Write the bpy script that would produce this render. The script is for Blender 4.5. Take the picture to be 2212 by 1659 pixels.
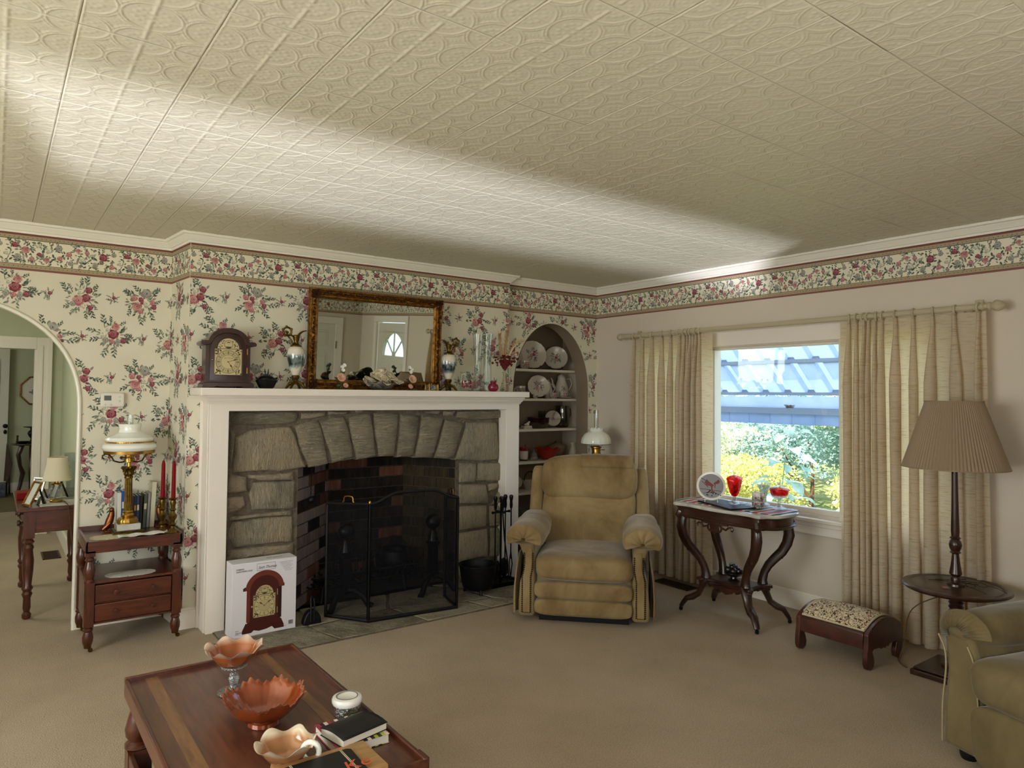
import bpy, bmesh, math, random
from mathutils import Vector, Matrix
for o in list(bpy.data.objects): bpy.data.objects.remove(o)
SC = bpy.context.scene
COL = SC.collection
PI = math.pi
random.seed(7)

# ------------------------------------------------------------------ camera
def rad(a): return math.radians(a)
cam_d = bpy.data.cameras.new('camera'); cam = bpy.data.objects.new('camera', cam_d); COL.objects.link(cam)
_y, _p, _r = rad(36.515), rad(1.8469), rad(0.5418)
_f = Vector((math.sin(_y)*math.cos(_p), math.cos(_y)*math.cos(_p), math.sin(_p)))
_r0 = Vector((math.cos(_y), -math.sin(_y), 0)); _u0 = _r0.cross(_f)
_rr = _r0*math.cos(_r)+_u0*math.sin(_r); _uu = -_r0*math.sin(_r)+_u0*math.cos(_r)
cam.matrix_world = Matrix(((_rr.x,_uu.x,-_f.x,0),(_rr.y,_uu.y,-_f.y,0),(_rr.z,_uu.z,-_f.z,1.42),(0,0,0,1)))
cam_d.sensor_width = 36; cam_d.lens = 36*1509.45/2212; cam_d.shift_y = -24.66/2212
cam_d.clip_start = 0.05; cam_d.clip_end = 200
SC.camera = cam

# ------------------------------------------------------------------ sky, sun, daylight at the windows, added fill lamps beyond the arch, exposure
W = bpy.data.worlds.new('sky'); SC.world = W; W.use_nodes = True
_bg = W.node_tree.nodes['Background']; _bg.inputs[0].default_value = (0.62, 0.78, 1.0, 1); _bg.inputs[1].default_value = 3.4
def lamp(name, kind, loc, target, energy, color, **kw):
    d = bpy.data.lights.new(name, kind); d.energy = energy; d.color = color
    for k, v in kw.items(): setattr(d, k, v)
    o = bpy.data.objects.new(name, d); COL.objects.link(o); o.location = loc
    o.rotation_euler = (Vector(target)-Vector(loc)).to_track_quat('-Z', 'Y').to_euler()
    return o
lamp('sun', 'SUN', (-6, 1, 12), (4, 3.5, 0), 17, (1.0, 0.95, 0.82), angle=0.01)
lamp('daylight_left_window', 'AREA', (-2.36, 1.75, 1.4), (4, 1.9, 1.35), 86, (0.98, 1.0, 0.88), shape='RECTANGLE', size=2.3, size_y=1.25)
lamp('daylight_back_window', 'AREA', (0.46, -0.84, 1.42), (0.6, 4, 1.3), 74, (1.0, 0.97, 1.0), shape='RECTANGLE', size=2.5, size_y=1.1)
lamp('daylight_picture_window', 'AREA', (4.62, 2.87, 1.25), (0, 2.87, 1.0), 16, (0.9, 0.97, 1.0), shape='RECTANGLE', size=1.9, size_y=1.05).data.cycles.is_portal = True
lamp('hall_fill_lamp', 'AREA', (-1.0, 6.6, 2.2), (-0.2, 7.2, 0), 24, (1.0, 1.0, 0.86), shape='RECTANGLE', size=1.0, size_y=1.0)  # unseen fill lamp, added to lift the dark hall
lamp('far_room_fill_lamp', 'AREA', (-1.5, 10.6, 1.5), (.6, 11.2, 1.1), 16, (1.0, 1.0, 0.9), shape='RECTANGLE', size=1.0, size_y=1.2)  # added fill with no window behind it, brightens the far room
lamp('sun_glint_from_drive', 'SPOT', (-2.0, -6.0, -0.6), (0.9, 1.6, 1.7), 8200, (0.86, 0.87, 1.0), spot_size=rad(70), spot_blend=0.6, shadow_soft_size=0.10)
SC.view_settings.view_transform = 'Standard'; SC.view_settings.look = 'None'
SC.view_settings.exposure = 0.0; SC.view_settings.gamma = 1.0; SC.view_settings.use_curve_mapping = False
try:
    SC.cycles.use_denoising = True; SC.cycles.denoiser = 'OPENIMAGEDENOISE'
    SC.cycles.max_bounces = 10; SC.cycles.diffuse_bounces = 5; SC.cycles.glossy_bounces = 5
    SC.cycles.transmission_bounces = 10; SC.cycles.transparent_max_bounces = 16
    SC.cycles.caustics_reflective = False; SC.cycles.caustics_refractive = False
    SC.cycles.sample_clamp_indirect = 6.0
except Exception: pass

# ------------------------------------------------------------------ mesh building
class MB:
    def __init__(s): s.v = []; s.f = []; s.mi = []; s.m = 0
    def add(s, vs, fs):
        b = len(s.v); seen = {}; ix = []
        for p in vs:
            p = tuple(p); k = (round(p[0]*1e5), round(p[1]*1e5), round(p[2]*1e5))
            if k not in seen: seen[k] = len(s.v); s.v.append(p)
            ix.append(seen[k])
        for f in fs:
            g = [ix[i] for i in f]; g = [q for j, q in enumerate(g) if q != g[j-1]]
            if len(set(g)) == len(g) and len(g) > 2: s.f.append(g); s.mi.append(s.m)
        return s
    def box(s, x0, y0, z0, x1, y1, z1):
        return s.add([(x0,y0,z0),(x1,y0,z0),(x1,y1,z0),(x0,y1,z0),(x0,y0,z1),(x1,y0,z1),(x1,y1,z1),(x0,y1,z1)],
                     [(0,3,2,1),(4,5,6,7),(0,1,5,4),(1,2,6,5),(2,3,7,6),(3,0,4,7)])
    def prism(s, pts, a0, a1, ax='y'):
        n = len(pts)
        g = {'y': lambda p, a: (p[0], a, p[1]), 'x': lambda p, a: (a, p[0], p[1]), 'z': lambda p, a: (p[0], p[1], a)}[ax]
        return s.add([g(p, a0) for p in pts]+[g(p, a1) for p in pts],
                     [list(range(n))[::-1], list(range(n, 2*n))]+[(i, (i+1) % n, n+(i+1) % n, n+i) for i in range(n)])
    def lathe(s, prof, n=24, c=(0,0,0), rf=None, zf=None, a0=0):
        vs = []; fs = []; k = len(prof)
        for j in range(n):
            a = a0+2*PI*j/n
            for i, (r, z) in enumerate(prof):
                q = r*(rf(a, i) if rf else 1); zz = z+(zf(a, i) if zf else 0)
                vs.append((c[0]+q*math.cos(a), c[1]+q*math.sin(a), c[2]+zz))
        for j in range(n):
            for i in range(k-1):
                a, b = j*k+i, ((j+1) % n)*k+i
                fs.append((a, b, b+1, a+1))
        return s.add(vs, fs)
    def tube(s, pts, r, n=8, closed=False, flat=1.0):
        P = [Vector(p) for p in pts]; m = len(P); vs = []; fs = []
        up = None
        for i, p in enumerate(P):
            t = (P[(i+1) % m]-P[i-1]) if closed else (P[min(i+1, m-1)]-P[max(i-1, 0)])
            if t.length < 1e-9: t = Vector((0,0,1))
            t.normalize()
            if up is None: up = Vector((0,0,1)) if abs(t.z) < .9 else Vector((1,0,0))
            u = t.cross(up)
            if u.length < 1e-6: u = t.orthogonal()
            u.normalize(); w = u.cross(t); up = w
            q = r[i] if isinstance(r, (list, tuple)) else r
            for j in range(n):
                a = 2*PI*j/n; vs.append(p+u*(q*math.cos(a))+w*(q*flat*math.sin(a)))
        for i in range(m if closed else m-1):
            for j in range(n):
                a, b = i*n, ((i+1) % m)*n
                fs.append((a+j, a+(j+1) % n, b+(j+1) % n, b+j))
        if not closed: fs += [list(range(n))[::-1], list(range((m-1)*n, m*n))]
        return s.add(vs, fs)
    def ball(s, c, r, nu=16, nv=10, e=1.0, e2=None):
        if not isinstance(r, (tuple, list)): r = (r, r, r)
        e2 = e2 or e
        pw = lambda x, k: math.copysign(abs(x)**k, x)
        vs = []; fs = []
        for i in range(nv+1):
            b = -PI/2+PI*i/nv
            for j in range(nu):
                a = 2*PI*j/nu
                vs.append((c[0]+r[0]*pw(math.cos(b), e2)*pw(math.cos(a), e), c[1]+r[1]*pw(math.cos(b), e2)*pw(math.sin(a), e), c[2]+r[2]*pw(math.sin(b), e2)))
        for i in range(nv):
            for j in range(nu):
                fs.append((i*nu+j, i*nu+(j+1) % nu, (i+1)*nu+(j+1) % nu, (i+1)*nu+j))
        return s.add(vs, fs)
    def grid(s, fn, nu, nv, wrap=False):
        vs = [fn(i/nu, j/nv) for i in range(nu+(0 if wrap else 1)) for j in range(nv+1)]; k = nv+1; m = nu if wrap else nu+1
        fs = [(i*k+j, ((i+1) % m)*k+j, ((i+1) % m)*k+j+1, i*k+j+1) for i in range(nu) for j in range(nv)]
        return s.add(vs, fs)
    def disc(s, c, r, n=20, nrm='z'):
        vs = [(c[0]+r*math.cos(2*PI*i/n), c[1]+r*math.sin(2*PI*i/n), c[2]) for i in range(n)]
        if nrm == 'y': vs = [(c[0]+r*math.cos(2*PI*i/n), c[1], c[2]+r*math.sin(2*PI*i/n)) for i in range(n)]
        return s.add(vs, [list(range(n))])
    def xf(s, M, start=0):
        for i in range(start, len(s.v)): s.v[i] = tuple(M @ Vector(s.v[i]))
        return s
    def build(s, name, mat, parent=None, ang=38, bevel=0, seg=2, solid=0, sub=0):
        me = bpy.data.meshes.new(name); me.from_pydata(s.v, [], s.f)
        mats = mat if isinstance(mat, (list, tuple)) else [mat]
        for m in mats: me.materials.append(MATS[m] if isinstance(m, str) else m)
        me.polygons.foreach_set('material_index', s.mi)
        bm = bmesh.new(); bm.from_mesh(me)
        if solid == 0: bmesh.ops.recalc_face_normals(bm, faces=bm.faces)
        bm.to_mesh(me); bm.free()
        me.polygons.foreach_set('use_smooth', [True]*len(me.polygons)); me.set_sharp_from_angle(angle=rad(ang))
        o = bpy.data.objects.new(name, me); COL.objects.link(o)
        if parent: o.parent = parent
        if solid:
            d = o.modifiers.new('thickness', 'SOLIDIFY'); d.thickness = abs(solid); d.offset = 0 if solid > 0 else -1
        if bevel:
            d = o.modifiers.new('bevel', 'BEVEL'); d.width = bevel; d.segments = seg; d.limit_method = 'ANGLE'; d.angle_limit = rad(40)
        if sub:
            d = o.modifiers.new('sub', 'SUBSURF'); d.levels = sub; d.render_levels = sub
        return o
def tag(o, label=None, cat=None, group=None, kind=None):
    for k, v in (('label', label), ('category', cat), ('group', group), ('kind', kind)):
        if v: o[k] = v
    return o
def T(name, label, cat, loc=(0,0,0), rz=0, group=None):
    o = bpy.data.objects.new(name, None); COL.objects.link(o); o.location = loc; o.rotation_euler = (0,0,rz); o.empty_display_size = .1
    return tag(o, label, cat, group)
def copy_tree(o, parent=None):
    c = o.copy(); COL.objects.link(c)
    if parent: c.parent = parent
    for ch in list(o.children): copy_tree(ch, c)
    return c
def smooth(P, n=6):
    P = [Vector(p) for p in P]; Q = [P[0]*2-P[1]]+P+[P[-1]*2-P[-2]]; out = []
    for i in range(1, len(Q)-2):
        for k in range(n):
            t = k/n; a, b, c, d = Q[i-1:i+3]; out.append(.5*((2*b)+(c-a)*t+(2*a-5*b+4*c-d)*t*t+(3*b-a-3*c+d)*t**3))
    return out+[P[-1]]
def struct(o): o['kind'] = 'structure'; return o
def stuff(o): o['kind'] = 'stuff'; return o

# ------------------------------------------------------------------ materials
MATS = {}
def lin(h):
    h = h.lstrip('#'); c = [int(h[i:i+2], 16)/255 for i in (0,2,4)]
    return tuple([(x/12.92 if x <= .04045 else ((x+.055)/1.055)**2.4) for x in c]+[1])
def newmat(key):
    m = bpy.data.materials.new(key); m.use_nodes = True; MATS[key] = m
    nt = m.node_tree; b = nt.nodes['Principled BSDF']; return m, nt, b
def coords(nt, scale=(1,1,1), kind='Object', rot=(0,0,0)):
    tc = nt.nodes.new('ShaderNodeTexCoord'); mp = nt.nodes.new('ShaderNodeMapping')
    mp.inputs['Scale'].default_value = scale; mp.inputs['Rotation'].default_value = rot
    nt.links.new(tc.outputs[kind], mp.inputs[0]); return mp.outputs[0]
def noise(nt, vec, scale, detail=3, rough=.55, dist=0):
    n = nt.nodes.new('ShaderNodeTexNoise'); n.inputs['Scale'].default_value = scale; n.inputs['Detail'].default_value = detail
    n.inputs['Roughness'].default_value = rough; n.inputs['Distortion'].default_value = dist; nt.links.new(vec, n.inputs['Vector']); return n.outputs['Fac']
def ramp(nt, fac, stops):
    r = nt.nodes.new('ShaderNodeValToRGB'); e = r.color_ramp.elements
    while len(e) < len(stops): e.new(.5)
    for i, (p, c) in enumerate(stops): e[i].position = p; e[i].color = lin(c) if isinstance(c, str) else c
    nt.links.new(fac, r.inputs[0]); return r.outputs[0]
def bump(nt, b, h, strength, dist=.01):
    n = nt.nodes.new('ShaderNodeBump'); n.inputs['Strength'].default_value = strength; n.inputs['Distance'].default_value = dist
    nt.links.new(h, n.inputs['Height']); nt.links.new(n.outputs[0], b.inputs['Normal'])
def mat(key, c, rough=.5, metal=0, trans=0, ior=1.45, sheen=0, coat=0, var=None, bmp=None, alpha=1, spec=.5, scale=(1,1,1), sub=0, emis=0):
    m, nt, b = newmat(key)
    I = b.inputs
    I['Base Color'].default_value = lin(c); I['Roughness'].default_value = rough; I['Metallic'].default_value = metal
    I['Transmission Weight'].default_value = trans; I['IOR'].default_value = ior; I['Sheen Weight'].default_value = sheen
    I['Sheen Roughness'].default_value = .4; I['Coat Weight'].default_value = coat; I['Coat Roughness'].default_value = .15
    I['Alpha'].default_value = alpha; I['Specular IOR Level'].default_value = spec
    if sub: I['Subsurface Weight'].default_value = sub; I['Subsurface Radius'].default_value = (.02,.02,.02); I['Subsurface Scale'].default_value = .3
    if emis: I['Emission Color'].default_value = lin(c); I['Emission Strength'].default_value = emis
    if var:
        v = coords(nt, scale); f = noise(nt, v, var[0], 4); o = ramp(nt, f, [(.3, var[1]), (.7, c)]); nt.links.new(o, I['Base Color'])
    if bmp:
        v = coords(nt, scale); f = noise(nt, v, bmp[0], 4); bump(nt, b, f, bmp[1], bmp[2] if len(bmp) > 2 else .01)
    return m
def wood(key, dark, light, rough=.32, scale=(1,1,12), coat=.3, s=6, mid=None):
    m, nt, b = newmat(key); v = coords(nt, scale); f = noise(nt, v, s, 6, .6, .6)
    o = ramp(nt, f, [(.3, dark), (.72, light)]); nt.links.new(o, b.inputs['Base Color'])
    b.inputs['Roughness'].default_value = rough; b.inputs['Coat Weight'].default_value = coat; b.inputs['Coat Roughness'].default_value = .2
    bump(nt, b, f, .06, .004); return m
wood('cherry_x', '#38170b', '#652f19', scale=(1.2,9,9)); wood('cherry_y', '#38170b', '#652f19', scale=(9,1.2,9)); wood('cherry_z', '#34150a', '#5e2b17', scale=(9,9,1.2))
wood('walnut_x', '#20100a', '#43241a', scale=(1.2,8,8)); wood('walnut_z', '#1e0e09', '#412318', scale=(8,8,1.2)); wood('walnut_y', '#20100a', '#47281c', scale=(8,1.2,8))
wood('clock_wood', '#210a07', '#3c150f', scale=(6,6,2), rough=.28); wood('stool_wood', '#33150f', '#52281e', scale=(3,3,3), rough=.35)
wood('pale_wood', '#8d6a3e', '#b48a55', scale=(2,10,10), rough=.4)
# coffee table top: inlaid lighter bands are real worn veneer of the top
m, nt, b = newmat('table_top'); v = coords(nt, (9,1.1,9)); f = noise(nt, v, 5, 6, .6, .5); o = ramp(nt, f, [(.3,'#42221a'),(.72,'#6b3e2b')])
nt.links.new(o, b.inputs['Base Color']); b.inputs['Roughness'].default_value = .3; b.inputs['Coat Weight'].default_value = .35; b.inputs['Coat Roughness'].default_value = .25
wood('table_band', '#5c3a20', '#8a6138', scale=(9,1.1,9), rough=.32)
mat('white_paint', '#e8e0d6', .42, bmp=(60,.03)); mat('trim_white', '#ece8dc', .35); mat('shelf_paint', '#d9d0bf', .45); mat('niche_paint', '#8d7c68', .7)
mat('wallpaper', '#ddd8c6', .75, var=(1.5,'#d6d0bb'), bmp=(500,.05,.002)); mat('wall_plain', '#d3c7b8', .8, bmp=(300,.05,.002)); mat('border_paper', '#e6dfc8', .7)
mat('ceiling_tile', '#d3ceba', .5, bmp=(220,.05,.003)); mat('plaster', '#c9c5ae', .85); mat('hall_wall', '#b9bda2', .8); mat('door_paint', '#d6d3c4', .45)
mat('brass', '#b58f45', .28, 1, bmp=(60,.08)); mat('old_brass', '#7d642f', .38, 1, var=(40,'#4c3b18')); mat('gold_frame', '#a8742f', .4, .85, var=(45,'#4a2c10'), bmp=(90,.6,.01))
mat('gold_dark', '#5a3213', .5, .6, var=(70,'#2a1408'), bmp=(120,1.0,.015)); mat('mirror', '#dfe4dc', .015, 1); mat('iron', '#0d0d10', .5, .3, bmp=(80,.15)); mat('iron_gloss', '#101014', .32, .5, bmp=(60,.08))
def thin_glass(key, tint, f0=.06, f1=.75, bmp=None, rough=.03):
    m, nt, b = newmat(key); tp = nt.nodes.new('ShaderNodeBsdfTransparent'); tp.inputs[0].default_value = lin(tint); g = nt.nodes.new('ShaderNodeBsdfGlossy'); g.inputs['Roughness'].default_value = rough; g.inputs[0].default_value = (.95,.97,1,1)
    lw = nt.nodes.new('ShaderNodeLayerWeight'); lw.inputs[0].default_value = .25; mr = nt.nodes.new('ShaderNodeMapRange'); mr.inputs[3].default_value = f0; mr.inputs[4].default_value = f1; nt.links.new(lw.outputs['Facing'], mr.inputs[0])
    mx = nt.nodes.new('ShaderNodeMixShader'); nt.links.new(mr.outputs[0], mx.inputs[0]); nt.links.new(tp.outputs[0], mx.inputs[1]); nt.links.new(g.outputs[0], mx.inputs[2]); nt.links.new(mx.outputs[0], nt.nodes['Material Output'].inputs[0])
    if bmp:
        n = nt.nodes.new('ShaderNodeBump'); n.inputs['Strength'].default_value = bmp[1]; n.inputs['Distance'].default_value = .01; nt.links.new(noise(nt, coords(nt), bmp[0], 2), n.inputs['Height'])
        for q in (g.inputs['Normal'], lw.inputs['Normal']): nt.links.new(n.outputs[0], q)
thin_glass('glass', '#f6f8f6', .02, .32); thin_glass('glass_pane', '#fbfcfb', .02, .12, rough=.01); thin_glass('cut_glass', '#e6eae8', .10, .8, (110,.9)); thin_glass('dim_glass', '#d6cfc6', .05, .5)
thin_glass('ruby_glass', '#e8485c', .05, .35, (70,.5)); mat('dark_ruby', '#3a0610', .1, trans=.5); mat('cranberry', '#b3324f', .1, trans=.55); mat('green_glass', '#1d4c33', .08, trans=.6)
mat('opal_glass', '#eef0e6', .12, sub=.3, coat=.5); mat('milk_glass', '#e6dfd6', .2, sub=.3, coat=.4)
mat('china', '#e9e6df', .18, coat=.5); mat('china_dim', '#cfc6b8', .22, coat=.5); mat('red_wax', '#780a10', .5, spec=.15); mat('lace', '#ddd9cf', .85, bmp=(160,.7,.01)); mat('lace_cream', '#cfc4a4', .85, bmp=(160,.7,.01))
mat('paper', '#dcd6c8', .8); mat('card_white', '#dedbe2', .5); mat('card_side', '#cfd2c9', .55); mat('black', '#0b0b0b', .5); mat('black_print', '#2a2624', .7); mat('marble', '#d9d6cd', .2, coat=.4, var=(9,'#a9a79f'))
mat('pillow_shade', '#948069', .9); mat('cream_shade', '#e0d6b8', .8, sub=.15); mat('silver', '#b8b5ae', .25, 1); mat('velvet_wear', '#9f8558', .95); mat('welt_tan', '#a39573', .9)
mat('soot_and_shade', '#0a0908', .95); mat('mortar', '#75695a', .95, var=(30,'#574d41'), bmp=(60,.6,.02)); mat('brick_mortar', '#4a423a', .95, var=(30,'#302a25')); mat('ash', '#2b2722', .95)
mat('plastic_white', '#dcd8cb', .4); mat('lcd', '#4a5144', .3); mat('vent_brown', '#4a3222', .5, .3); mat('wire_dark', '#20160e', .45, .6); mat('cord_brown', '#5a4028', .6)
mat('porcelain_cream', '#e6dcc6', .25, coat=.3, var=(30,'#cdbf9f')); mat('petal_pink', '#d3a48b', .4); mat('leaf_green', '#3d4a2a', .5); mat('pod_grey', '#77736a', .35, var=(25,'#3f3c37')); mat('dried_red', '#5e0e14', .7); mat('pampas', '#b08c62', .9); mat('pampas_pale', '#d2bd92', .9)
for k, c in dict(p_green='#4a564c', p_green2='#75816f', p_sage='#a4a897', p_burg='#742f38', p_rose='#a5626a', p_pink='#c4968c', p_cream='#e6ddc9', p_mauve='#8f8383', p_dark='#4a1f26', p_brown='#7d6a4d', p_rope='#a8977a', p_red='#6b382c').items(): mat(k, c, .75)
PRINT = ['p_green','p_green2','p_sage','p_burg','p_rose','p_pink','p_cream','p_mauve','p_dark','p_brown','p_rope','p_red']
def velvet(key, c1, c2, sc=3.0):
    m, nt, b = newmat(key); v = coords(nt, (1,1,.7)); f = noise(nt, v, sc, 5, .65, .4); o = ramp(nt, f, [(.32,c1),(.68,c2)])
    nt.links.new(o, b.inputs['Base Color']); b.inputs['Roughness'].default_value = .9; b.inputs['Sheen Weight'].default_value = .35; b.inputs['Sheen Roughness'].default_value = .35
    b.inputs['Specular IOR Level'].default_value = .15
    f2 = noise(nt, coords(nt), 9, 4); bump(nt, b, f2, .12, .03)
velvet('velvet_gold', '#6f5837', '#9d8963', 3.0); velvet('velvet_tan', '#66593f', '#857654', 3.0)
# carpet
m, nt, b = newmat('carpet'); v = coords(nt); f = noise(nt, v, 170, 3, .7); f2 = noise(nt, v, 2.2, 4)
mx = nt.nodes.new('ShaderNodeMath'); mx.operation = 'MULTIPLY_ADD'; nt.links.new(f2, mx.inputs[0]); mx.inputs[1].default_value = .35; nt.links.new(f, mx.inputs[2])
o = ramp(nt, mx.outputs[0], [(.42,'#95836a'),(.9,'#c9b59b')]); nt.links.new(o, b.inputs['Base Color']); b.inputs['Roughness'].default_value = 1; b.inputs['Specular IOR Level'].default_value = .05; b.inputs['Sheen Weight'].default_value = .15
bump(nt, b, f, .6, .02)
mat('hall_floor', '#6f6142', .6, var=(6,'#5b4f35'))
# stone / brick: tool marks by stretched noise
def stone(key, c1, c2, c3, ts=(70,6,9), st=1.0):
    m, nt, b = newmat(key); v = coords(nt); f = noise(nt, v, 5, 6, .65, .3)
    oi = nt.nodes.new('ShaderNodeObjectInfo'); ad = nt.nodes.new('ShaderNodeMath'); ad.operation = 'MULTIPLY_ADD'; nt.links.new(oi.outputs['Random'], ad.inputs[0]); ad.inputs[1].default_value = .22; nt.links.new(f, ad.inputs[2])
    o = ramp(nt, ad.outputs[0], [(.38,c1),(.58,c2),(.8,c3)])
    v2 = coords(nt, ts); f2 = noise(nt, v2, 1.0, 5, .65, 1.8); f3 = noise(nt, v, 40, 4)
    mm = nt.nodes.new('ShaderNodeMath'); mm.operation = 'MULTIPLY_ADD'; nt.links.new(f3, mm.inputs[0]); mm.inputs[1].default_value = .5; nt.links.new(f2, mm.inputs[2])
    mr = ramp(nt, f2, [(.30,(.55,.53,.5,1)),(.50,(1,1,1,1))]); mi = nt.nodes.new('ShaderNodeMix'); mi.data_type = 'RGBA'; mi.blend_type = 'MULTIPLY'; mi.inputs[0].default_value = .75*st
    nt.links.new(o, mi.inputs[6]); nt.links.new(mr, mi.inputs[7]); nt.links.new(mi.outputs[2], b.inputs['Base Color'])
    b.inputs['Roughness'].default_value = .92; b.inputs['Specular IOR Level'].default_value = .2; bump(nt, b, mm.outputs[0], min(1, 1.1*st), .03)
stone('stone_v', '#857c6b', '#a49a85', '#b5a488', (60,16,12)); stone('stone_h', '#817866', '#a09681', '#b0a28a', (13,16,62)); stone('stone_rough', '#6f6453', '#928774', '#a2937b', (14,14,20), .7)
stone('flag', '#6b6456', '#8d8675', '#a39a87', (7,7,7), .6)
def brick(key, a, b_, c): stone(key, a, b_, c, (20,20,20), .2)
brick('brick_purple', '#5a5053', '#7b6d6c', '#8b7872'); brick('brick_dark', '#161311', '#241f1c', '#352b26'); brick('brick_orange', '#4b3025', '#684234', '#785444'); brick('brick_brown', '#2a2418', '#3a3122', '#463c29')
# marble-look, tapestry, curtain, screen mesh
m, nt, b = newmat('tapestry'); v = coords(nt); f = noise(nt, v, 55, 2, .5, 1.6); o = ramp(nt, f, [(.40,'#46291e'),(.455,'#5a4a30'),(.47,'#d8c9a8'),(.60,'#dccdae'),(.63,'#7c3a2e')]); o_ = nt.nodes[-1] if False else None
nt.links.new(o, b.inputs['Base Color']); b.inputs['Roughness'].default_value = .9; bump(nt, b, f, .25, .01)
m, nt, b = newmat('curtain'); v = coords(nt, (14,14,190)); f = noise(nt, v, 1.0, 3, .6, .3); o = ramp(nt, f, [(.33,'#c9bc9e'),(.45,'#e0d7c2'),(.7,'#e5ddca')])
tr = nt.nodes.new('ShaderNodeBsdfTranslucent'); df = nt.nodes.new('ShaderNodeBsdfDiffuse'); mxs = nt.nodes.new('ShaderNodeMixShader'); mxs.inputs[0].default_value = .5
wm = nt.nodes.new('ShaderNodeMix'); wm.data_type = 'RGBA'; wm.blend_type = 'MULTIPLY'; wm.inputs[0].default_value = 1; wm.inputs[7].default_value = (1.0,.84,.64,1)
nt.links.new(o, wm.inputs[6]); nt.links.new(wm.outputs[2], tr.inputs[0]); nt.links.new(o, df.inputs[0]); nt.links.new(df.outputs[0], mxs.inputs[1]); nt.links.new(tr.outputs[0], mxs.inputs[2])
nt.links.new(mxs.outputs[0], nt.nodes['Material Output'].inputs[0])
m, nt, b = newmat('screen_mesh'); tp = nt.nodes.new('ShaderNodeBsdfTransparent'); df = nt.nodes.new('ShaderNodeBsdfDiffuse'); df.inputs[0].default_value = (.012,.012,.014,1)
mxs = nt.nodes.new('ShaderNodeMixShader'); mxs.inputs[0].default_value = .46; nt.links.new(tp.outputs[0], mxs.inputs[1]); nt.links.new(df.outputs[0], mxs.inputs[2]); nt.links.new(mxs.outputs[0], nt.nodes['Material Output'].inputs[0])
# carnival glass: iridescent marigold over opal
def carnival(key, inner, edge, h0, h1, tr=.25, rough=.12):
    m, nt, b = newmat(key); v = coords(nt); sp = nt.nodes.new('ShaderNodeSeparateXYZ'); nt.links.new(v, sp.inputs[0])
    mr = nt.nodes.new('ShaderNodeMapRange'); mr.inputs[1].default_value = h0; mr.inputs[2].default_value = h1; nt.links.new(sp.outputs[2], mr.inputs[0])
    o = ramp(nt, mr.outputs[0], [(0,inner),(.65,inner),(1,edge)]); nt.links.new(o, b.inputs['Base Color'])
    b.inputs['Roughness'].default_value = rough; b.inputs['Transmission Weight'].default_value = tr; b.inputs['Coat Weight'].default_value = .9; b.inputs['Coat Roughness'].default_value = .08
    b.inputs['Metallic'].default_value = .15
carnival('carnival_peach', '#b5622c', '#efd5c2', .09, .155); carnival('carnival_amber', '#a54a1c', '#c98a6c', .03, .11, .35); carnival('carnival_opal', '#b98156', '#e6d7bd', .02, .062, .1)
mat('opal_peach', '#d3a08a', .2, sub=.3, coat=.6)
# striped notebook
def stripes(key, cols, scale, ax=0):
    m, nt, b = newmat(key); v = coords(nt); sp = nt.nodes.new('ShaderNodeSeparateXYZ'); nt.links.new(v, sp.inputs[0])
    mu = nt.nodes.new('ShaderNodeMath'); mu.operation = 'MULTIPLY'; mu.inputs[1].default_value = scale; nt.links.new(sp.outputs[ax], mu.inputs[0])
    fr = nt.nodes.new('ShaderNodeMath'); fr.operation = 'FRACT'; nt.links.new(mu.outputs[0], fr.inputs[0])
    o = ramp(nt, fr.outputs[0], [(i/len(cols), c) for i, c in enumerate(cols)]); nt.nodes[-1].color_ramp.interpolation = 'CONSTANT'
    nt.links.new(o, b.inputs['Base Color']); b.inputs['Roughness'].default_value = .5
stripes('notebook_stripe', ['#241a18','#e0d3c4','#241a18','#a8b53a','#2a1c18','#b9c05a','#d8c8b8','#9b3346','#9b3346','#241a18','#dfd3c6','#9b3346','#6e2430','#e6dccf','#2a1d1a'], 6.2, 0)
stripes('runner', ['#a8202e','#a8202e','#d9cdbf','#2f5a49','#2f5a49','#d9cdbf','#b43846','#b43846','#45695a','#e0d6ca'], 5.5, 1)
# ------------------------------------------------------------------ structure
CZ = 2.39; YL, YC, YN, XB, YB, XL = 4.93, 4.57, 4.63, 4.38, -0.755, -2.3
def wallbox(name, *a, m='wall_plain'):
    w = MB()
    for q in a: w.box(*q)
    return struct(w.build(name, m))
struct(MB().box(XL-.2, YB-.2, -.1, 4.5, 10.1, 0).build('floor', 'carpet'))
struct(MB().box(-2.5, 10.1, -.1, 1.6, 12.4, .004).build('floor_hall', 'hall_floor'))
cl = struct(MB().box(XL-.2, YB-.2, 2.3955, 4.9, 12.4, 2.5).build('ceiling', 'plaster'))
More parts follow.
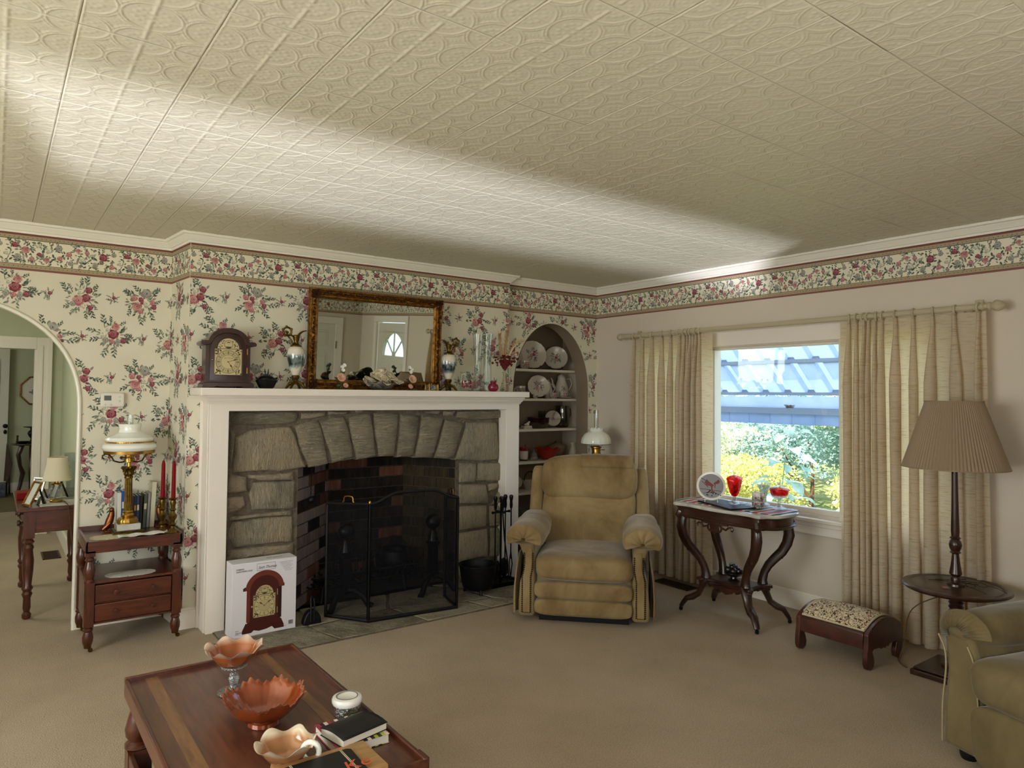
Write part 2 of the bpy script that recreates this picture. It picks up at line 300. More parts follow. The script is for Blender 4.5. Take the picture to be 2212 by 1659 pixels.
# pressed ceiling tiles: one shared relief mesh, twelve inches square
def tile_mesh():
    n = 92; S = .3048; g = .0005; me = MB()
    G = lambda x, s: math.exp(-(x/s)**2)
    def h(u, v):
        cu, cv = u % 1, v % 1; eu, ev = min(cu, 1-cu), min(cv, 1-cv); r = math.hypot(eu, ev); z = 0
        z += .0021*(G(r-.475, .015)+.8*G(r-.535, .015))*(1 if min(eu, ev) > .03 else .4)
        if ev > .12: z += .0021*G(eu, .036)
        if eu > .12: z += .0009*G(ev, .03)
        z += .0018*G(r, .035)
        a = math.atan2(ev, eu)
        if .14 < r < .40:
            q = abs(a-PI/4); wdt = .62*math.sin(PI*min(1, (r-.14)/.26))
            if q < wdt: z += .0011*(.5+.5*math.cos(45*r))*(.6+.4*math.cos(q*14))
        du, dv = abs(cu-.5), abs(cv-.5); rc = math.hypot(du, dv)
        z += .0010*G(rc, .03)
        if .06 < rc < .25:
            q = abs(math.atan2(dv, du)-PI/4)
            if q < .55: z += .0009*(.5+.5*math.cos(rc*85))*(.55+.45*math.cos(q*11))
        return z
    def fn(a, b):
        x, y = -S/2+g+a*(S-2*g), -S/2+g+b*(S-2*g); e = min(a, 1-a, b, 1-b)
        return (x, y, (-h(a*2, b*2) if e > .004 else .0012))
    me.grid(fn, n, n); o = me.build('ceiling_tile', 'ceiling_tile', cl, ang=80); return o
t0 = tile_mesh(); k = 0
for i in range(16):
    for j in range(15):
        x, y = 1.372+.3048*(i-5)-.1524, 1.232+.3048*(j-2)+.1524
        if y > YL+.1 or x > XB+.1: continue
        o = t0 if k == 0 else t0.copy()
        if k: COL.objects.link(o)
        o.parent = cl; o.location = (x, y, CZ+random.uniform(-.0006, .0006)); k += 1
xt, yt = 1.372+.3048*(-5)-.3048, 1.232+.3048*(-2)
MB().box(XL, YB, CZ-.001, 4.4, yt, 2.3955).box(XL, yt, CZ-.001, xt, YL, 2.3955).build('ceiling_field', 'ceiling_tile', cl)

# left wall with a round-headed arch
def arch(u): return 1.30+.66*(max(0, 1-abs(u)**2.3))**(1/2.3)
N = 40; AC, AA = -.35, .765
arc = [(AC+AA*math.cos(PI*i/N), arch(math.cos(PI*i/N))) for i in range(N+1)]      # right jamb to left jamb
wl = MB()
top = 2.5
for i in range(N):
    (x0, z0), (x1, z1) = arc[i], arc[i+1]; wl.prism([(x0,z0),(x0,top),(x1,top),(x1,z1)], YL, YL+.13)
wl.box(AC+AA, YL, 0, .98, YL+.13, top).box(XL-.12, YL, 0, AC-AA, YL+.13, top)
wall_l = struct(wl.build('wall_arch', 'wallpaper'))
wall_c = struct(MB().prism([(.905,YL),(.94,YC),(1.12,YC),(1.12,5.15),(.905,5.15)], 0, top, 'z').prism([(3.19,YC),(3.35,YC),(3.35,5.15),(3.19,5.15)], 0, top, 'z')
              .box(1.12, YC, 1.30, 3.19, YC+.06, top).box(1.12, YC+.06, 1.12, 3.19, 5.15, 1.2).build('wall_chimney', 'wallpaper'))
NC, NA, NZ, NB = 3.86, .42, 1.46, .58
narc = [(NC+NA*math.cos(PI*i/28), NZ+NB*math.sin(PI*i/28)) for i in range(29)]
wn = MB()
for i in range(28):
    (x0, z0), (x1, z1) = narc[i], narc[i+1]; wn.prism([(x0,z0),(x0,top),(x1,top),(x1,z1)], YN, YN+.15)
wn.box(NC+NA, YN, 0, XB+.1, YN+.15, top).box(3.34, YN, 0, NC-NA, YN+.15, top)
wall_n = struct(wn.build('wall_niche', 'wallpaper'))
# intrados lining and cupboard interior of the niche
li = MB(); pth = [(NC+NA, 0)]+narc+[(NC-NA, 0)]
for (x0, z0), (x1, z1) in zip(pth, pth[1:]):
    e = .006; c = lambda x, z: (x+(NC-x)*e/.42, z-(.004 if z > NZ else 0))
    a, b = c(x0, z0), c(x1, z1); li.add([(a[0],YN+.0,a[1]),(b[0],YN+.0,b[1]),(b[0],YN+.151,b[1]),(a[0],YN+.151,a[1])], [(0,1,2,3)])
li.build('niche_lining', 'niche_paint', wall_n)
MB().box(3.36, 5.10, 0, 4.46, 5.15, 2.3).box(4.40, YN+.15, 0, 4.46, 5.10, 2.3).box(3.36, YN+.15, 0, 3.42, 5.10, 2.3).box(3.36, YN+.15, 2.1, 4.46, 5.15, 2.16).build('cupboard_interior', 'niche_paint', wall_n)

WY = [(1.74,2.27),(2.36,3.375),(3.46,3.98)]; WZ = (.648,1.79)
wb = [(XB,YB-.2,0,XB+.12,-.30,top),(XB,-.30,2.1,XB+.12,.73,top),(XB,.73,0,XB+.12,WY[0][0],top),(XB,WY[2][1],0,XB+.12,5.15,top),(XB,WY[0][0],0,XB+.12,WY[2][1],WZ[0]),(XB,WY[0][0],WZ[1],XB+.12,WY[2][1],top),
      (XB,WY[0][1],WZ[0],XB+.12,WY[1][0],WZ[1]),(XB,WY[1][1],WZ[0],XB+.12,WY[2][0],WZ[1])]
wall_b = wallbox('wall_window', *wb)
BW = (-.82,1.75,.98,2.03)
wall_back = wallbox('wall_back', (XL-.1,YB-.12,0,BW[0],YB,top),(BW[1],YB-.12,0,4.5,YB,top),(BW[0],YB-.12,0,BW[1],YB,BW[2]),(BW[0],YB-.12,BW[3],BW[1],YB,top))
LW = (.55,2.95,.72,2.05)
wall_left = wallbox('wall_left', (XL-.12,YB-.1,0,XL,LW[0],top),(XL-.12,LW[1],0,XL,YL+.1,top),(XL-.12,LW[0],0,XL,LW[1],LW[2]),(XL-.12,LW[0],LW[3],XL,LW[1],top))

# swept mouldings with mitred ends
PATH = [(XL,YL),(.905,YL),(.94,YC),(3.35,YC),(3.35,YN),(XB,YN),(XB,YB),(XL,YB)]
def seg_normal(a, b):
    d = Vector((b[0]-a[0], b[1]-a[1])).normalized(); return Vector((d.y, -d.x)), d
def miter(i):
    n = len(PATH); a, b, c = PATH[i-1], PATH[i], PATH[(i+1) % n]
    n1, _ = seg_normal(a, b); n2, _ = seg_normal(b, c); return (n1+n2)/(1+n1.dot(n2))
def sweep(name, prof, i, m, parent=None, trim=None):
    a, b = Vector(PATH[i]), Vector(PATH[(i+1) % len(PATH)]); ma, mb_ = miter(i), miter((i+1) % len(PATH))
    n1, d1 = seg_normal(a, b)
    if trim:
        if trim[0] is not None: a = a+d1*trim[0]; ma = n1
        if trim[1] is not None: b = Vector(PATH[i])+d1*trim[1]; mb_ = n1
    w = MB(); k = len(prof); vs = []
    for P, mm in ((a, ma), (b, mb_)):
        for d, z in prof: q = P+mm*d; vs.append((q.x, q.y, z))
    w.add(vs, [(j, (j+1) % k, k+(j+1) % k, k+j) for j in range(k)]+[list(range(k))[::-1], list(range(k, 2*k))])
    return w.build(name, m, parent, ang=30)
crown = [(-.002,2.394),(-.002,2.331),(.009,2.331),(.012,2.343),(.020,2.345),(.024,2.352),(.042,2.366),(.046,2.374),(.058,2.377),(.064,2.3885),(.064,2.394)]
for i in range(8): struct(sweep('trim_%d' % (i+1), crown, i, 'trim_white'))
base = [(-.002,.002),(-.002,.123),(.008,.123),(.011,.114),(.016,.112),(.016,.104),(.019,.100),(.019,.002)]
bt = {0: (0, 1.185), 1: None, 2: (0, .085), 5: (0, 3.90), 6: (.4, 1.0)}
struct(sweep('baseboard_arch', base, 0, 'white_paint', trim=(2.72, None))); struct(sweep('baseboard_jog', base, 1, 'white_paint'))
struct(sweep('baseboard_chimney', base, 2, 'white_paint', trim=(None, .09))); struct(sweep('baseboard_window', base, 5, 'white_paint', trim=(None, 3.86)))
struct(sweep('baseboard_back', base, 6, 'white_paint', trim=(1.4, None))); struct(sweep('baseboard_left', base, 7, 'white_paint'))
# arch edge bead
w = MB(); pts = [(x, YL-.004, z) for x, z in [(AC+AA,0),(AC+AA,.6),(AC+AA,1.1)]+arc+[(AC-AA,1.1),(AC-AA,0)]]
w.tube(pts, .011, 8); struct(w.build('trim_9', 'trim_white'))
w = MB()
for (x0, z0), (x1, z1) in zip([(AC+AA,0)]+arc, arc+[(AC-AA,0)]):
    w.add([(x0-.002,YL,z0-.002),(x1-.002,YL,z1-.002),(x1-.002,YL+.131,z1-.002),(x0-.002,YL+.131,z0-.002)], [(0,1,2,3)])
w.build('arch_lining', 'trim_white', wall_l)

# ------------------------------------------------------------------ printed flowers (flat ink shapes laid on the paper)
def leaf(x, y, a, L, Wd, c):
    ca, sa = math.cos(a), math.sin(a); P = [(0,0),(.3,.42),(.62,.40),(1,0),(.62,-.40),(.3,-.42)]
    return ([(x+ca*p*L-sa*q*Wd, y+sa*p*L+ca*q*Wd) for p, q in P], c, 0)
def sprig(R, x, y, a, L, n, cs=(0,1), s=1):
    out = []; ca, sa = math.cos(a), math.sin(a); t = .0022*s
    out.append(([(x-sa*t,y+ca*t),(x+ca*L,y+sa*L),(x+sa*t,y-ca*t)], 0, 0))
    for i in range(n):
        f = .25+.75*(i+1)/n; d = 1 if i % 2 else -1; l = L*.36*(1.15-.45*f)
        out.append(leaf(x+ca*L*f, y+sa*L*f, a+d*R.uniform(.5,.95), l, l*.46, R.choice(cs)))
    out.append(leaf(x+ca*L*.9, y+sa*L*.9, a, L*.24, L*.1, cs[0])); return out
def rose(R, x, y, r, cs):
    out = []; ph = R.uniform(0, 6)
    for k in range(7):
        a = ph+2*PI*k/7; q = r*.42; px, py = x+r*.56*math.cos(a), y+r*.56*math.sin(a); out.append(([(px+q*math.cos(2*PI*j/8)*(1+.1*math.sin(3*j)), py+q*math.sin(2*PI*j/8)) for j in range(8)], cs[k % 2], 1))
    def blob(cx, cy, rr, c, l, n=10, w=.13): out.append(([(cx+rr*(1+w*math.sin(5*2*PI*i/n+ph)+R.uniform(-.04,.04))*math.cos(2*PI*i/n), cy+rr*(1+w*math.sin(5*2*PI*i/n+ph))*math.sin(2*PI*i/n)) for i in range(n)], c, l))
    blob(x+r*.04, y-r*.08, r*.66, cs[0], 2, 12, .07); blob(x+r*.03, y+r*.06, r*.56, cs[1], 3, 12, .08); blob(x-r*.04, y+r*.0, r*.38, cs[0], 4, 10, .1); blob(x+r*.02, y+r*.05, r*.27, cs[1], 5, 9, .08); blob(x+r*.03, y+r*.02, r*.13, cs[2], 6, 7, .05)
    return out
ROSES = {'burg': (3,4,8), 'rose': (4,5,3), 'pink': (5,4,4), 'cream': (2,6,7), 'mauve': (7,2,8)}
def bouquet(kind, seed):
    R = random.Random(seed); o = []
    for a in ([100,62,130,20,165,205,-15,250,285,320] if kind != 's' else [80,150,20,210,300,260]):
        a = rad(a+R.uniform(-14,14)); r0 = R.uniform(.035,.06) if kind != 's' else .008
        L = (R.uniform(.04,.068) if kind != 's' else .022); o += sprig(R, r0*math.cos(a), r0*.9*math.sin(a), a+R.uniform(-.8,.8), L, 6 if kind != 's' else 4)
    for i in range(48 if kind != 's' else 8):
        a = R.uniform(0, 6.28); q = R.uniform(.02,.072) if kind != 's' else R.uniform(.006,.016); l = R.uniform(.014,.026) if kind != 's' else .011
        o.append(leaf(q*math.cos(a), q*math.sin(a)*.95, a+R.uniform(-.7,.7), l, l*.5, R.choice((0,1,1,2,7))))
    lay = {'A': [(-.012,-.012,.029,'rose'),(.02,.002,.022,'burg'),(-.005,.032,.018,'cream'),(.032,.042,.018,'burg'),(.04,-.045,.014,'burg'),(-.035,-.03,.014,'mauve'),(.008,-.04,.013,'cream')],
           'B': [(.018,.05,.028,'mauve'),(.018,-.002,.025,'cream'),(-.026,-.022,.026,'pink'),(-.04,.022,.018,'rose'),(-.008,.016,.014,'burg'),(.046,.004,.016,'rose'),(.054,-.02,.014,'burg'),(-.01,-.045,.015,'rose'),(.0,.0,.012,'burg')],
           'C': [(.004,.006,.027,'burg'),(.014,.045,.02,'pink'),(-.022,.034,.017,'cream'),(-.04,-.002,.015,'cream'),(.05,-.026,.015,'burg'),(0,-.032,.013,'rose'),(-.03,-.026,.016,'mauve'),(.026,-.03,.014,'mauve')],
           's': [(.006,.004,.010,'burg'),(-.008,-.007,.007,'mauve')]}[kind]
    for x, y, r, c in lay: o += rose(R, x, y, r, ROSES[c])
    return o
BQ = {k: [bouquet(k, 11+i*5+ord(k)) for i in range(2)] for k in 'ABCs'}
def clip(pts, ax, lim, keep):
    out = []
    for i in range(len(pts)):
        a, b = pts[i], pts[(i+1) % len(pts)]; ia, ib = (a[ax]-lim)*keep >= 0, (b[ax]-lim)*keep >= 0
        if ia: out.append(a)
        if ia != ib:
            t = (lim-a[ax])/(b[ax]-a[ax]); out.append((a[0]+t*(b[0]-a[0]), a[1]+t*(b[1]-a[1])))
    return out
class Print:
    def __init__(s, o, d, n, rect, excl=None):
        s.o, s.d, s.n, s.rect, s.ex = Vector(o), Vector(d), Vector(n), rect, excl; s.mb = MB()
    def poly(s, pts, c, l=0):
        x0, z0, x1, z1 = s.rect
        if max(p[0] for p in pts) < x0 or min(p[0] for p in pts) > x1: return
        for ax, lim, k in ((0,x0,1),(0,x1,-1),(1,z0,1),(1,z1,-1)):
            pts = clip(pts, ax, lim, k)
            if len(pts) < 3: return
        if s.ex and any(s.ex(*p) for p in pts): return
        s.mb.m = c; s.k = getattr(s, 'k', 0)+1; q = s.n*(.0006+.00026*l+(s.k % 110)*.0000022)
        s.mb.add([s.o+s.d*p[0]+Vector((0,0,p[1]))+q for p in pts], [list(range(len(pts)))])
    def stamp(s, shapes, cx, cz, sc=1):
        for pts, c, l in shapes: s.poly([(cx+x*sc, cz+y*sc) for x, y in pts], c, l)
    def done(s, name, parent):
        if s.mb.f: return stuff(s.mb.build(name, PRINT, parent, ang=180, solid=0))
def paper(o, d, n, rect, rows, parent, excl=None):
    P = Print(o, d, n, rect, excl); k = 0
    for z, x0, seq, dx in rows:
        i = -1
        while x0+i*dx < rect[2]+.2:
            c = seq[i % 3]; x = x0+i*dx; P.stamp(BQ[c][k % 2], x, z+(.03 if c == 'C' else 0), 1.2); P.stamp(BQ['s'][k % 2], x+dx*.5, z+.012, 1.2); k += 1; i += 1
    P.done('floral_print', parent)
def rows_from(z, x1, s1, x2, s2, dx): return [(z-.245*i, (x1 if i % 2 == 0 else x2), (s1 if i % 2 == 0 else s2), dx) for i in range(8)]
inarch = lambda x, z: (abs(x-AC) < AA+.012 and (z < 1.3 or z < arch((x-AC)/(AA+.012))+.014))
paper((0,YL,0), (1,0,0), (0,-1,0), (-2.29,.126,.903,2.115), rows_from(1.98, .075-1.992, 'CAB', .245-1.992, 'BCA', .332), wall_l, inarch)
jd = Vector((.035,-.36,0)).normalized(); paper((.905,YL,0), jd, (jd.y,-jd.x,0), (0,.126,.3605,2.115), rows_from(1.98, .16, 'CAB', -.02, 'ABC', .332), wall_c)
paper((0,YC,0), (1,0,0), (0,-1,0), (.942,.126,3.349,2.115), rows_from(2.0, .976, 'ABC', 1.117, 'CAB', .3435), wall_c, lambda x, z: 1.08 < x < 3.22 and z < 1.38)
inn = lambda x, z: abs(x-NC) < NA+.004 and (z < NZ or z < NZ+NB*math.sqrt(max(0, 1-((x-NC)/(NA+.004))**2))+.004)
paper((0,YN,0), (1,0,0), (0,-1,0), (3.352,.126,4.379,2.115), rows_from(2.01, 3.587, 'CAB', 3.77, 'ABC', .347), wall_n, inn)

# paper border under the crown
def border_repeat(seed):
    R = random.Random(seed); o = []
    L = .56
    for i in range(250):
        x, y = R.uniform(0, L), R.uniform(-.062, .062); l = R.uniform(.014,.026); o.append(leaf(x, y, R.uniform(0,6.28), l, l*.5, R.choice((0,0,1,1,2,7))))
    for i in range(16): a = R.uniform(0.5,2.6)*(1 if i % 2 else -1); o += sprig(R, (i+.5)*L/16, .03*(1 if i % 2 else -1), a, .042, 5)
    for x, y, r, c in [(.06,.012,.024,'burg'),(.115,.035,.015,'mauve'),(.105,-.04,.016,'rose'),(.15,-.012,.02,'cream'),(.185,.036,.017,'burg'),(.20,-.03,.018,'mauve'),(.235,.012,.022,'pink'),(.265,-.038,.014,'rose'),(.29,.042,.014,'cream'),(.30,-.008,.013,'burg'),(.335,-.035,.017,'pink'),(.345,.02,.021,'cream'),(.395,.04,.019,'mauve'),(.40,-.02,.015,'rose'),(.445,.01,.016,'rose'),(.455,-.042,.016,'mauve'),(.49,.038,.014,'pink'),(.51,-.012,.018,'cream'),(.02,-.036,.016,'mauve'),(.535,.03,.013,'rose')]: o += rose(R, x, y, r, ROSES[c])
    return o
BR = border_repeat(5); B0, B1 = 2.117, 2.331
def border(i, a, b):
    P0, P1 = Vector(PATH[i]), Vector(PATH[(i+1) % 8]); n, d = seg_normal(P0, P1); L = (P1-P0).length; a, b = max(0, a), min(L, b)
    o = Vector((P0.x, P0.y, 0)); d3, n3 = Vector((d.x,d.y,0)), Vector((n.x,n.y,0))
    w = MB(); p, q = o+d3*a, o+d3*b; t = n3*.0015
    w.add([p+Vector((0,0,B0)),q+Vector((0,0,B0)),q+Vector((0,0,B1)),p+Vector((0,0,B1))]+[x+t for x in (p+Vector((0,0,B0)),q+Vector((0,0,B0)),q+Vector((0,0,B1)),p+Vector((0,0,B1)))], [(4,5,6,7),(0,1,5,4),(3,2,6,7),(0,3,7,4),(1,2,6,5)])
    bo = struct(w.build('trim_%d' % (10+i), 'border_paper'))
    P = Print(o+n3*.0015, d3, n3, (a,B0,b,B1))
    for z0, z1, c in [(B0,B0+.003,11),(B0+.003,B0+.006,4),(B0+.006,B0+.009,11),(B0+.009,B0+.012,9),(B0+.012,B0+.034,10),(B0+.034,B0+.037,9),(B1-.006,B1,11),(B1-.008,B1-.006,4),(B1-.011,B1-.008,8),(B1-.032,B1-.011,10),(B1-.036,B1-.032,0)]:
        P.poly([(a,z0),(b,z0),(b,z1),(a,z1)], c, 0)
    x = a
    while x < b:
        for zc in (B0+.023, B1-.0215): P.poly([(x,zc-.009),(x+.012,zc+.004),(x+.016,zc+.009),(x+.004,zc-.004)], 9, 1); P.poly([(x+.012,zc-.004),(x+.018,zc-.002),(x+.017,zc+.003)], 8, 1)
        x += .022
    x = a-.1
    while x < b: P.stamp(BR, x, (B0+B1)/2+.001, 1.02); x += .56*1.02
    P.done('floral_border_print', bo)
border(0, 0, 9); border(1, 0, 9); border(2, 0, 9); border(3, 0, 9); border(4, 0, 9); border(5, 0, 9); border(6, 0, 2.2)

# ------------------------------------------------------------------ hall beyond the arch
wallbox('wall_hall', (.55,5.06,0,.65,8.4,top),(.462,8.4,0,.65,8.52,top),(-1.5,8.4,1.95,.47,8.52,top),(-1.7,5.06,0,-1.6,12.3,top), m='hall_wall')
wallbox('wall_far', (-2.3,11.95,0,1.6,12.1,top),(1.5,8.4,0,1.6,12.1,top), m='hall_wall')
struct(MB().box(.33,8.37,0,.462,8.54,1.95).box(.315,8.385,0,.335,8.53,1.845).box(-1.5,8.37,1.83,.33,8.54,1.95).box(.36,8.36,0,.385,8.38,1.87).box(.42,8.36,0,.462,8.38,1.95).build('trim_20', 'white_paint', bevel=.004))
struct(MB().box(.535,5.2,0,.552,8.38,.13).build('baseboard_hall', 'white_paint')); struct(MB().box(-1.5,11.93,0,1.5,11.955,.14).build('baseboard_far', 'white_paint'))
struct(MB().box(.50,5.07,0,.556,5.12,2.1).build('trim_21', 'white_paint', bevel=.003))
d = struct(MB().box(-.7,11.88,0,.165,11.93,2.0).build('door_3', 'door_paint', bevel=.004))
MB().box(-.55,11.872,1.25,.06,11.882,1.85).box(-.55,11.872,.25,.06,11.882,1.1).build('panel', 'door_paint', d, bevel=.004)
MB().ball((.135,11.85,.93),.03).ball((.135,11.87,.85),(.02,.012,.03)).build('door_knob', 'iron', d)

# ------------------------------------------------------------------ picture window
win = struct(MB().box(XB-.018,WY[0][0]-.10,WZ[1]+.01,XB+.005,WY[2][1]+.10,1.924).box(XB-.026,WY[0][0]-.11,1.905,XB,WY[2][1]+.11,1.93).box(XB-.018,WY[0][0]-.10,.6,XB+.005,WY[0][0]+.003,1.9).box(XB-.018,WY[2][1]-.003,.6,XB+.005,WY[2][1]+.10,1.9)
     .box(XB-.015,WY[0][1]-.003,.63,XB+.125,WY[1][0]+.003,WZ[1]+.012).box(XB-.015,WY[1][1]-.003,.63,XB+.125,WY[2][0]+.003,WZ[1]+.012).build('window_1', 'white_paint', bevel=.004))
MB().box(XB-.05,WY[0][0]-.13,.603,XB+.03,WY[2][1]+.13,.628).build('stool', 'white_paint', win, bevel=.006)
MB().box(XB-.02,WY[0][0]-.10,.521,XB,WY[2][1]+.10,.603).box(XB-.028,WY[0][0]-.10,.575,XB,WY[2][1]+.10,.603).box(XB-.026,WY[0][0]-.10,.521,XB,WY[2][1]+.10,.538).build('apron', 'white_paint', win, bevel=.004)
for y0, y1 in WY:
    f = MB(); e = .03
    f.box(XB+.03,y0,WZ[0]-.02,XB+.075,y1,WZ[0]+.036).box(XB+.03,y0,WZ[1]-.016,XB+.075,y1,WZ[1]+.01).box(XB+.03,y0,WZ[0],XB+.075,y0+.014,WZ[1]).box(XB+.03,y1-.014,WZ[0],XB+.075,y1,WZ[1])
    s_ = f.build('sash', 'white_paint', win, bevel=.003); MB().box(XB+.05,y0+.01,WZ[0]+.03,XB+.055,y1-.01,WZ[1]-.01).build('pane', 'glass_pane' if 'glass_pane' in MATS else 'glass', s_)
# back window with a lowered blind, left window (both behind the camera)
wk = struct(MB().box(BW[0]-.08,YB-.005,BW[3],BW[1]+.08,YB+.018,BW[3]+.09).box(BW[0]-.08,YB-.005,BW[2]-.03,BW[0],YB+.018,BW[3]).box(BW[1],YB-.005,BW[2]-.03,BW[1]+.08,YB+.018,BW[3]).box(BW[0]-.1,YB-.02,BW[2]-.03,BW[1]+.1,YB+.04,BW[2]).build('window_2', 'white_paint', bevel=.004))
bl = T('venetian_blind', 'white venetian blind lowered part way over the rear window', 'blind', (0.465,YB-.03,BW[3]))
z = -.02; s0 = None
while z > -.76:
    if s0 is None: s0 = MB().box(-1.27,-.013,-.0015,1.27,.013,.0015).build('slat', 'trim_white', bl); s0.rotation_euler = (rad(62),0,0); s = s0
    else: s = s0.copy(); COL.objects.link(s)
    s.location = (0,0,z); z -= .021
MB().box(-1.27,-.012,-.79,1.27,.012,-.765).build('bottom_rail', 'trim_white', bl)
wz = struct(MB().box(XL-.01,LW[0]-.09,LW[3],XL+.02,LW[1]+.09,LW[3]+.1).box(XL-.01,LW[0]-.09,LW[2]-.04,XL+.03,LW[1]+.09,LW[2]).box(XL-.01,LW[0]-.09,LW[2],XL+.02,LW[0],LW[3]).box(XL-.01,LW[1],LW[2],XL+.02,LW[1]+.09,LW[3])
     .box(XL-.08,1.72,LW[2],XL-.03,1.78,LW[3]).box(XL-.07,LW[0],1.38,XL-.04,LW[1],1.42).build('window_3', 'white_paint', bevel=.004))

# front door with a fan light (seen in the mirror), closet door on the rear wall
fd = MB(); x0, x1 = XB+.02, XB+.065
fd.box(x0,-.215,0.004,x1,.645,1.56).box(x0,-.215,1.56,x1,-.07,2.015).box(x0,.58,1.56,x1,.645,2.015).box(x0,-.07,1.885,x1,.58,2.015)
fa = [(.255+.325*math.cos(PI*i/16), 1.56+.32*math.sin(PI*i/16)) for i in range(17)]
for i in range(16):
    (a0, b0), (a1, b1) = fa[i], fa[i+1]; fd.prism([(a0,b0),(a0,1.89),(a1,1.89),(a1,b1)], x0, x1, 'x')
for a in (PI*.25, PI*.5, PI*.75): fd.tube([(x0+.02,.255+.05*math.cos(a),1.56+.05*math.sin(a)),(x0+.02,.255+.32*math.cos(a),1.56+.315*math.sin(a))], .012, 6)
fd.ball((x0+.02,.255,1.57),(.015,.05,.05))
door = struct(fd.build('door_1', 'door_paint'))
for y in (-.07, .30):
    for z0, z1 in ((.95,1.46),(.22,.80)): MB().box(x0-.006,y,z0,x0+.002,y+.27,z1).box(x0-.009,y+.03,z0+.03,x0,y+.24,z1-.03).build('panel', 'door_paint', door, bevel=.004)
MB().box(x0+.02,-.07,1.56,x0+.024,.58,1.88).build('pane', 'glass', door); MB().tube([(x0-.01,-.232,1.74),(x0-.01,-.232,1.84)], .009).tube([(x0-.01,-.232,.3),(x0-.01,-.232,.4)], .009).build('hinge', 'old_brass', door)
MB().ball((x0-.05,.58,.95), .028).build('door_knob', 'brass', door)
struct(MB().box(XB-.02,-.30,0,XB+.02,-.22,2.02).box(XB-.02,.65,0,XB+.02,.73,2.02).box(XB-.022,-.30,2.02,XB+.02,.73,2.11).build('trim_22', 'white_paint', bevel=.005))
d2 = struct(MB().box(3.10,YB-.005,0.004,3.97,YB+.012,1.955).build('door_2', 'door_paint', bevel=.003))
for xx in (3.20, 3.57):
    for z0, z1 in ((1.64,1.86),(.9,1.52),(.2,.78)): MB().box(xx,YB+.01,z0,xx+.29,YB+.017,z1).box(xx+.03,YB+.01,z0+.03,xx+.26,YB+.022,z1-.03).build('panel', 'door_paint', d2, bevel=.004)
MB().tube([(3.985,YB+.02,1.6),(3.985,YB+.02,1.71)], .008).build('hinge', 'old_brass', d2); MB().ball((3.16,YB+.06,.95), .028).build('door_knob', 'brass', d2)
struct(MB().box(3.97,YB,0,4.08,YB+.02,1.96).box(2.99,YB,0,3.10,YB+.02,1.96).box(2.99,YB,1.955,4.08,YB+.022,2.06).build('trim_23', 'white_paint', bevel=.005))
# floor vents
def vent(x, y, lx, ly, label):
    t = T('floor_vent', label, 'vent', (x,y,0)); MB().box(-lx/2,-ly/2,0,lx/2,-ly/2+.012,.006).box(-lx/2,ly/2-.012,0,lx/2,ly/2,.006).box(-lx/2,-ly/2,0,-lx/2+.012,ly/2,.006).box(lx/2-.012,-ly/2,0,lx/2,ly/2,.006).build('frame', 'vent_brown', t)
    MB().box(-lx/2,-ly/2,0,lx/2,ly/2,.002).build('duct_shade', 'soot_and_shade', t); n = 14; s0 = None  # flat black sheet paints the darkness between the louvers
    for i in range(n):
        q = (i+.5)/n
        if lx > ly: p = (-lx/2+q*lx,0,.004)
        else: p = (0,-ly/2+q*ly,.004)
        if s0 is None: s0 = (MB().box(-.003,-ly/2+.01,-.0015,.003,ly/2-.01,.0015) if lx > ly else MB().box(-lx/2+.01,-.003,-.0015,lx/2-.01,.003,.0015)).build('louver', 'vent_brown', t); s = s0
        else: s = s0.copy(); COL.objects.link(s)
        s.location = p
vent(4.17, 3.54, .13, .34, 'brown metal floor vent in the carpet below the left curtain'); vent(.43, 7.25, .13, .34, 'brown floor vent in the hall carpet behind the desk')
# ------------------------------------------------------------------ fireplace: surveyed outlines of the stones (x, z) in metres
STN_H = [[(1.17,1.30),(1.37,1.30),(1.60,1.30),(1.59,1.24),(1.52,1.22),(1.17,1.22)], [(2.81,1.29),(3.05,1.30),(3.26,1.30),(3.26,1.24),(2.91,1.23),(2.79,1.25)], [(1.57,1.21),(1.64,1.23),(1.72,1.25),(1.75,1.19),(1.78,1.07),(1.80,0.95),(1.67,0.93),(1.63,1.01),(1.60,1.09)], [(1.74,1.23),(1.83,1.26),(1.90,1.27),(1.95,1.16),(1.97,1.06),(1.98,0.98),(1.83,0.95),(1.81,1.03),(1.78,1.11)], [(1.94,1.26),(2.09,1.29),(2.12,1.16),(2.14,0.98),(2.00,0.97),(1.98,1.06),(1.96,1.13)], [(2.12,1.29),(2.31,1.29),(2.31,1.15),(2.29,0.98),(2.16,0.98),(2.15,1.06),(2.13,1.13)], [(2.33,1.28),(2.48,1.27),(2.47,1.15),(2.43,0.97),(2.31,0.97),(2.31,1.04),(2.32,1.12)], [(2.50,1.27),(2.68,1.24),(2.64,1.11),(2.59,0.95),(2.45,0.96),(2.48,1.11)], [(2.70,1.24),(2.86,1.20),(2.82,1.08),(2.77,0.94),(2.61,0.95),(2.66,1.10)]]
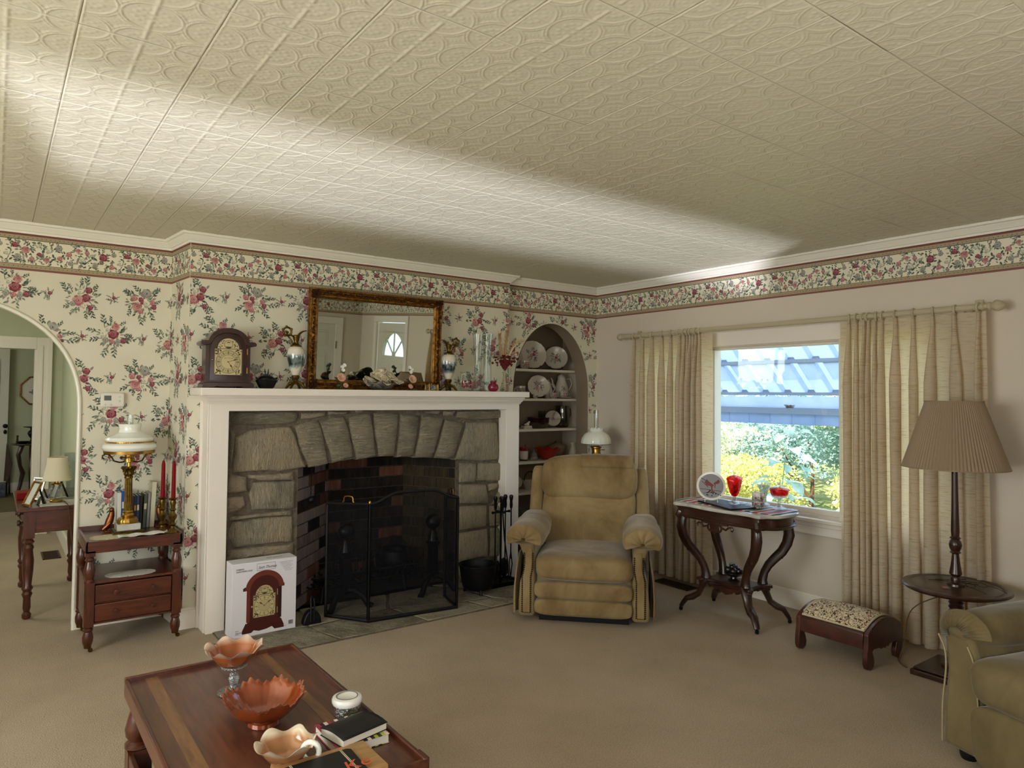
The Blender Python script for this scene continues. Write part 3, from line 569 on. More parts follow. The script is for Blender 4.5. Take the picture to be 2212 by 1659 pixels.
STN_V = [[(1.20,1.15),(1.28,1.19),(1.41,1.20),(1.54,1.21),(1.58,1.14),(1.61,1.03),(1.65,0.94),(1.48,0.92),(1.32,0.93),(1.19,0.93),(1.20,1.04)], [(2.89,1.21),(3.03,1.21),(3.17,1.21),(3.19,1.06),(3.19,0.91),(2.99,0.91),(2.79,0.93),(2.85,1.09)], [(2.83,0.91),(2.98,0.90),(2.98,0.83),(2.97,0.75),(2.83,0.76)], [(3.00,0.90),(3.26,0.89),(3.26,0.75),(3.11,0.75),(2.98,0.76),(2.99,0.84)], [(3.20,1.19),(3.26,1.19),(3.26,0.90),(3.21,0.91)], [(2.83,0.75),(3.07,0.73),(3.09,0.65),(3.10,0.58),(2.83,0.60)], [(2.83,0.58),(3.09,0.57),(3.09,0.40),(2.95,0.40),(2.83,0.40)], [(2.83,0.38),(2.96,0.38),(3.09,0.39),(3.10,0.17),(2.96,0.17),(2.83,0.16)], [(3.12,0.39),(3.25,0.38),(3.26,0.16),(3.12,0.16)], [(1.19,0.63),(1.37,0.64),(1.57,0.63),(1.58,0.46),(1.39,0.47),(1.20,0.47),(1.17,0.54)], [(1.31,0.86),(1.44,0.86),(1.58,0.86),(1.58,0.67),(1.45,0.68),(1.31,0.69),(1.29,0.79)]]
STN_R = [[(1.61,1.29),(1.78,1.30),(1.78,1.27),(1.68,1.25),(1.61,1.25)], [(1.79,1.30),(1.96,1.30),(1.93,1.28),(1.79,1.28)], [(1.98,1.31),(2.11,1.30),(2.10,1.29),(1.99,1.29)], [(2.51,1.30),(2.67,1.30),(2.65,1.27),(2.53,1.28)], [(2.68,1.30),(2.79,1.30),(2.77,1.26),(2.69,1.26)], [(3.08,0.73),(3.20,0.73),(3.20,0.69),(3.10,0.67)], [(3.18,0.65),(3.26,0.70),(3.26,0.57),(3.13,0.57)], [(3.11,0.56),(3.25,0.55),(3.25,0.39),(3.12,0.40)], [(2.83,0.15),(3.26,0.13),(3.26,-0.12),(2.83,-0.06)], [(1.28,0.91),(1.57,0.91),(1.57,0.86),(1.35,0.87),(1.28,0.89)], [(1.17,0.92),(1.27,0.90),(1.28,0.80),(1.16,0.81),(1.16,0.87)], [(1.16,0.78),(1.26,0.78),(1.27,0.72),(1.24,0.69),(1.16,0.68)], [(1.17,0.66),(1.39,0.67),(1.57,0.67),(1.57,0.64),(1.29,0.64),(1.17,0.64)], [(1.17,0.46),(1.58,0.45),(1.58,0.39),(1.34,0.40),(1.16,0.39)], [(1.17,0.38),(1.58,0.38),(1.60,0.20),(1.17,0.22)], [(1.17,0.21),(1.60,0.19),(1.60,0.04),(1.17,0.08)], [(1.17,1.20),(1.20,1.18),(1.19,1.06),(1.17,0.95)]]
FP = T('fireplace', 'rough sandstone fireplace with arched brick firebox under the white mantelpiece', 'fireplace', (2.2,4.5,0))
FPo = Vector((2.2,4.5,0))
def rel(mb, o): return mb.xf(Matrix.Translation(-Vector(o)))
def stone_piece(poly, m, seed):
    R = random.Random(seed); pts = []
    for i in range(len(poly)):
        a, b = Vector(poly[i]), Vector(poly[(i+1) % len(poly)]); n = 2 if (b-a).length > .09 else 1
        for j in range(n):
            q = a+(b-a)*(j/n); e = .0045 if j else .003; pts.append((q.x+R.uniform(-e, e), max(.008, q.y+R.uniform(-e, e))))
    cx = sum(p[0] for p in pts)/len(pts); cz = sum(p[1] for p in pts)/len(pts); n = len(pts); w = MB(); yf = 4.462+R.uniform(-.008, .008)
    ins = lambda p, d: (p[0]+(cx-p[0])*d, p[1]+(cz-p[1])*d)
    size = max(.05, math.sqrt((max(p[0] for p in pts)-min(p[0] for p in pts))*(max(p[1] for p in pts)-min(p[1] for p in pts))))
    d1 = min(.25, .006/size*2); d2 = min(.4, .02/size*2)
    rings = [(pts, 4.535), ([ins(p, d1*.3) for p in pts], yf+.022), ([ins(p, d1) for p in pts], yf+.008), ([ins(p, d2) for p in pts], yf)]
    vs = [(p[0], y+R.uniform(-.002, .002), p[1]) for ps, y in rings for p in ps]; fs = []
    for r in range(3):
        for i in range(n): fs.append((r*n+i, r*n+(i+1) % n, (r+1)*n+(i+1) % n, (r+1)*n+i))
    vs.append((cx, yf-.006, cz)); fs += [(3*n+i, 3*n+(i+1) % n, 4*n) for i in range(n)]
    rel(w.add(vs, fs), FPo).build('stone', m, FP, ang=50)
for key, L in (('stone_h', STN_H), ('stone_v', STN_V), ('stone_rough', STN_R)):
    for i, P in enumerate(L): stone_piece(P, key, i*7+len(key))
# mortar bed behind the stones, following the arch
mbk = MB(); YM = 4.486; av = [(1.60,.95),(1.80,.955),(1.98,.975),(2.15,.985),(2.31,.98),(2.45,.965),(2.60,.955),(2.82,.93)]
for (x0, z0), (x1, z1) in zip(av, av[1:]): mbk.prism([(x0,z0),(x0,1.31),(x1,1.31),(x1,z1)], YM, YM+.07)
mbk.box(1.12, YM, 0, 1.60, YM+.07, 1.31).box(2.82, YM, 0, 3.28, YM+.07, 1.31)
rel(mbk, FPo).build('mortar_bed', 'mortar', FP)
# firebox of laid bricks
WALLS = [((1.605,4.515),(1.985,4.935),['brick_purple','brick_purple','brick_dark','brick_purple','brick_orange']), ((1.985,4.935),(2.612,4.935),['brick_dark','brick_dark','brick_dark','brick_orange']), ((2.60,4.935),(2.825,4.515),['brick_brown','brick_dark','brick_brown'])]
PR = {}
for m in ('brick_purple','brick_dark','brick_orange','brick_brown'): 
    o = MB().box(-.5,0,0,.5,.05,.07).build('brick', m, FP); PR[m] = [o, False]
R = random.Random(3); bk = MB()
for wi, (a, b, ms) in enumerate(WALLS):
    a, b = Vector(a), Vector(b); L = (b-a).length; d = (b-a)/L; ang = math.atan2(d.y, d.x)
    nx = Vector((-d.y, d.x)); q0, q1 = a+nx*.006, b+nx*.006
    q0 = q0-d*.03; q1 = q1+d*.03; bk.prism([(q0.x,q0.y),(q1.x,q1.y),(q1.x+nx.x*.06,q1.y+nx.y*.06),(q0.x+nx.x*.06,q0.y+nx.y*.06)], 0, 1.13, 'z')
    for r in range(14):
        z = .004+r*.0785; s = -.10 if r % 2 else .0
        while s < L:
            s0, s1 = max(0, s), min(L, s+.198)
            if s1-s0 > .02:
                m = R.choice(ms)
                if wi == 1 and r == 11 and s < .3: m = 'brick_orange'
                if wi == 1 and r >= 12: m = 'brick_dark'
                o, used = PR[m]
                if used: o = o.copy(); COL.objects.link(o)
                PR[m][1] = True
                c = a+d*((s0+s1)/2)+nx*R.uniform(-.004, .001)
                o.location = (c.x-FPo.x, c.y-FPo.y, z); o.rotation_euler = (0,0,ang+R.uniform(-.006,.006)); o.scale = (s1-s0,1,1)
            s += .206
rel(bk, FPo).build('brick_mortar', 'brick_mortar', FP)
rel(MB().box(1.5,4.58,1.10,2.95,5.1,1.16).box(1.60,4.512,1.02,2.82,4.58,1.31), FPo).build('smoke_shelf', 'soot_and_shade', FP)
rel(MB().prism([(1.6,4.5),(2.83,4.5),(2.62,4.95),(1.97,4.95)], 0, .006, 'z'), FPo).build('ash_floor', 'ash', FP)
# hearth of flagstones
HT = T('hearth', 'grey flagstone hearth let into the carpet in front of the fire', 'hearth', (2.2,4.2,0))
for i, P in enumerate([[(1.08,3.85),(1.62,3.85),(1.56,4.15),(1.08,4.25)],[(1.08,4.27),(1.56,4.17),(1.62,4.42),(1.6,4.53),(1.08,4.53)],[(1.64,3.85),(2.2,3.85),(2.12,4.2),(1.58,4.14)],[(1.58,4.17),(2.12,4.22),(2.25,4.52),(1.64,4.52)],[(2.22,3.85),(2.68,3.85),(2.62,4.04),(2.14,4.19)],[(2.70,3.85),(2.96,3.85),(2.83,4.01),(2.645,4.04)],[(2.14,4.215),(2.62,4.065),(2.80,4.04),(2.76,4.35),(2.6,4.52),(2.28,4.52)],[(2.98,3.85),(3.36,3.85),(3.36,4.56),(2.64,4.53),(2.785,4.36),(2.83,4.035)]]):
    R = random.Random(i); pts = []
    for j in range(len(P)):
        a, b = Vector(P[j]), Vector(P[(j+1) % len(P)])
        for q in range(3): t = a+(b-a)*(q/3); pts.append((t.x+R.uniform(-.007,.007), max(3.85, t.y+R.uniform(-.007,.007))))
    rel(MB().prism(pts, 0, .010+R.uniform(-.002,.002), 'z'), (2.2,4.2,0)).build('flagstone', 'flag', HT, bevel=.003)
rel(MB().box(1.07,3.84,0,3.37,4.6,.006), (2.2,4.2,0)).build('hearth_mortar', 'mortar', HT)

# white mantelpiece
MT = T('mantelpiece', 'cream painted mantelpiece with flat legs and deep shelf around the stone fireplace', 'mantelpiece', (2.15,4.4,0)); MO = (2.15,4.4,0)
Y0 = 4.385
rel(MB().box(1.030,Y0,0,1.137,YC,1.312).box(1.024,Y0+.03,0,1.030,YC,1.40).box(1.012,YC-.03,0,1.03,YC,1.40), MO).build('leg', 'white_paint', MT, bevel=.003)
rel(MB().box(3.196,Y0,0,3.322,YC,1.312), MO).build('leg', 'white_paint', MT, bevel=.003)
rel(MB().box(1.030,Y0,1.308,3.322,YC,1.402), MO).build('header', 'white_paint', MT, bevel=.003)
bm_ = [(0,1.350),(.006,1.350),(.009,1.362),(.019,1.372),(.022,1.386),(.030,1.388),(.030,1.402),(0,1.402)]
w = MB(); P = [(1.030,YC),(1.030,Y0),(3.322,Y0),(3.322,YC)]; D = [(-1,0),(-1,-1),(1,-1),(1,0)]; kk = len(bm_)
w.add([(p[0]+d[0]*q[0], p[1]+d[1]*q[0], q[1]) for p, d in zip(P, D) for q in bm_], [(i*kk+j, i*kk+(j+1) % kk, (i+1)*kk+(j+1) % kk, (i+1)*kk+j) for i in range(3) for j in range(kk)])
rel(w, MO).build('bed_moulding', 'white_paint', MT)
rel(MB().box(.952,4.277,1.402,3.340,YC-.001,1.446), MO).build('shelf', 'white_paint', MT, bevel=.004)
SH = 1.446

# ---------------------------- things on the hearth
def bar(w, a, b, t=.006): w.tube([a, b], t*1.2, 4); return w
SA, SB, SCc, SD = Vector((1.718,4.275)), Vector((1.888,4.016)), Vector((2.487,3.949)), Vector((2.56,4.225))
FS = T('fire_screen', 'black three-fold wire mesh fire screen with arched centre panel and brass handles', 'fire screen', (2.15,4.05,0))
def panel(a, b, za, zb, arch_h, name):
    n = 24 if arch_h else 1; w = MB(); top_ = []
    for i in range(n+1):
        t = i/n; p = a+(b-a)*t; z = za+(zb-za)*t
        if arch_h: q = max(0, (1-abs(2*t-1))); z += arch_h*(.5-.5*math.cos(PI*min(1, q*1.55)))*1.0
        top_.append((p.x, p.y, z))
    w.tube([(a.x,a.y,.012),(a.x,a.y,za)], .0095, 6).tube([(b.x,b.y,.012),(b.x,b.y,zb)], .0095, 6).tube([(a.x,a.y,.022),(b.x,b.y,.022)], .011, 6).tube(top_, .0105, 6)
    pp = FS if name else None
    f = rel(w, (2.15,4.05,0)).build(name, 'iron', FS)
    g = MB(); vs = []
    for p in top_: vs += [(p[0], p[1], .022), p]
    g.add(vs, [(2*i, 2*i+2, 2*i+3, 2*i+1) for i in range(n)])
    rel(g, (2.15,4.05,0)).build('wire_mesh', 'screen_mesh', f)
panel(SA, SB, .722, .735, 0, 'screen_panel'); panel(SB, SCc, .735, .738, .062, 'screen_panel'); panel(SCc, SD, .738, .725, 0, 'screen_panel')
def screen_handle(p, d, z):
    w = MB(); p, d = Vector(p), Vector(d).normalized(); pts = [(p.x+d.x*s*.033, p.y+d.y*s*.033, z+h) for s, h in ((-1.25,-.004),(-1,.004),(-1,.022),(-.8,.032),(0,.035),(.8,.032),(1,.022),(1,.004),(1.25,-.004))]
    rel(w.tube(pts, .0045, 6), (2.15,4.05,0)).build('handle', 'brass', FS)
screen_handle((SA+SB)/2, SB-SA, .742); screen_handle((SCc+SD)/2, SD-SCc, .744)
rel(MB().ball((SB.x,SB.y,.745), (.009,.009,.014), 10, 8), (2.15,4.05,0)).build('knob', 'brass', FS)
def andiron(x, y, label):
    t = T('andiron', label, 'andiron', (x,y,0), group='pair of andirons')
    MB().ball((0,0,.505), .056, 20, 14).lathe([(.0,.47),(.028,.468),(.022,.45),(.03,.43),(.036,.40),(.042,.372),(.026,.368),(0,.366)], 16).build('finial', 'iron_gloss', t)
    MB().lathe([(0,.366),(.05,.364),(.052,.35),(.04,.34),(.036,.33),(.038,.24),(.043,.10),(0,.10)], 4, a0=PI/4).build('post', 'iron_gloss', t, ang=30)
    for s in (-1, 1): MB().tube([(s*.01,-.01,.12),(s*.05,-.03,.115),(s*.10,-.06,.075),(s*.125,-.08,.03),(s*.15,-.095,.012)], [.024,.024,.021,.02,.024], 8).build('leg', 'iron_gloss', t)
    MB().tube([(0,.02,.12),(0,.1,.125),(0,.40,.10),(0,.40,.0)], .012, 6).build('billet_bar', 'iron', t)
andiron(1.902, 4.40, 'black iron ball-topped andiron behind the narrow left screen panel'); andiron(2.565, 4.40, 'black iron ball-topped andiron behind the arched centre screen panel')
gr = T('fire_grate', 'black iron fire grate in the brick firebox', 'grate', (2.12,4.66,0)); 
f_ = MB().tube([(-.40,-.13,.19),(.40,-.13,.19)], .009, 6).tube([(-.40,.16,.21),(.40,.16,.21)], .009, 6).tube([(-.36,-.08,.11),(.36,-.08,.11)], .01, 6).tube([(-.36,.12,.11),(.36,.12,.11)], .01, 6)
f_.build('rail', 'iron', gr); s0 = None
for i in range(17):
    if s0 is None: s0 = MB().tube([(0,-.135,.215),(0,-.11,.13),(0,-.06,.105),(0,.10,.105),(0,.15,.15),(0,.165,.235)], .0065, 6).build('grate_bar', 'iron', gr); s = s0
    else: s = s0.copy(); COL.objects.link(s)
    s.location = (-.38+i*.0475,0,0)
for sx in (-.3,.3):
    for sy in (-.08,.12): MB().tube([(sx,sy,.11),(sx*1.05,sy*1.2,.0)], .012, 6).build('leg', 'iron', gr)
ck = T('cauldron', 'black iron cauldron resting on the fire grate behind the screen', 'cauldron', (2.40,4.68,.112))
MB().lathe([(0,0),(.06,.008),(.098,.05),(.105,.10),(.095,.145),(.09,.16),(.105,.172),(.112,.176),(.106,.176),(.088,.165),(.09,.10),(.05,.02),(0,.015)], 28).build('pot', 'iron', ck); MB().tube([(.10*math.cos(a),.0+.02*math.sin(a),.16+.10*math.sin(a)) for a in [PI*i/12 for i in range(13)]], .004, 6).build('bail', 'iron', ck)
ch = T('damper_chain', 'thin damper pull chain hanging inside the firebox at left', 'chain', (1.712,4.545,.97)); w = MB()
for i in range(16): w.tube([(.005*math.cos(a) if i % 2 else 0, 0 if i % 2 else .005*math.cos(a), -.0075-i*.0145+.009*math.sin(a)) for a in [2*PI*j/10 for j in range(10)]], .0016, 5, True)
w.build('links', 'wire_dark', ch); MB().lathe([(0,-.285),(.012,-.28),(.021,-.265),(.02,-.25),(.01,-.238),(0,-.235)], 14).build('pull_knob', 'iron', ch)
bu = T('ash_bucket', 'black iron footed pot with thin wire bail beside the fire tools', 'bucket', (2.815,4.19,.010))
MB().lathe([(0,.022),(.07,.022),(.10,.035),(.112,.06),(.128,.15),(.135,.195),(.14,.198),(.14,.204),(.132,.204),(.128,.195),(.12,.15),(.105,.06),(.06,.035),(0,.034)], 32).build('pot', 'iron', bu)
for a in (250,10,130): MB().tube([(.085*math.cos(rad(a)),.085*math.sin(rad(a)),.04),(.10*math.cos(rad(a)),.10*math.sin(rad(a)),0)], [.013,.009], 6).build('leg', 'iron', bu)
for s in (-1, 1): MB().tube([(s*.085,-.108,.198),(s*.092,-.118,.21),(s*.098,-.122,.20),(s*.094,-.118,.165)], .0045, 6).xf(Matrix.Rotation(rad(-20 if s < 0 else 0),4,'Z')).build('lug', 'iron', bu)
MB().tube([(-.118,-.085,.19),(-.085,-.125,.175),(-.02,-.14,.135),(.04,-.138,.105),(.09,-.118,.10),(.124,-.07,.12),(.132,-.03,.17)], .0028, 6).build('bail', 'wire_dark', bu)
ts = T('fire_tool_stand', 'black iron stand with flat tray holding the fire tools beside the right mantelpiece leg', 'fire tool stand', (3.075,4.275,.010))
MB().box(-.125,-.075,0,.125,.075,.014).box(-.125,-.08,0,.125,-.07,.03).box(-.125,.07,0,.125,.08,.03).box(-.13,-.08,0,-.12,.08,.03).box(.12,-.08,0,.13,.08,.03).build('tray', 'iron_gloss', ts, bevel=.002)
MB().tube([(0,0,.01),(0,0,.60)], .008, 8).lathe([(0,.60),(.013,.605),(.009,.62),(.014,.635),(.009,.65),(0,.655)], 12).build('pole', 'iron_gloss', ts)
MB().tube([(-.075,0,.535),(.075,0,.535)], .007, 6).tube([(0,-.055,.535),(0,.055,.535)], .007, 6).ball((-.075,0,.535),.011,8,6).ball((.075,0,.535),.011,8,6).build('rack', 'iron_gloss', ts)
def ftool(name, dx, dy, label, fn, lean=0):
    t = T(name, label, 'fire tool', (3.075+dx,4.275+dy,.552), group=None); w = MB().tube([(0,0,.03),(lean*.4,0,-.2),(lean,0,-.36)], .005, 6)
    w.build('shaft', 'iron_gloss', t); MB().lathe([(0,.015),(.009,.017),(.012,.04),(.010,.075),(.013,.082),(.013,.09),(.016,.10),(.012,.115),(0,.12)], 12).build('handle', 'iron_gloss', t); fn(t)
ftool('fire_brush', -.065, -.02, 'black hearth brush hanging at the left of the tool stand', lambda t: MB().lathe([(0,-.355),(.022,-.36),(.034,-.40),(.036,-.45),(.03,-.50),(0,-.505)], 14).build('bristles', 'iron', t))
ftool('fire_poker', -.028, -.058, 'black poker with a hooked tip crossing the front of the tool stand', lambda t: MB().tube([(.05,0,-.36),(.062,0,-.48),(.05,0,-.515)], .005, 6).tube([(.057,0,-.44),(.03,0,-.47)], .004, 6).build('hook', 'iron_gloss', t), .05)
ftool('fire_shovel', .055, .02, 'black round-bladed hearth shovel on the right of the tool stand', lambda t: MB().grid(lambda u, v: (.045*math.sin(PI*u)**.5*(v*2-1), .018*(v*2-1)**2, -.36-.14*u), 12, 8).build('blade', 'iron', t, solid=.002))
ftool('fire_tongs', .078, -.022, 'black fire tongs hanging beside the round shovel', lambda t: MB().tube([(0,0,-.3),(-.014,0,-.40),(0,0,-.50)], .004, 6).tube([(0,0,-.3),(.014,0,-.40),(0,0,-.50)], .004, 6).build('jaw', 'iron_gloss', t))
tv = T('crumb_scraper', 'small black half-moon iron with a forked upright handle on the hearth by the clock carton', 'fire tool', (1.60,4.20,.010))
MB().prism([(-.056,0)]+[(.056*math.cos(PI*i/14), .085*math.sin(PI*i/14)) for i in range(14, -1, -1)][::-1]+[], -.02, .03).build('body', 'iron', tv, bevel=.006)
MB().tube([(-.014,-.022,.02),(-.012,-.02,.10),(-.012,-.012,.15),(-.004,0,.165),(.008,-.012,.155),(.010,-.02,.10),(.008,-.022,.02)], .0055, 6).build('handle', 'iron', tv)

# printed clock picture, also the dial of the real clock
def dial_shapes():
    o = []; circ = lambda x, y, r, n=24, a0=0, a1=2*PI: [(x+r*math.cos(a0+(a1-a0)*i/n), y+r*math.sin(a0+(a1-a0)*i/n)) for i in range(n if a1-a0 > 6 else n+1)]
    o.append(([(-.5,-.5),(.5,-.5),(.5,.5),(-.5,.5)], 0, 0)); o.append((circ(0,.52,.40,20,0,PI), 0, 0))
    R = random.Random(2)
    for sx in (-1,1):
        for sy in (-1,1):
            for i in range(16):
                x, y = R.uniform(.27,.48), R.uniform(.27,.48)
                if math.hypot(x,y) > .48: o.append((circ(sx*x, sy*y, R.uniform(.018,.035), 5), 1, 1))
        for i in range(16):
            x, y = R.uniform(.14,.36), R.uniform(.54,.84)
            if math.hypot(x,y-.52) < .38 and math.hypot(x,y-.68) > .19: o.append((circ(sx*x, y, R.uniform(.018,.03), 5), 1, 1))
    o.append((circ(0,0,.455,40), 1, 1)); o.append((circ(0,0,.44,40), 2, 2)); o.append((circ(0,0,.272,32), 1, 3)); o.append((circ(0,0,.264,32), 0, 4))
    for h in range(12):
        a = rad(30*h); c, s = math.cos(a), math.sin(a)
        for t in ((-.022,.0,.022) if h % 3 == 0 else (-.012,.012)): o.append(([(r*s+q*c, r*c-q*s) for r, q in ((.30,t-.006),(.41,t-.006),(.41,t+.006),(.30,t+.006))], 1, 3))
        a += rad(15); o.append((circ(.35*math.sin(a), .35*math.cos(a), .014, 6), 1, 3))
    o.append((circ(0,.68,.165,24), 1, 2)); o.append((circ(0,.68,.15,24), 0, 3)); o.append((circ(0,.68,.145,12,rad(215),rad(325)), 1, 4)); o.append((circ(0,.68,.10,12,rad(40),rad(140)), 1, 4))
    return o
def hand(a, L, wd): 
    c, s = math.cos(a), math.sin(a); T_ = lambda r, q: (r*s+q*c, r*c-q*s)
    return [([T_(-.05,-.008),T_(L*.5,-.008),T_(L*.55,-wd),T_(L*.75,-wd*.8),T_(L,0),T_(L*.75,wd*.8),T_(L*.55,wd),T_(L*.5,.008),T_(-.05,.008)], 1, 6)]
mat('dial_brass', '#c4b78e', .3, .75); mat('dial_cream', '#b3a67f', .45, .2)
mat('pr_brass', '#b3a275', .5); mat('pr_dark', '#3f3222', .6); mat('pr_cream', '#c0b184', .5); mat('pr_wood', '#45150f', .45); mat('pr_wood2', '#6a2c20', .45); mat('pr_wood3', '#2c0b08', .45)
def flat(shapes, o, dx, dz, n, sc, lay=.00015):
    w = MB(); o, dx, dz, n = Vector(o), Vector(dx), Vector(dz), Vector(n)
    for i, (pts, c, l) in enumerate(shapes): w.m = c; w.add([o+dx*(x*sc)+dz*(y*sc)+n*(.0004+l*lay+(i % 50)*.0000022) for x, y in pts], [list(range(len(pts)))])
    return w
def text(body, size, loc, rot, m, parent, shear=0, align='LEFT', sx=1.0):
    cu = bpy.data.curves.new('lettering', 'FONT'); cu.body = body; cu.size = size; cu.shear = shear; cu.align_x = align; cu.extrude = .00015; cu.resolution_u = 3
    tmp = bpy.data.objects.new('lettering', cu); COL.objects.link(tmp); dg = bpy.context.evaluated_depsgraph_get(); me = bpy.data.meshes.new_from_object(tmp.evaluated_get(dg)); bpy.data.objects.remove(tmp)
    me.materials.clear(); me.materials.append(MATS[m]); o = bpy.data.objects.new('lettering', me); COL.objects.link(o); o.parent = parent; o.location = loc; o.rotation_euler = rot; o.scale = (sx,1,1); return o
UP = (PI/2,0,0)
cb = T('clock_carton', 'white cardboard clock carton printed with a mantel clock picture at the left of the hearth', 'box', (1.308,4.247,.010), rad(.5))
MB().box(-.187,-.062,0,.187,.062,.424).build('carton', ['card_white'], cb, bevel=.002)
sh = []; ox, oz = 0, 0
def R_(x0, y0, x1, y1, c, l): return ([(x0,y0),(x1,y0),(x1,y1),(x0,y1)], c, l)
arcp = [(.092*math.cos(PI*i/20), .262+.085*math.sin(PI*i/20)) for i in range(21)]
sh.append((arcp, 3, 0)); sh.append(R_(-.098,.075,.092,.27,3,0)); sh.append(([(-.127,.018),(.115,.018),(.115,.035),(.098,.075),(-.108,.075),(-.127,.035)], 3, 0)); sh.append(([(-.075,.018),(.06,.018),(.045,.036),(.01,.026),(-.03,.022),(-.06,.030)], 6, 1))
sh.append(([(-.125,.262),(-.125,.278),(-.115,.284),(-.09,.286),(-.09,.262)], 3, 1)); sh.append(([(.115,.262),(.115,.278),(.107,.284),(.085,.286),(.085,.262)], 3, 1))
sh.append(([(.112*math.cos(PI*i/20), .262+.107*math.sin(PI*i/20)) for i in range(21)]+[(.084*math.cos(PI*i/20), .262+.078*math.sin(PI*i/20)) for i in range(20,-1,-1)], 4, 2)); sh.append(R_(-.104,.08,-.084,.262,4,1)); sh.append(R_(.079,.08,.099,.262,5,1)); sh.append(R_(.072,.215,.0755,.25,0,2)); sh.append(R_(.072,.11,.0755,.145,0,2)); sh.append(([(-.079,.168),(-.073,.174),(-.067,.168),(-.073,.160)], 0, 3))
ds = [([(x*.128-.002, y*.128+.165) for x, y in p], c, l+4) for p, c, l in dial_shapes()+hand(rad(-52),.3,.03)+hand(rad(52),.40,.025)]
flat(sh+ds, (0,-.0622,0), (1,0,0), (0,0,1), (0,-1,0), 1.0).build('clock_picture', ['pr_brass','pr_dark','pr_cream','pr_wood','pr_wood2','pr_wood3','card_white'], cb, ang=180, solid=0)
text('STURBRIDGE\nQUARTZ MANTEL CLOCK', .0125, (-.166,-.0628,.386), UP, 'black_print', cb, sx=.62)
text('Seth Thomas', .0225, (-.042,-.0628,.381), UP, 'black_print', cb, shear=.45, sx=.9)
flat([R_(-.048,.370,.058,.3715,0,0),R_(-.048,.4095,.058,.411,0,0),R_(-.048,.3715,-.0468,.4095,0,0),R_(.0568,.3715,.058,.4095,0,0)]+[R_(.082+.005*i,.404-.0075*i,.165-.004*(i % 3)*2,.4052-.0075*i,0,0) for i in range(8)]+[R_(.142+i*.0032,.028,.142+i*.0032+(.0022 if i % 3 else .001),.052,0,0) for i in range(9)]+[R_(.08,.022,.13,.0235,0,0),R_(-.165,.020,-.14,.022,0,0),R_(-.165,.040,-.145,.042,0,0),R_(-.125,.040,-.105,.042,0,0)], (0,-.0622,0), (1,0,0), (0,0,1), (0,-1,0), 1).build('small_print', 'black_print', cb, ang=180, solid=0)
text('Seth Thomas', .010, (-.165,-.0628,.026), UP, 'black_print', cb, shear=.45); text('Seth Thomas', .018, (.02,-.01,.4246), (0,0,0), 'black_print', cb, shear=.45)
# ------------------------------------------------------------------ things on the mantel shelf
def circ2(x, y, r, n=20, a0=0, a1=2*PI): return [(x+r*math.cos(a0+(a1-a0)*i/n), y+r*math.sin(a0+(a1-a0)*i/n)) for i in range(n+1)]
ck = T('mantel_clock', 'dark cherry wooden mantel clock with arched top and brass dial', 'clock', (1.133,4.46,SH), rad(-2))
D0, D1 = -.062, .062
MB().prism([(-.148,0),(-.085,0),(-.07,.010),(-.03,.006),(.03,.006),(.07,.010),(.085,0),(.148,0),(.148,.022),(.138,.034),(-.138,.034),(-.148,.022)], D0-.012, D1).build('plinth', 'clock_wood', ck, bevel=.003)
bodyp = [(-.128,.034),(.128,.034),(.128,.262)]+[(.102*math.cos(a), .262+.075*math.sin(a)) for a in [PI*i/18 for i in range(19)]]+[(-.128,.262)]
MB().prism(bodyp, D0+.012, D1-.004).build('case', 'clock_wood', ck)
dp = [(.062*1.0,.07),(.098,.07)]; fr = MB()
outer = [(-.105,.046),(.105,.046),(.105,.262)]+[(.098*math.cos(a), .262+.068*math.sin(a)) for a in [PI*i/18 for i in range(19)]]+[(-.105,.262)]
inner = [(-.080,.074),(.080,.074),(.080,.240)]+[(.070*math.cos(a), .242+.064*math.sin(a)) for a in [PI*i/18 for i in range(19)]]+[(-.080,.240)]
n = len(outer); fr.add([(x,D0,z) for x, z in outer]+[(x,D0-.002,z) for x, z in inner]+[(x,D0+.014,z) for x, z in outer]+[(x,D0+.014,z) for x, z in inner], [f for i in range(n) for f in ((i,(i+1)%n,n+(i+1)%n,n+i),(i,2*n+i,2*n+(i+1)%n,(i+1)%n),(n+i,n+(i+1)%n,3*n+(i+1)%n,3*n+i))])
fdo = fr.build('door', 'clock_wood', ck); MB().ball((-.094,D0-.008,.168), (.006,.008,.006), 10, 8).build('knob', 'silver', fdo)
MB().box(.104,D0-.004,.09,.110,D0+.006,.125).box(.104,D0-.004,.205,.110,D0+.006,.24).build('hinge', 'brass', fdo)
w = MB(); A = [PI*i/22 for i in range(23)]
top_o = [(.158,.258),(.160,.272),(.150,.281),(.130,.283)]+[(.118*math.cos(a), .268+.094*math.sin(a)) for a in A[1:-1]]+[(-.130,.283),(-.150,.281),(-.160,.272),(-.158,.258)]
top_i = [(.135,.254),(.130,.254),(.120,.256),(.108,.258)]+[(.096*math.cos(a), .262+.070*math.sin(a)) for a in A[1:-1]]+[(-.108,.258),(-.120,.256),(-.130,.254),(-.135,.254)]
n = len(top_o); vs = [(x,y,z) for ps, y in ((top_o,D0-.014),(top_i,D0-.014),(top_o,D1+.004),(top_i,D1+.004)) for x, z in ps]
w.add(vs, [f for i in range(n-1) for f in ((i,i+1,n+i+1,n+i),(i,2*n+i,2*n+i+1,i+1),(n+i,n+i+1,3*n+i+1,3*n+i),(2*n+i,3*n+i,3*n+i+1,2*n+i+1))]+[(0,n,3*n,2*n),(n-1,2*n-1,4*n-1,3*n-1)])
w.build('arched_moulding', 'clock_wood', ck, bevel=.004)
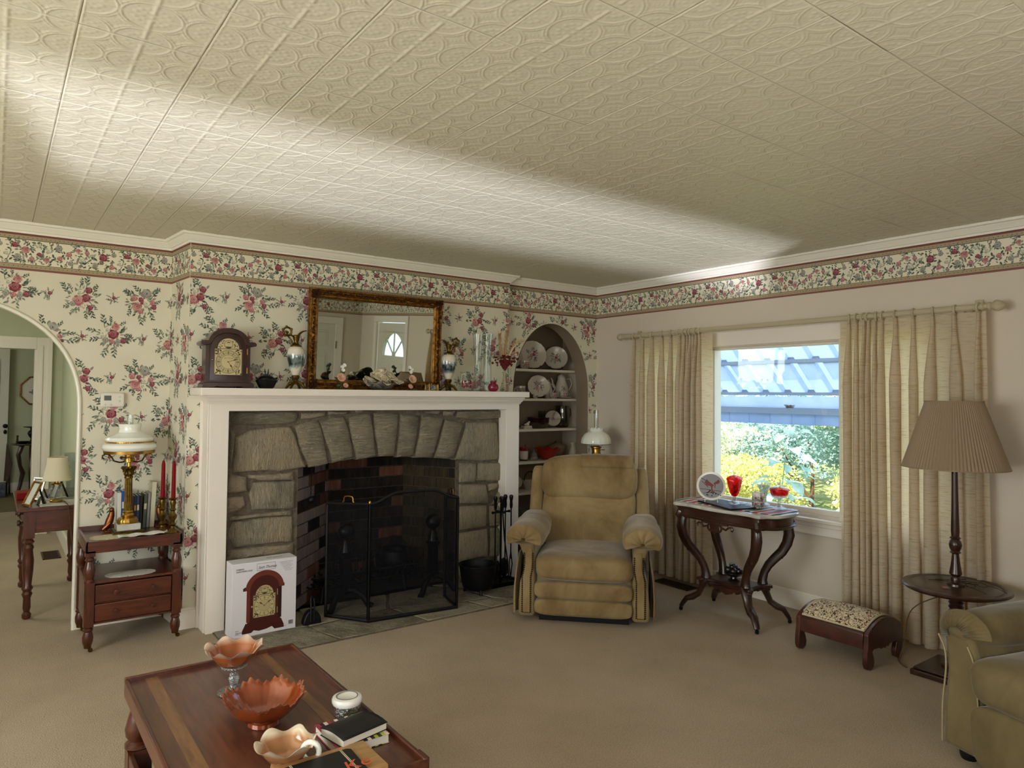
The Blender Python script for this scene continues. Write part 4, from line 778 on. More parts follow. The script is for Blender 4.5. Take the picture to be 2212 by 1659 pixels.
flat([([(x*.155, y*.155+.158) for x, y in p], c, l) for p, c, l in dial_shapes()+hand(rad(146),.28,.03)+hand(rad(70),.40,.022)], (0,D0+.0116,0), (1,0,0), (0,0,1), (0,-1,0), 1, .0003).build('dial', ['dial_brass','pr_dark','dial_cream'], ck, ang=180, solid=0)
text('Seth Thomas', .010, (-.026,D0+.009,.178), UP, 'pr_dark', ck, shear=.45)
# dark covered basket with rabbit ears
rb = T('rabbit_basket', 'small dark metal covered basket with two pointed ears, right of the mantel clock', 'ornament', (1.368,4.43,SH))
MB().lathe([(0,0),(.035,.0),(.045,.01),(.058,.04),(.064,.052),(.055,.058),(0,.058)], 26, rf=lambda a, i: 1+.05*math.sin(9*a)).build('basket', 'iron', rb)
R = random.Random(4); w = MB().ball((0,0,.058), (.05,.045,.028), 16, 8)
for i in range(40): a = R.uniform(0,6.28); q = R.uniform(.01,.05); w.ball((q*math.cos(a),q*math.sin(a)*.9,.078-.5*q+R.uniform(-.004,.006)), R.uniform(.006,.010), 6, 5)
for s in (-1,1): w.tube([(s*.05,0,.052),(s*.062,-.002,.066),(s*.068,0,.074)], [.008,.006,.002], 6)
w.build('lid', 'iron_gloss', rb)
for s in (-1,1): MB().tube([(s*.004,0,.078),(s*.008,0,.10),(s*.011,0,.118),(s*.012,0,.126)], [.006,.006,.005,.001], 8, flat=.5).build('ear', 'iron_gloss', rb)
# porcelain ewers
m, nt, b = newmat('ewer_china'); v = coords(nt); f = noise(nt, v, 14, 5, .6, .8); sp = nt.nodes.new('ShaderNodeSeparateXYZ'); nt.links.new(v, sp.inputs[0])
mr = nt.nodes.new('ShaderNodeMapRange'); mr.inputs[1].default_value = .10; mr.inputs[2].default_value = .16; nt.links.new(sp.outputs[2], mr.inputs[0])
mr2 = nt.nodes.new('ShaderNodeMapRange'); mr2.inputs[1].default_value = .245; mr2.inputs[2].default_value = .19; nt.links.new(sp.outputs[2], mr2.inputs[0])
mu = nt.nodes.new('ShaderNodeMath'); mu.operation = 'MULTIPLY'; nt.links.new(mr.outputs[0], mu.inputs[0]); nt.links.new(mr2.outputs[0], mu.inputs[1]); mu2 = nt.nodes.new('ShaderNodeMath'); mu2.operation = 'MULTIPLY'; nt.links.new(mu.outputs[0], mu2.inputs[0]); nt.links.new(f, mu2.inputs[1])
o = ramp(nt, mu2.outputs[0], [(.2,'#d8cfc0'),(.36,'#7d8b8c'),(.52,'#26363a'),(.7,'#151f24')]); nt.links.new(o, b.inputs['Base Color']); b.inputs['Roughness'].default_value = .12; b.inputs['Coat Weight'].default_value = .6
def ewer(x, y, rz, label):
    t = T('ewer', label, 'ewer', (x,y,SH), rz, group=None)
    w = MB().lathe([(.0,.035),(.028,.03),(.03,.038),(.02,.048),(.016,.06),(.024,.07),(.026,.082),(.02,.088),(0,.088)], 18)
    for k in range(4):
        a = PI/4+k*PI/2; c, s = math.cos(a), math.sin(a); w.tube([(.018*c,.018*s,.04),(.04*c,.04*s,.034),(.055*c,.055*s,.014),(.064*c,.064*s,.006),(.066*c,.066*s,.012)], [.012,.011,.008,.007,.003], 7)
    w.build('foot', 'old_brass', t)
    MB().lathe([(0,.084),(.018,.086),(.026,.10),(.042,.14),(.052,.185),(.056,.22),(.053,.25),(.040,.268),(.025,.275),(0,.275)], 28).build('body', 'ewer_china', t)
    MB().lathe([(.036,.266),(.034,.276),(.022,.282),(.014,.292),(.012,.305),(.017,.318),(.022,.34),(.018,.345),(.012,.33),(.0,.32)], 20).grid(lambda u, q: (-.012-.058*u**1.15, (q-.5)*.034*(1-.75*u), .325+.052*u+.022*(abs(q-.5)*2)**2*(1-u)+.012*math.sin(PI*u)), 10, 6).build('neck', 'old_brass', t, solid=.0025)
    w = MB().tube([(.03,0,.275),(.024,0,.29),(.03,0,.31),(.048,0,.33),(.062,0,.352)], .0055, 7)
    w.tube([(.058+.026*math.cos(a), 0, .366+.026*math.sin(a)) for a in [2*PI*i/18 for i in range(18)]], .0065, 7, True)
    for a in (20, 80, 150, 220, 300): w.ball((.058+.03*math.cos(rad(a)),0,.366+.03*math.sin(rad(a))), .009, 8, 6)
    w.ball((.06,0,.36), (.012,.006,.010), 8, 6).tube([(.02,0,.335),(.034,0,.345),(.044,0,.34)], .005, 6)
    w.build('handle', 'old_brass', t)
ewer(1.548, 4.42, PI, 'porcelain ewer with blue landscape and brass handle, left of the gilt mirror'); ewer(2.712, 4.455, 0, 'porcelain ewer with blue landscape and brass handle, right of the gilt mirror')
# gilt mirror, leaning slightly forward
MI = bpy.data.objects.new('wall_mirror', None); COL.objects.link(MI); tag(MI, 'large rectangular wall mirror in ornate gilt frame standing on the mantel', 'mirror'); MI.location = (2.152,4.508,SH+.001); MI.rotation_euler = (rad(2.6),0,0)
MW, MHt, FB = .505, .672, .066
prof = [(0,0),(0,-.014),(.006,-.026),(.012,-.028),(.018,-.020),(.024,-.022),(.034,-.030),(.042,-.026),(.046,-.016),(.054,-.018),(.060,-.012),(.066,-.006),(.066,0)]
def rect_frame(pr, x0, z0, x1, z1):
    w = MB(); k = len(pr); C4 = [(x0,z0,1,1),(x1,z0,-1,1),(x1,z1,-1,-1),(x0,z1,1,-1)]
    w.add([(cx+sx*d, y, cz+sz*d) for cx, cz, sx, sz in C4 for d, y in pr], [(i*k+j, ((i+1)%4)*k+j, ((i+1)%4)*k+j+1, i*k+j+1) for i in range(4) for j in range(k-1)]); return w
rect_frame(prof, -MW, 0, MW, MHt).build('frame', 'gold_frame', MI)
R = random.Random(9); w = MB(); d0 = .032
def orn(x, z, hor):
    for i in range(3): w.ball((x+R.uniform(-.007,.007), -.026-R.uniform(0,.005), z+R.uniform(-.007,.007)), (R.uniform(.004,.009),.005,R.uniform(.004,.008)), 6, 4)
x = -MW+.03
while x < MW-.03: orn(x, d0, 1); orn(x, MHt-d0, 1); x += .016
z = .03
while z < MHt-.03: orn(-MW+d0, z, 0); orn(MW-d0, z, 0); z += .016
for sx in (-1,1):
    for zz in (.036, MHt-.036):
        for i in range(26): w.ball((sx*(MW-.036)+R.uniform(-.03,.03), -.026-R.uniform(0,.008), zz+R.uniform(-.03,.03)), R.uniform(.005,.010), 6, 4)
stuff(w.build('carved_ornament', 'gold_dark', MI))
MB().box(-MW+.062,-.005,.062,MW-.062,-.001,MHt-.062).build('glass', 'mirror', MI)
# ceramic rose candle holders and the white flower bowl
def petals(w, c, r, n=5, tilt=.9, rings=3, R=random.Random(1)):
    for q in range(rings):
        rr = r*(1-.27*q)
        for i in range(n):
            a = 2*PI*i/n+q*.6+R.uniform(-.1,.1); up_ = .25+.5*q/rings
            w.grid(lambda u, v: (c[0]+math.cos(a+(v-.5)*1.5)*rr*u*(1-.15*u*u*q), c[1]+math.sin(a+(v-.5)*1.5)*rr*u*(1-.15*u*u*q), c[2]+rr*(up_*1.5*u**1.4*(1 if u < .85 else .92)-.1*(2*v-1)**2*u)), 5, 5)
    return w
def rose_holder(x, label, flip):
    t = T('rose_figurine', label, 'ornament', (x,4.37,SH)); R = random.Random(int(x*100))
    MB().lathe([(0,0),(.042,0),(.046,.004),(.03,.008),(0,.01)], 20).build('base', 'old_brass', t)
    MB().tube([(0,.01,.008),(flip*.008,.012,.05),(-flip*.006,.012,.10),(flip*.012,.012,.14),(flip*.02,.012,.165)], .0035, 6).build('stem', 'leaf_green', t)
    def face(w): return w
    w = MB(); petals(w, (0,0,0), .030, R=R); w.xf(Matrix.Translation((-.004,-.008,.078)) @ Matrix.Rotation(rad(70),4,'X')); w.build('rose', 'petal_pink', t, solid=.0012)
    w = MB(); petals(w, (0,0,0), .018, R=R); w.xf(Matrix.Translation((flip*.024,-.018,.026)) @ Matrix.Rotation(rad(60),4,'X')); w.build('rose', 'petal_pink', t, solid=.001)
    for dx, dz in ((.012,.128),(.021,.160),(.006,.148)): w = MB(); petals(w, (0,0,0), .013, 5, rings=1, R=R); w.xf(Matrix.Translation((flip*dx,0,dz)) @ Matrix.Rotation(rad(70),4,'X')); w.build('blossom', 'china', t, solid=.001)
    w = MB()
    for a, z, l in ((150,.06,.055),(35,.10,.04),(200,.03,.03),(60,.05,.035),(110,.085,.03)):
        ca, sa = math.cos(rad(a)), math.sin(rad(a)); w.grid(lambda u, v: (ca*l*u-sa*(v-.5)*.022*math.sin(PI*min(1,u+.08)), .008, z+sa*l*u*.8+ca*(v-.5)*.022*math.sin(PI*min(1,u+.08))), 6, 3)
    w.build('leaves', 'leaf_green', t, solid=.001)
rose_holder(1.835, 'porcelain pink rose candle holder at the left of the white flower bowl', 1); rose_holder(2.362, 'porcelain pink rose candle holder at the right of the white flower bowl', -1)
fb = T('flower_bowl', 'grey pod shaped bowl heaped with cream artificial flowers in front of the mirror', 'flower arrangement', (2.115,4.36,SH)); R = random.Random(12)
w = MB()
for i in range(5):
    a = rad(-90+i*72); ca, sa = math.cos(a), math.sin(a)
    w.grid(lambda u, v: ((ca*u*.105-sa*(v-.5)*.13*math.sin(PI*(.12+.8*u)))*1.15, (sa*u*.075+ca*(v-.5)*.11*math.sin(PI*(.12+.8*u))), .004+.045*u**1.5+.018*(abs(v-.5)*2)**2*u), 8, 8)
w.build('pod', 'pod_grey', fb, solid=.002); 
for x, y, z, r in [(-.092,-.025,.062,.044),(-.055,-.02,.080,.044),(-.02,-.03,.085,.042),(.0,-.005,.118,.040),(.03,.0,.118,.036),(.048,-.028,.088,.046),(.090,-.025,.066,.046),(.012,-.045,.060,.040),(.118,-.03,.048,.038),(-.118,-.02,.046,.036),(-.03,.015,.10,.036),(.07,.01,.09,.036)]:
    w = MB(); petals(w, (0,0,0), r, 6, rings=3, R=R); w.xf(Matrix.Translation((x,y,z)) @ Matrix.Rotation(rad(R.uniform(20,60)),4,'X') @ Matrix.Rotation(rad(R.uniform(-40,40)),4,'Y')); w.build('flower', 'porcelain_cream', fb, solid=.0012)
gb = T('glass_trinket_box', 'small brass and glass trinket box in front of the mirror frame corner', 'box', (2.52,4.37,SH))
w = MB()
for z in (.003,.040): w.tube([(-.036,-.028,z),(.036,-.028,z),(.036,.028,z),(-.036,.028,z)], .003, 6, True)
for sx in (-1,1):
    for sy in (-1,1): w.tube([(sx*.036,sy*.028,0),(sx*.036,sy*.028,.044)], .003, 6).ball((sx*.036,sy*.028,.046), .004, 6, 5)
w.build('frame', 'brass', gb); MB().box(-.034,-.026,.004,.034,.026,.039).build('glass', 'cut_glass', gb); MB().tube([(-.006,0,.042),(0,0,.052),(.006,0,.042)], .002, 6).build('finial', 'brass', gb)
def hollow(prof, th=.003): return prof+[(max(.0005, r-th), z) for r, z in reversed(prof[1:])]+[(0, prof[0][1]+th)]
gv = T('grape_vase', 'clear glass vase with raised red grapes, right of the right-hand ewer', 'vase', (2.79,4.35,SH))
MB().lathe(hollow([(0,0),(.03,0),(.035,.006),(.04,.03),(.046,.06),(.044,.09),(.036,.118),(.034,.13),(.04,.142)]), 28).build('bowl', 'glass', gv); R = random.Random(5); w = MB()
for i in range(26): a = R.uniform(-2.6,-.5); z = R.uniform(.025,.075); w.ball((.044*math.cos(a),.044*math.sin(a),z), .007, 8, 6)
w.build('grapes', 'cranberry', gv)
def tall(x, y, prof, label, rf=None): t = tag(MB().lathe(hollow(prof, .0025), 32, rf=rf).build('glass_vase', 'glass'), label, 'vase'); t.location = (x,y,SH); return t
tall(2.915, 4.37, [(0,0),(.05,0),(.055,.006),(.05,.03),(.036,.06),(.03,.10),(.027,.22),(.03,.30),(.036,.38),(.042,.43)], 'tall clear glass vase with a wide foot behind the grape vase'); tall(3.035, 4.42, [(0,0),(.036,0),(.037,.01),(.034,.10),(.031,.25),(.036,.36),(.046,.44)], 'tall clear glass vase with a fluted rim behind the small cranberry vase', lambda a, i: 1+.05*math.cos(6*a)*(1 if 6 <= i <= 7 else 0))
cv = tag(MB().lathe(hollow([(0,0),(.024,0),(.036,.012),(.041,.03),(.036,.05),(.022,.06),(.021,.066),(.028,.076)]), 28).build('cranberry_vase', 'cranberry'), 'small round cranberry glass vase on the mantel edge', 'vase'); cv.location = (3.03,4.33,SH)
bv = T('bud_vase', 'bud vase of dried pampas and dark red flowers at the right mantel end', 'vase', (3.158,4.36,SH))
MB().lathe(hollow([(0,0),(.032,0),(.038,.01),(.034,.035),(.020,.08),(.013,.13),(.013,.16),(.018,.175)]), 24).build('glass', 'glass', bv)
w = MB()
for i in range(6): a = i*1.05; w.tube([(.012*math.cos(a),.012*math.sin(a),.01),(.005*math.cos(a+1),.005*math.sin(a+1),.12),(.03*math.cos(a),.02*math.sin(a),.25)], .0018, 5)
w.build('stems', 'pampas_pale', bv); R = random.Random(6); w = MB()
for i in range(80):
    a = R.uniform(0,6.28); q = R.uniform(.0,.06)+(.035 if i % 3 == 0 else 0); z = .25+R.uniform(-.05,.03)-.2*q*0; w.ball((q*math.cos(a)*1.15,q*math.sin(a)*.7,z), (R.uniform(.006,.011),.008,R.uniform(.006,.010)), 7, 5)
w.lathe([(.008,.16),(.03,.20),(.05,.24),(0,.25)], 14); w.build('dried_blooms', 'dried_red', bv)
def plume(pts, r, m):
    w = MB(); R = random.Random(int(pts[-1][0]*1e4)); P = [Vector(p) for p in pts]; w.tube(P, [r*.4, r*.55, r*.4, r*.06][:len(P)], 9, flat=.6)
    for i in range(240):
        t = R.random()*(len(P)-1); k_ = int(t); p = P[k_].lerp(P[min(k_+1,len(P)-1)], t-k_); a = R.uniform(0,6.28); q = r*R.uniform(.6,1.25); e = p+Vector((q*math.cos(a),q*.7*math.sin(a),q*R.uniform(.4,1.8))); w.tube([p,e], [.0016,.0003], 3)
    w.build('plume', m, bv)
plume([(0,0,.26),(.005,0,.32),(.012,0,.40),(.016,0,.46)], .024, 'pampas'); plume([(-.03,0,.25),(-.04,0,.32),(-.05,0,.40),(-.052,0,.44)], .020, 'pampas'); plume([(.03,0,.26),(.07,0,.33),(.12,0,.385),(.175,0,.39)], .018, 'pampas_pale')
for s, z in ((.10,.29),(.085,.235),(.115,.255)): MB().tube([(.01,0,.22),(s*.6,-.01,z-.01),(s,-.01,z)], .0015, 5).ball((s,-.01,z),(.012,.011,.011),8,6).build('side_bloom', 'dried_red' if z < .26 else 'petal_pink', bv)
# ------------------------------------------------------------------ china cupboard: shelves and what stands on them
ZS = [1.650,1.392,1.126,.844,.582,.30]
for i, z in enumerate(ZS):
    o = struct(MB().box(3.425,YN+.165,z-.022,4.395,5.10,z).build('shelf_%d' % (i+1), 'shelf_paint', None, bevel=.003))
def plate_mesh(r, scal=0, deep=.016, pierced=False):
    w = MB().lathe([(0,.004),(r*.55,.004),(r*.62,.007),(r*.97,deep),(r,deep+.002),(r*.985,deep-.002),(r*.6,0),(0,-.001)], 48 if scal else 32, rf=(lambda a, i: 1+.035*abs(math.sin(scal*a/2)) if 3 <= i <= 5 else 1) if scal else None)
    return w.xf(Matrix.Rotation(PI/2,4,'X'))
def plate(x, y, z, r, label, kind='A', tilt=14, rz=0, scal=0, stand=True, m='china_dim', cat='plate', sc=None):
    t = T('display_plate', label, cat, (x,y,z+.004), rad(rz)); p = plate_mesh(r, scal).build('plate', m, t); p.location = (0,0,r+.006); p.rotation_euler = (-rad(tilt),0,0)
    d = flat(BQ[kind][0], (0,-.0045,0), (1,0,0), (0,0,1), (0,-1,0), sc or r*5.2, .00012).build('painted_flowers', PRINT, t, ang=180, solid=0); stuff(d); d.location = (0,0,r+.006); d.rotation_euler = (-rad(tilt),0,0)
    if stand:
        w = MB()
        for s in (-1,1): w.tube([(s*r*.5,-.045,.012),(s*r*.62,-.05,.03),(s*r*.5,-.04,.034),(s*r*.42,-.045,.016),(s*r*.3,-.03,.002),(s*r*.25,.05,.002),(s*r*.2,.055,.06)], .0026, 6)
        w.tube([(-r*.3,-.03,.003),(0,-.034,.010),(r*.3,-.03,.003)], .0026, 6); w.build('wire_stand', 'wire_dark', t)
    return t
def cup(name, x, y, z, r, h, label, kind='s', m='china_dim', handle=1, sc=2.0, saucer=False, cat='cup', rz=0):
    t = T(name, label, cat, (x,y,z), rad(rz)); dz = .012 if saucer else 0
    MB().lathe([(0,dz+.001),(r*.62,dz),(r*.66,dz+.004),(r*.95,dz+h*.3),(r*.97,dz+h*.75),(r,dz+h),(r-.003,dz+h),(r*.88,dz+h*.4),(r*.55,dz+.008),(0,dz+.008)], 24).build('bowl', m, t)
    if handle: MB().tube([(handle*r*.9,0,dz+h*.85),(handle*r*1.45,0,dz+h*.8),(handle*r*1.5,0,dz+h*.4),(handle*r*.8,0,dz+h*.28)], .0035, 7).build('handle', m, t)
    if saucer: MB().lathe([(0,.002),(r*.8,.001),(r*1.7,.012),(r*1.72,.014),(r*.8,.006),(0,.006)], 28).build('saucer', m, t)
    w = MB(); 
    for a in (-120,-90,-60):
        c, s = math.cos(rad(a)), math.sin(rad(a))
        for pts, q, l in BQ[kind][0]: w.m = q; k_ = r*.95+.0012+l*.0001; w.add([(k_*math.cos(rad(a)+px*sc*.55/k_), k_*math.sin(rad(a)+px*sc*.55/k_), dz+h*.52+pz*sc*.55) for px, pz in pts], [list(range(len(pts)))])
    stuff(w.build('painted_flowers', PRINT, t, ang=180, solid=0)); return t
s1, s2, s3, s4, s5, s6 = ZS
plate(3.70, 5.0, s1, .095, 'plain white plate at the far left of the top cupboard shelf', 's', rz=-25, stand=False)
cup('creamer', 3.765, 4.90, s1, .042, .075, 'small rose painted cup beside the scalloped plate on the top shelf', 'A', handle=0, sc=.6)
plate(3.89, 4.95, s1, .125, 'large scalloped open-edged plate with pink roses on the top cupboard shelf', 'A', rz=-22, scal=18)
plate(4.185, 4.97, s1, .108, 'oval-looking plate with dark red roses on wire stand at the right of the top shelf', 'C', rz=-34)
cup('mug', 3.745, 4.93, s2, .045, .11, 'rose painted china mug at the left end of the second shelf', 'B', sc=.75, handle=-1, cat='mug')
cup('trinket_cup', 3.86, 4.86, s2, .024, .04, 'tiny white cup left of the plate on the second shelf', 's', handle=0, sc=.8)
plate(3.945, 4.93, s2, .098, 'white plate with rose sprays standing on the second shelf', 'B', rz=-24, scal=10)
def pot(x, y, z, h, r, label, kind, name='coffee_pot'):
    t = T(name, label, 'pot', (x,y,z), rad(-20))
    MB().lathe([(0,0),(r*.7,0),(r*.78,.006),(r*.95,h*.25),(r,h*.38),(r*.72,h*.62),(r*.55,h*.74),(r*.6,h*.8),(0,h*.8)], 26).build('body', 'china_dim', t)
    MB().lathe([(r*.58,h*.8),(r*.5,h*.86),(r*.25,h*.91),(.006,h*.93),(.011,h*.965),(.008,h),(0,h)], 20).build('lid', 'china_dim', t)
    MB().tube([(-r*.85,0,h*.35),(-r*1.3,0,h*.5),(-r*1.35,0,h*.68),(-r*1.6,0,h*.78)], [.014,.011,.008,.006], 8).build('spout', 'china_dim', t)
    MB().tube([(r*.6,0,h*.74),(r*1.3,0,h*.76),(r*1.55,0,h*.58),(r*1.2,0,h*.35),(r*.9,0,h*.3)], .005, 8).build('handle', 'china_dim', t)
    stuff(flat(BQ[kind][0], (0,-r*1.0,h*.38), (1,0,0), (0,0,1), (0,-1,0), r*4.2, .0001).build('painted_flowers', PRINT, t, ang=180, solid=0))
pot(4.105, 4.98, s2, .175, .042, 'slim lidded china jug between the plate and coffee pot on the second shelf', 's', 'lidded_jug'); pot(4.255, 4.97, s2, .245, .066, 'tall white coffee pot with painted roses at the right of the second shelf', 'C')
cup('sugar_cup', 4.075, 4.87, s2, .036, .052, 'rose painted cup without saucer in front of the lidded jug', 'A', sc=.5); cup('teacup', 4.20, 4.87, s2, .042, .052, 'rose painted teacup on its saucer in front of the coffee pot', 'B', sc=.5, saucer=True)
t = T('figurine', 'small white figurine sitting on a stack at the left of the third shelf', 'figurine', (3.775,4.88,s3)); MB().box(-.045,-.03,0,.045,.03,.012).box(-.04,-.028,.013,.042,.028,.026).build('block', 'china_dim', t, bevel=.002); MB().ball((.015,0,.040), (.018,.014,.016), 12, 8).ball((.026,-.005,.058), .010, 10, 8).ball((-.01,0,.036), (.012,.01,.009), 10, 6).build('body', 'china_dim', t)
t = T('berry_bowl', 'clear glass bowl with a dark ruby rim band on the third shelf', 'bowl', (3.935,4.91,s3)); MB().lathe(hollow([(0,0),(.06,0),(.085,.02),(.095,.052)]), 36).build('bowl', 'dim_glass', t); MB().lathe([(.0955,.052),(.098,.08),(.103,.09),(.099,.091),(.094,.08),(.092,.052)], 40, zf=lambda a, i: .006*abs(math.sin(7*a)) if i in (2,3) else 0).build('rim', 'dark_ruby', t)
t = plate(4.135, 4.95, s3, .072, 'saucer standing upright with its teacup displayed in front, on the third shelf', 's', rz=-25, stand=False, cat='cup', sc=.8); q = MB().lathe([(0,0),(.02,0),(.036,.03),(.042,.05),(.039,.05),(.033,.03),(0,.006)], 22).xf(Matrix.Translation((0,-.045,.085)) @ Matrix.Rotation(rad(55),4,'Y')).build('cup', 'china_dim', t)
t = T('glass_pitcher', 'clear glass water pitcher at the right of the third shelf', 'pitcher', (4.265,4.97,s3)); MB().lathe(hollow([(0,0),(.055,0),(.066,.02),(.07,.10),(.062,.17),(.066,.20)]), 28).build('body', 'dim_glass', t); MB().tube([(.064,0,.18),(.10,0,.17),(.105,0,.11),(.068,0,.07)], .006, 8).build('handle', 'dim_glass', t)
t = tag(MB().lathe(hollow([(0,0),(.028,0),(.005,.01),(.005,.06),(.03,.09),(.034,.15)], .002), 20).build('wine_glass', 'dim_glass'), 'thin stemmed glass behind the displayed saucer on the third shelf', 'glass'); t.location = (4.07,5.03,s3)
t = T('milk_glass_mug', 'white glass mug with a red rim at the left of the fourth shelf', 'mug', (3.765,4.90,s4+.012)); MB().lathe([(0,0),(.03,0),(.038,.02),(.039,.10),(.036,.10),(.034,.02),(0,.008)], 24).build('body', 'milk_glass', t); MB().lathe([(.0396,.075),(.040,.105),(.0375,.105)], 24).build('rim', 'cranberry', t); MB().lathe([(0,-.012),(.034,-.012),(.036,-.006),(.03,0),(0,0)], 20).build('foot', 'old_brass', t)
t = T('ladle', 'small dark ladle leaning behind the cruet on the fourth shelf', 'ladle', (3.83,4.96,s4)); MB().ball((0,0,.06), (.028,.02,.028), 14, 8).tube([(0,0,.06),(-.005,0,.11),(0,.0,.14)], .004, 6).lathe([(0,0),(.02,0),(.01,.03),(0,.04)], 12).build('bowl', 'vent_brown', t)
t = T('glass_cruet', 'clear glass cruet with stopper beside the red bowl on the fourth shelf', 'cruet', (3.86,4.88,s4)); MB().lathe(hollow([(0,0),(.04,0),(.044,.01),(.035,.05),(.012,.08),(.012,.095),(.018,.10)]), 20).build('body', 'cut_glass', t); MB().ball((0,0,.115), .012, 10, 8).build('stopper', 'cut_glass', t); MB().tube([(.014,0,.09),(.04,0,.085),(.036,0,.05)], .004, 6).build('handle', 'cut_glass', t)
mat('red_orange_glass', '#c01f14', .12, trans=.15, coat=.8)
t = T('ruffled_red_bowl', 'orange red glass bowl with a ruffled rim in the middle of the fourth shelf', 'bowl', (4.03,4.90,s4)); MB().lathe(hollow([(0,0),(.04,0),(.045,.006),(.085,.04),(.118,.085),(.128,.095)]), 60, rf=lambda a, i: 1+(.05*math.sin(9*a) if 4 <= i <= 6 else 0), zf=lambda a, i: .009*math.sin(9*a+.6) if 4 <= i <= 6 else 0).build('bowl', 'red_orange_glass', t)
t = T('brown_tureen', 'smoky brown lidded glass dish at the back right of the fourth shelf', 'dish', (4.235,5.00,s4)); MB().lathe([(0,0),(.05,0),(.03,.015),(.06,.04),(.078,.08),(.078,.10),(0,.10)], 28).build('bowl', 'niche_paint', t); MB().lathe([(.082,.10),(.078,.108),(.05,.125),(.015,.135),(.012,.15),(0,.155)], 28).build('lid', 'niche_paint', t)
t = tag(MB().lathe([(0,.003),(.05,.003),(.06,.010),(.062,.012),(.05,.007),(0,.007)], 28).build('small_plate', 'china_dim'), 'small flat white dish in front of the brown lidded dish', 'dish'); t.location = (4.235,4.87,s4)
t = T('white_pitcher', 'small white pitcher at the right end of the fourth shelf', 'pitcher', (4.335,4.89,s4)); MB().lathe(hollow([(0,0),(.03,0),(.042,.03),(.04,.06),(.024,.10),(.024,.12),(.032,.145)]), 22).build('body', 'china_dim', t); MB().tube([(.026,0,.13),(.055,0,.12),(.056,0,.08),(.04,0,.05)], .005, 7).build('handle', 'china_dim', t)
plate(3.74, 4.98, s5, .055, 'white saucer at the left of the fifth shelf beside the china basket', 's', rz=-20, stand=False, sc=.3)
t = T('china_basket', 'white china basket with dark handle partly behind the recliner on the fifth shelf', 'basket', (3.86,4.93,s5)); MB().lathe(hollow([(0,0),(.045,0),(.055,.03),(.07,.08)]), 26).build('bowl', 'china_dim', t); MB().tube([(.066*math.cos(a),0,.075+.085*math.sin(a)) for a in [PI*i/14 for i in range(15)]], .004, 7).build('handle', 'wire_dark', t); stuff(flat(BQ['s'][0], (0,-.062,.045), (1,0,0), (0,0,1), (0,-1,0), 1.4, .0001).build('painted_flowers', PRINT, t, ang=180, solid=0))
t = tag(MB().lathe(hollow([(0,0),(.05,0),(.055,.01),(.09,.08),(.10,.12)]), 32).build('cut_glass_bowl', 'cut_glass'), 'cut glass bowl on the bottom cupboard shelf behind the recliner arm', 'bowl'); t.location = (3.80,4.92,s6)
t = tag(MB().lathe([(0,0),(.10,0),(.12,.006),(.12,.012),(0,.012)], 30).build('cake_plate', 'dim_glass'), 'flat glass plate at the back of the bottom cupboard shelf', 'plate'); t.location = (3.70,5.0,s6)

# ------------------------------------------------------------------ oil lamp on a small table behind the recliner
t = T('corner_table', 'small dark wooden corner table hidden behind the recliner', 'table', (4.08,4.33,0)); MB().box(-.19,-.19,.79,.19,.19,.815).build('top', 'walnut_x', t, bevel=.005)
for sx in (-1,1):
    for sy in (-1,1): MB().lathe([(0,0),(.014,0),(.018,.3),(.02,.79),(0,.79)], 12, (sx*.155,sy*.155,0)).build('leg', 'walnut_z', t)
t = T('oil_lamp', 'oil lamp with fluted milk glass shade, clear chimney and green base behind the recliner', 'lamp', (4.07,4.30,.8155))
MB().lathe([(0,0),(.085,0),(.088,.01),(.09,.05),(.082,.085),(.085,.09),(.085,.10),(.05,.112),(0,.115)], 8, a0=PI/8).build('font', 'green_glass', t, ang=30)
MB().lathe([(.034,.112),(.04,.12),(.034,.135),(.036,.165),(.044,.17),(.044,.178),(.03,.185),(0,.185)], 24).tube([(.03,0,.15),(.075,0,.15)], .003, 6).lathe([(0,-.004),(.013,-.004),(.013,.004),(0,.004)], 12, (.08,0,.15)).tube([(.11*math.cos(a),.11*math.sin(a),.205) for a in [2*PI*i/30 for i in range(30)]], .003, 6, True).tube([(.044,0,.175),(.11,0,.205)], .002, 5).tube([(-.044,0,.175),(-.11,0,.205)], .002, 5).build('burner', 'brass', t)
MB().lathe([(.122,.203),(.127,.215),(.120,.25),(.098,.285),(.070,.305),(.058,.312),(.062,.335),(.059,.337),(.054,.312),(.066,.302),(.095,.281),(.117,.248),(.123,.212)], 96, rf=lambda a, i: 1+(.022*abs(math.sin(8*a)) if i not in (4,5,8,9) else .008*math.sin(16*a)), zf=lambda a, i: .005*math.sin(12*a) if i in (6,7) else 0).build('shade', 'opal_glass', t)
MB().tube([(.122*1.02*math.cos(a),.122*1.02*math.sin(a),.203) for a in [2*PI*i/48 for i in range(48)]], .0022, 6, True).build('rim_wire', 'old_brass', t)
MB().lathe([(.022,.18),(.03,.20),(.034,.23),(.024,.29),(.0205,.34),(.0205,.485),(.0185,.485),(.0185,.34),(.022,.29),(.032,.23),(.028,.20),(.02,.18)], 24).build('chimney', 'glass', t)

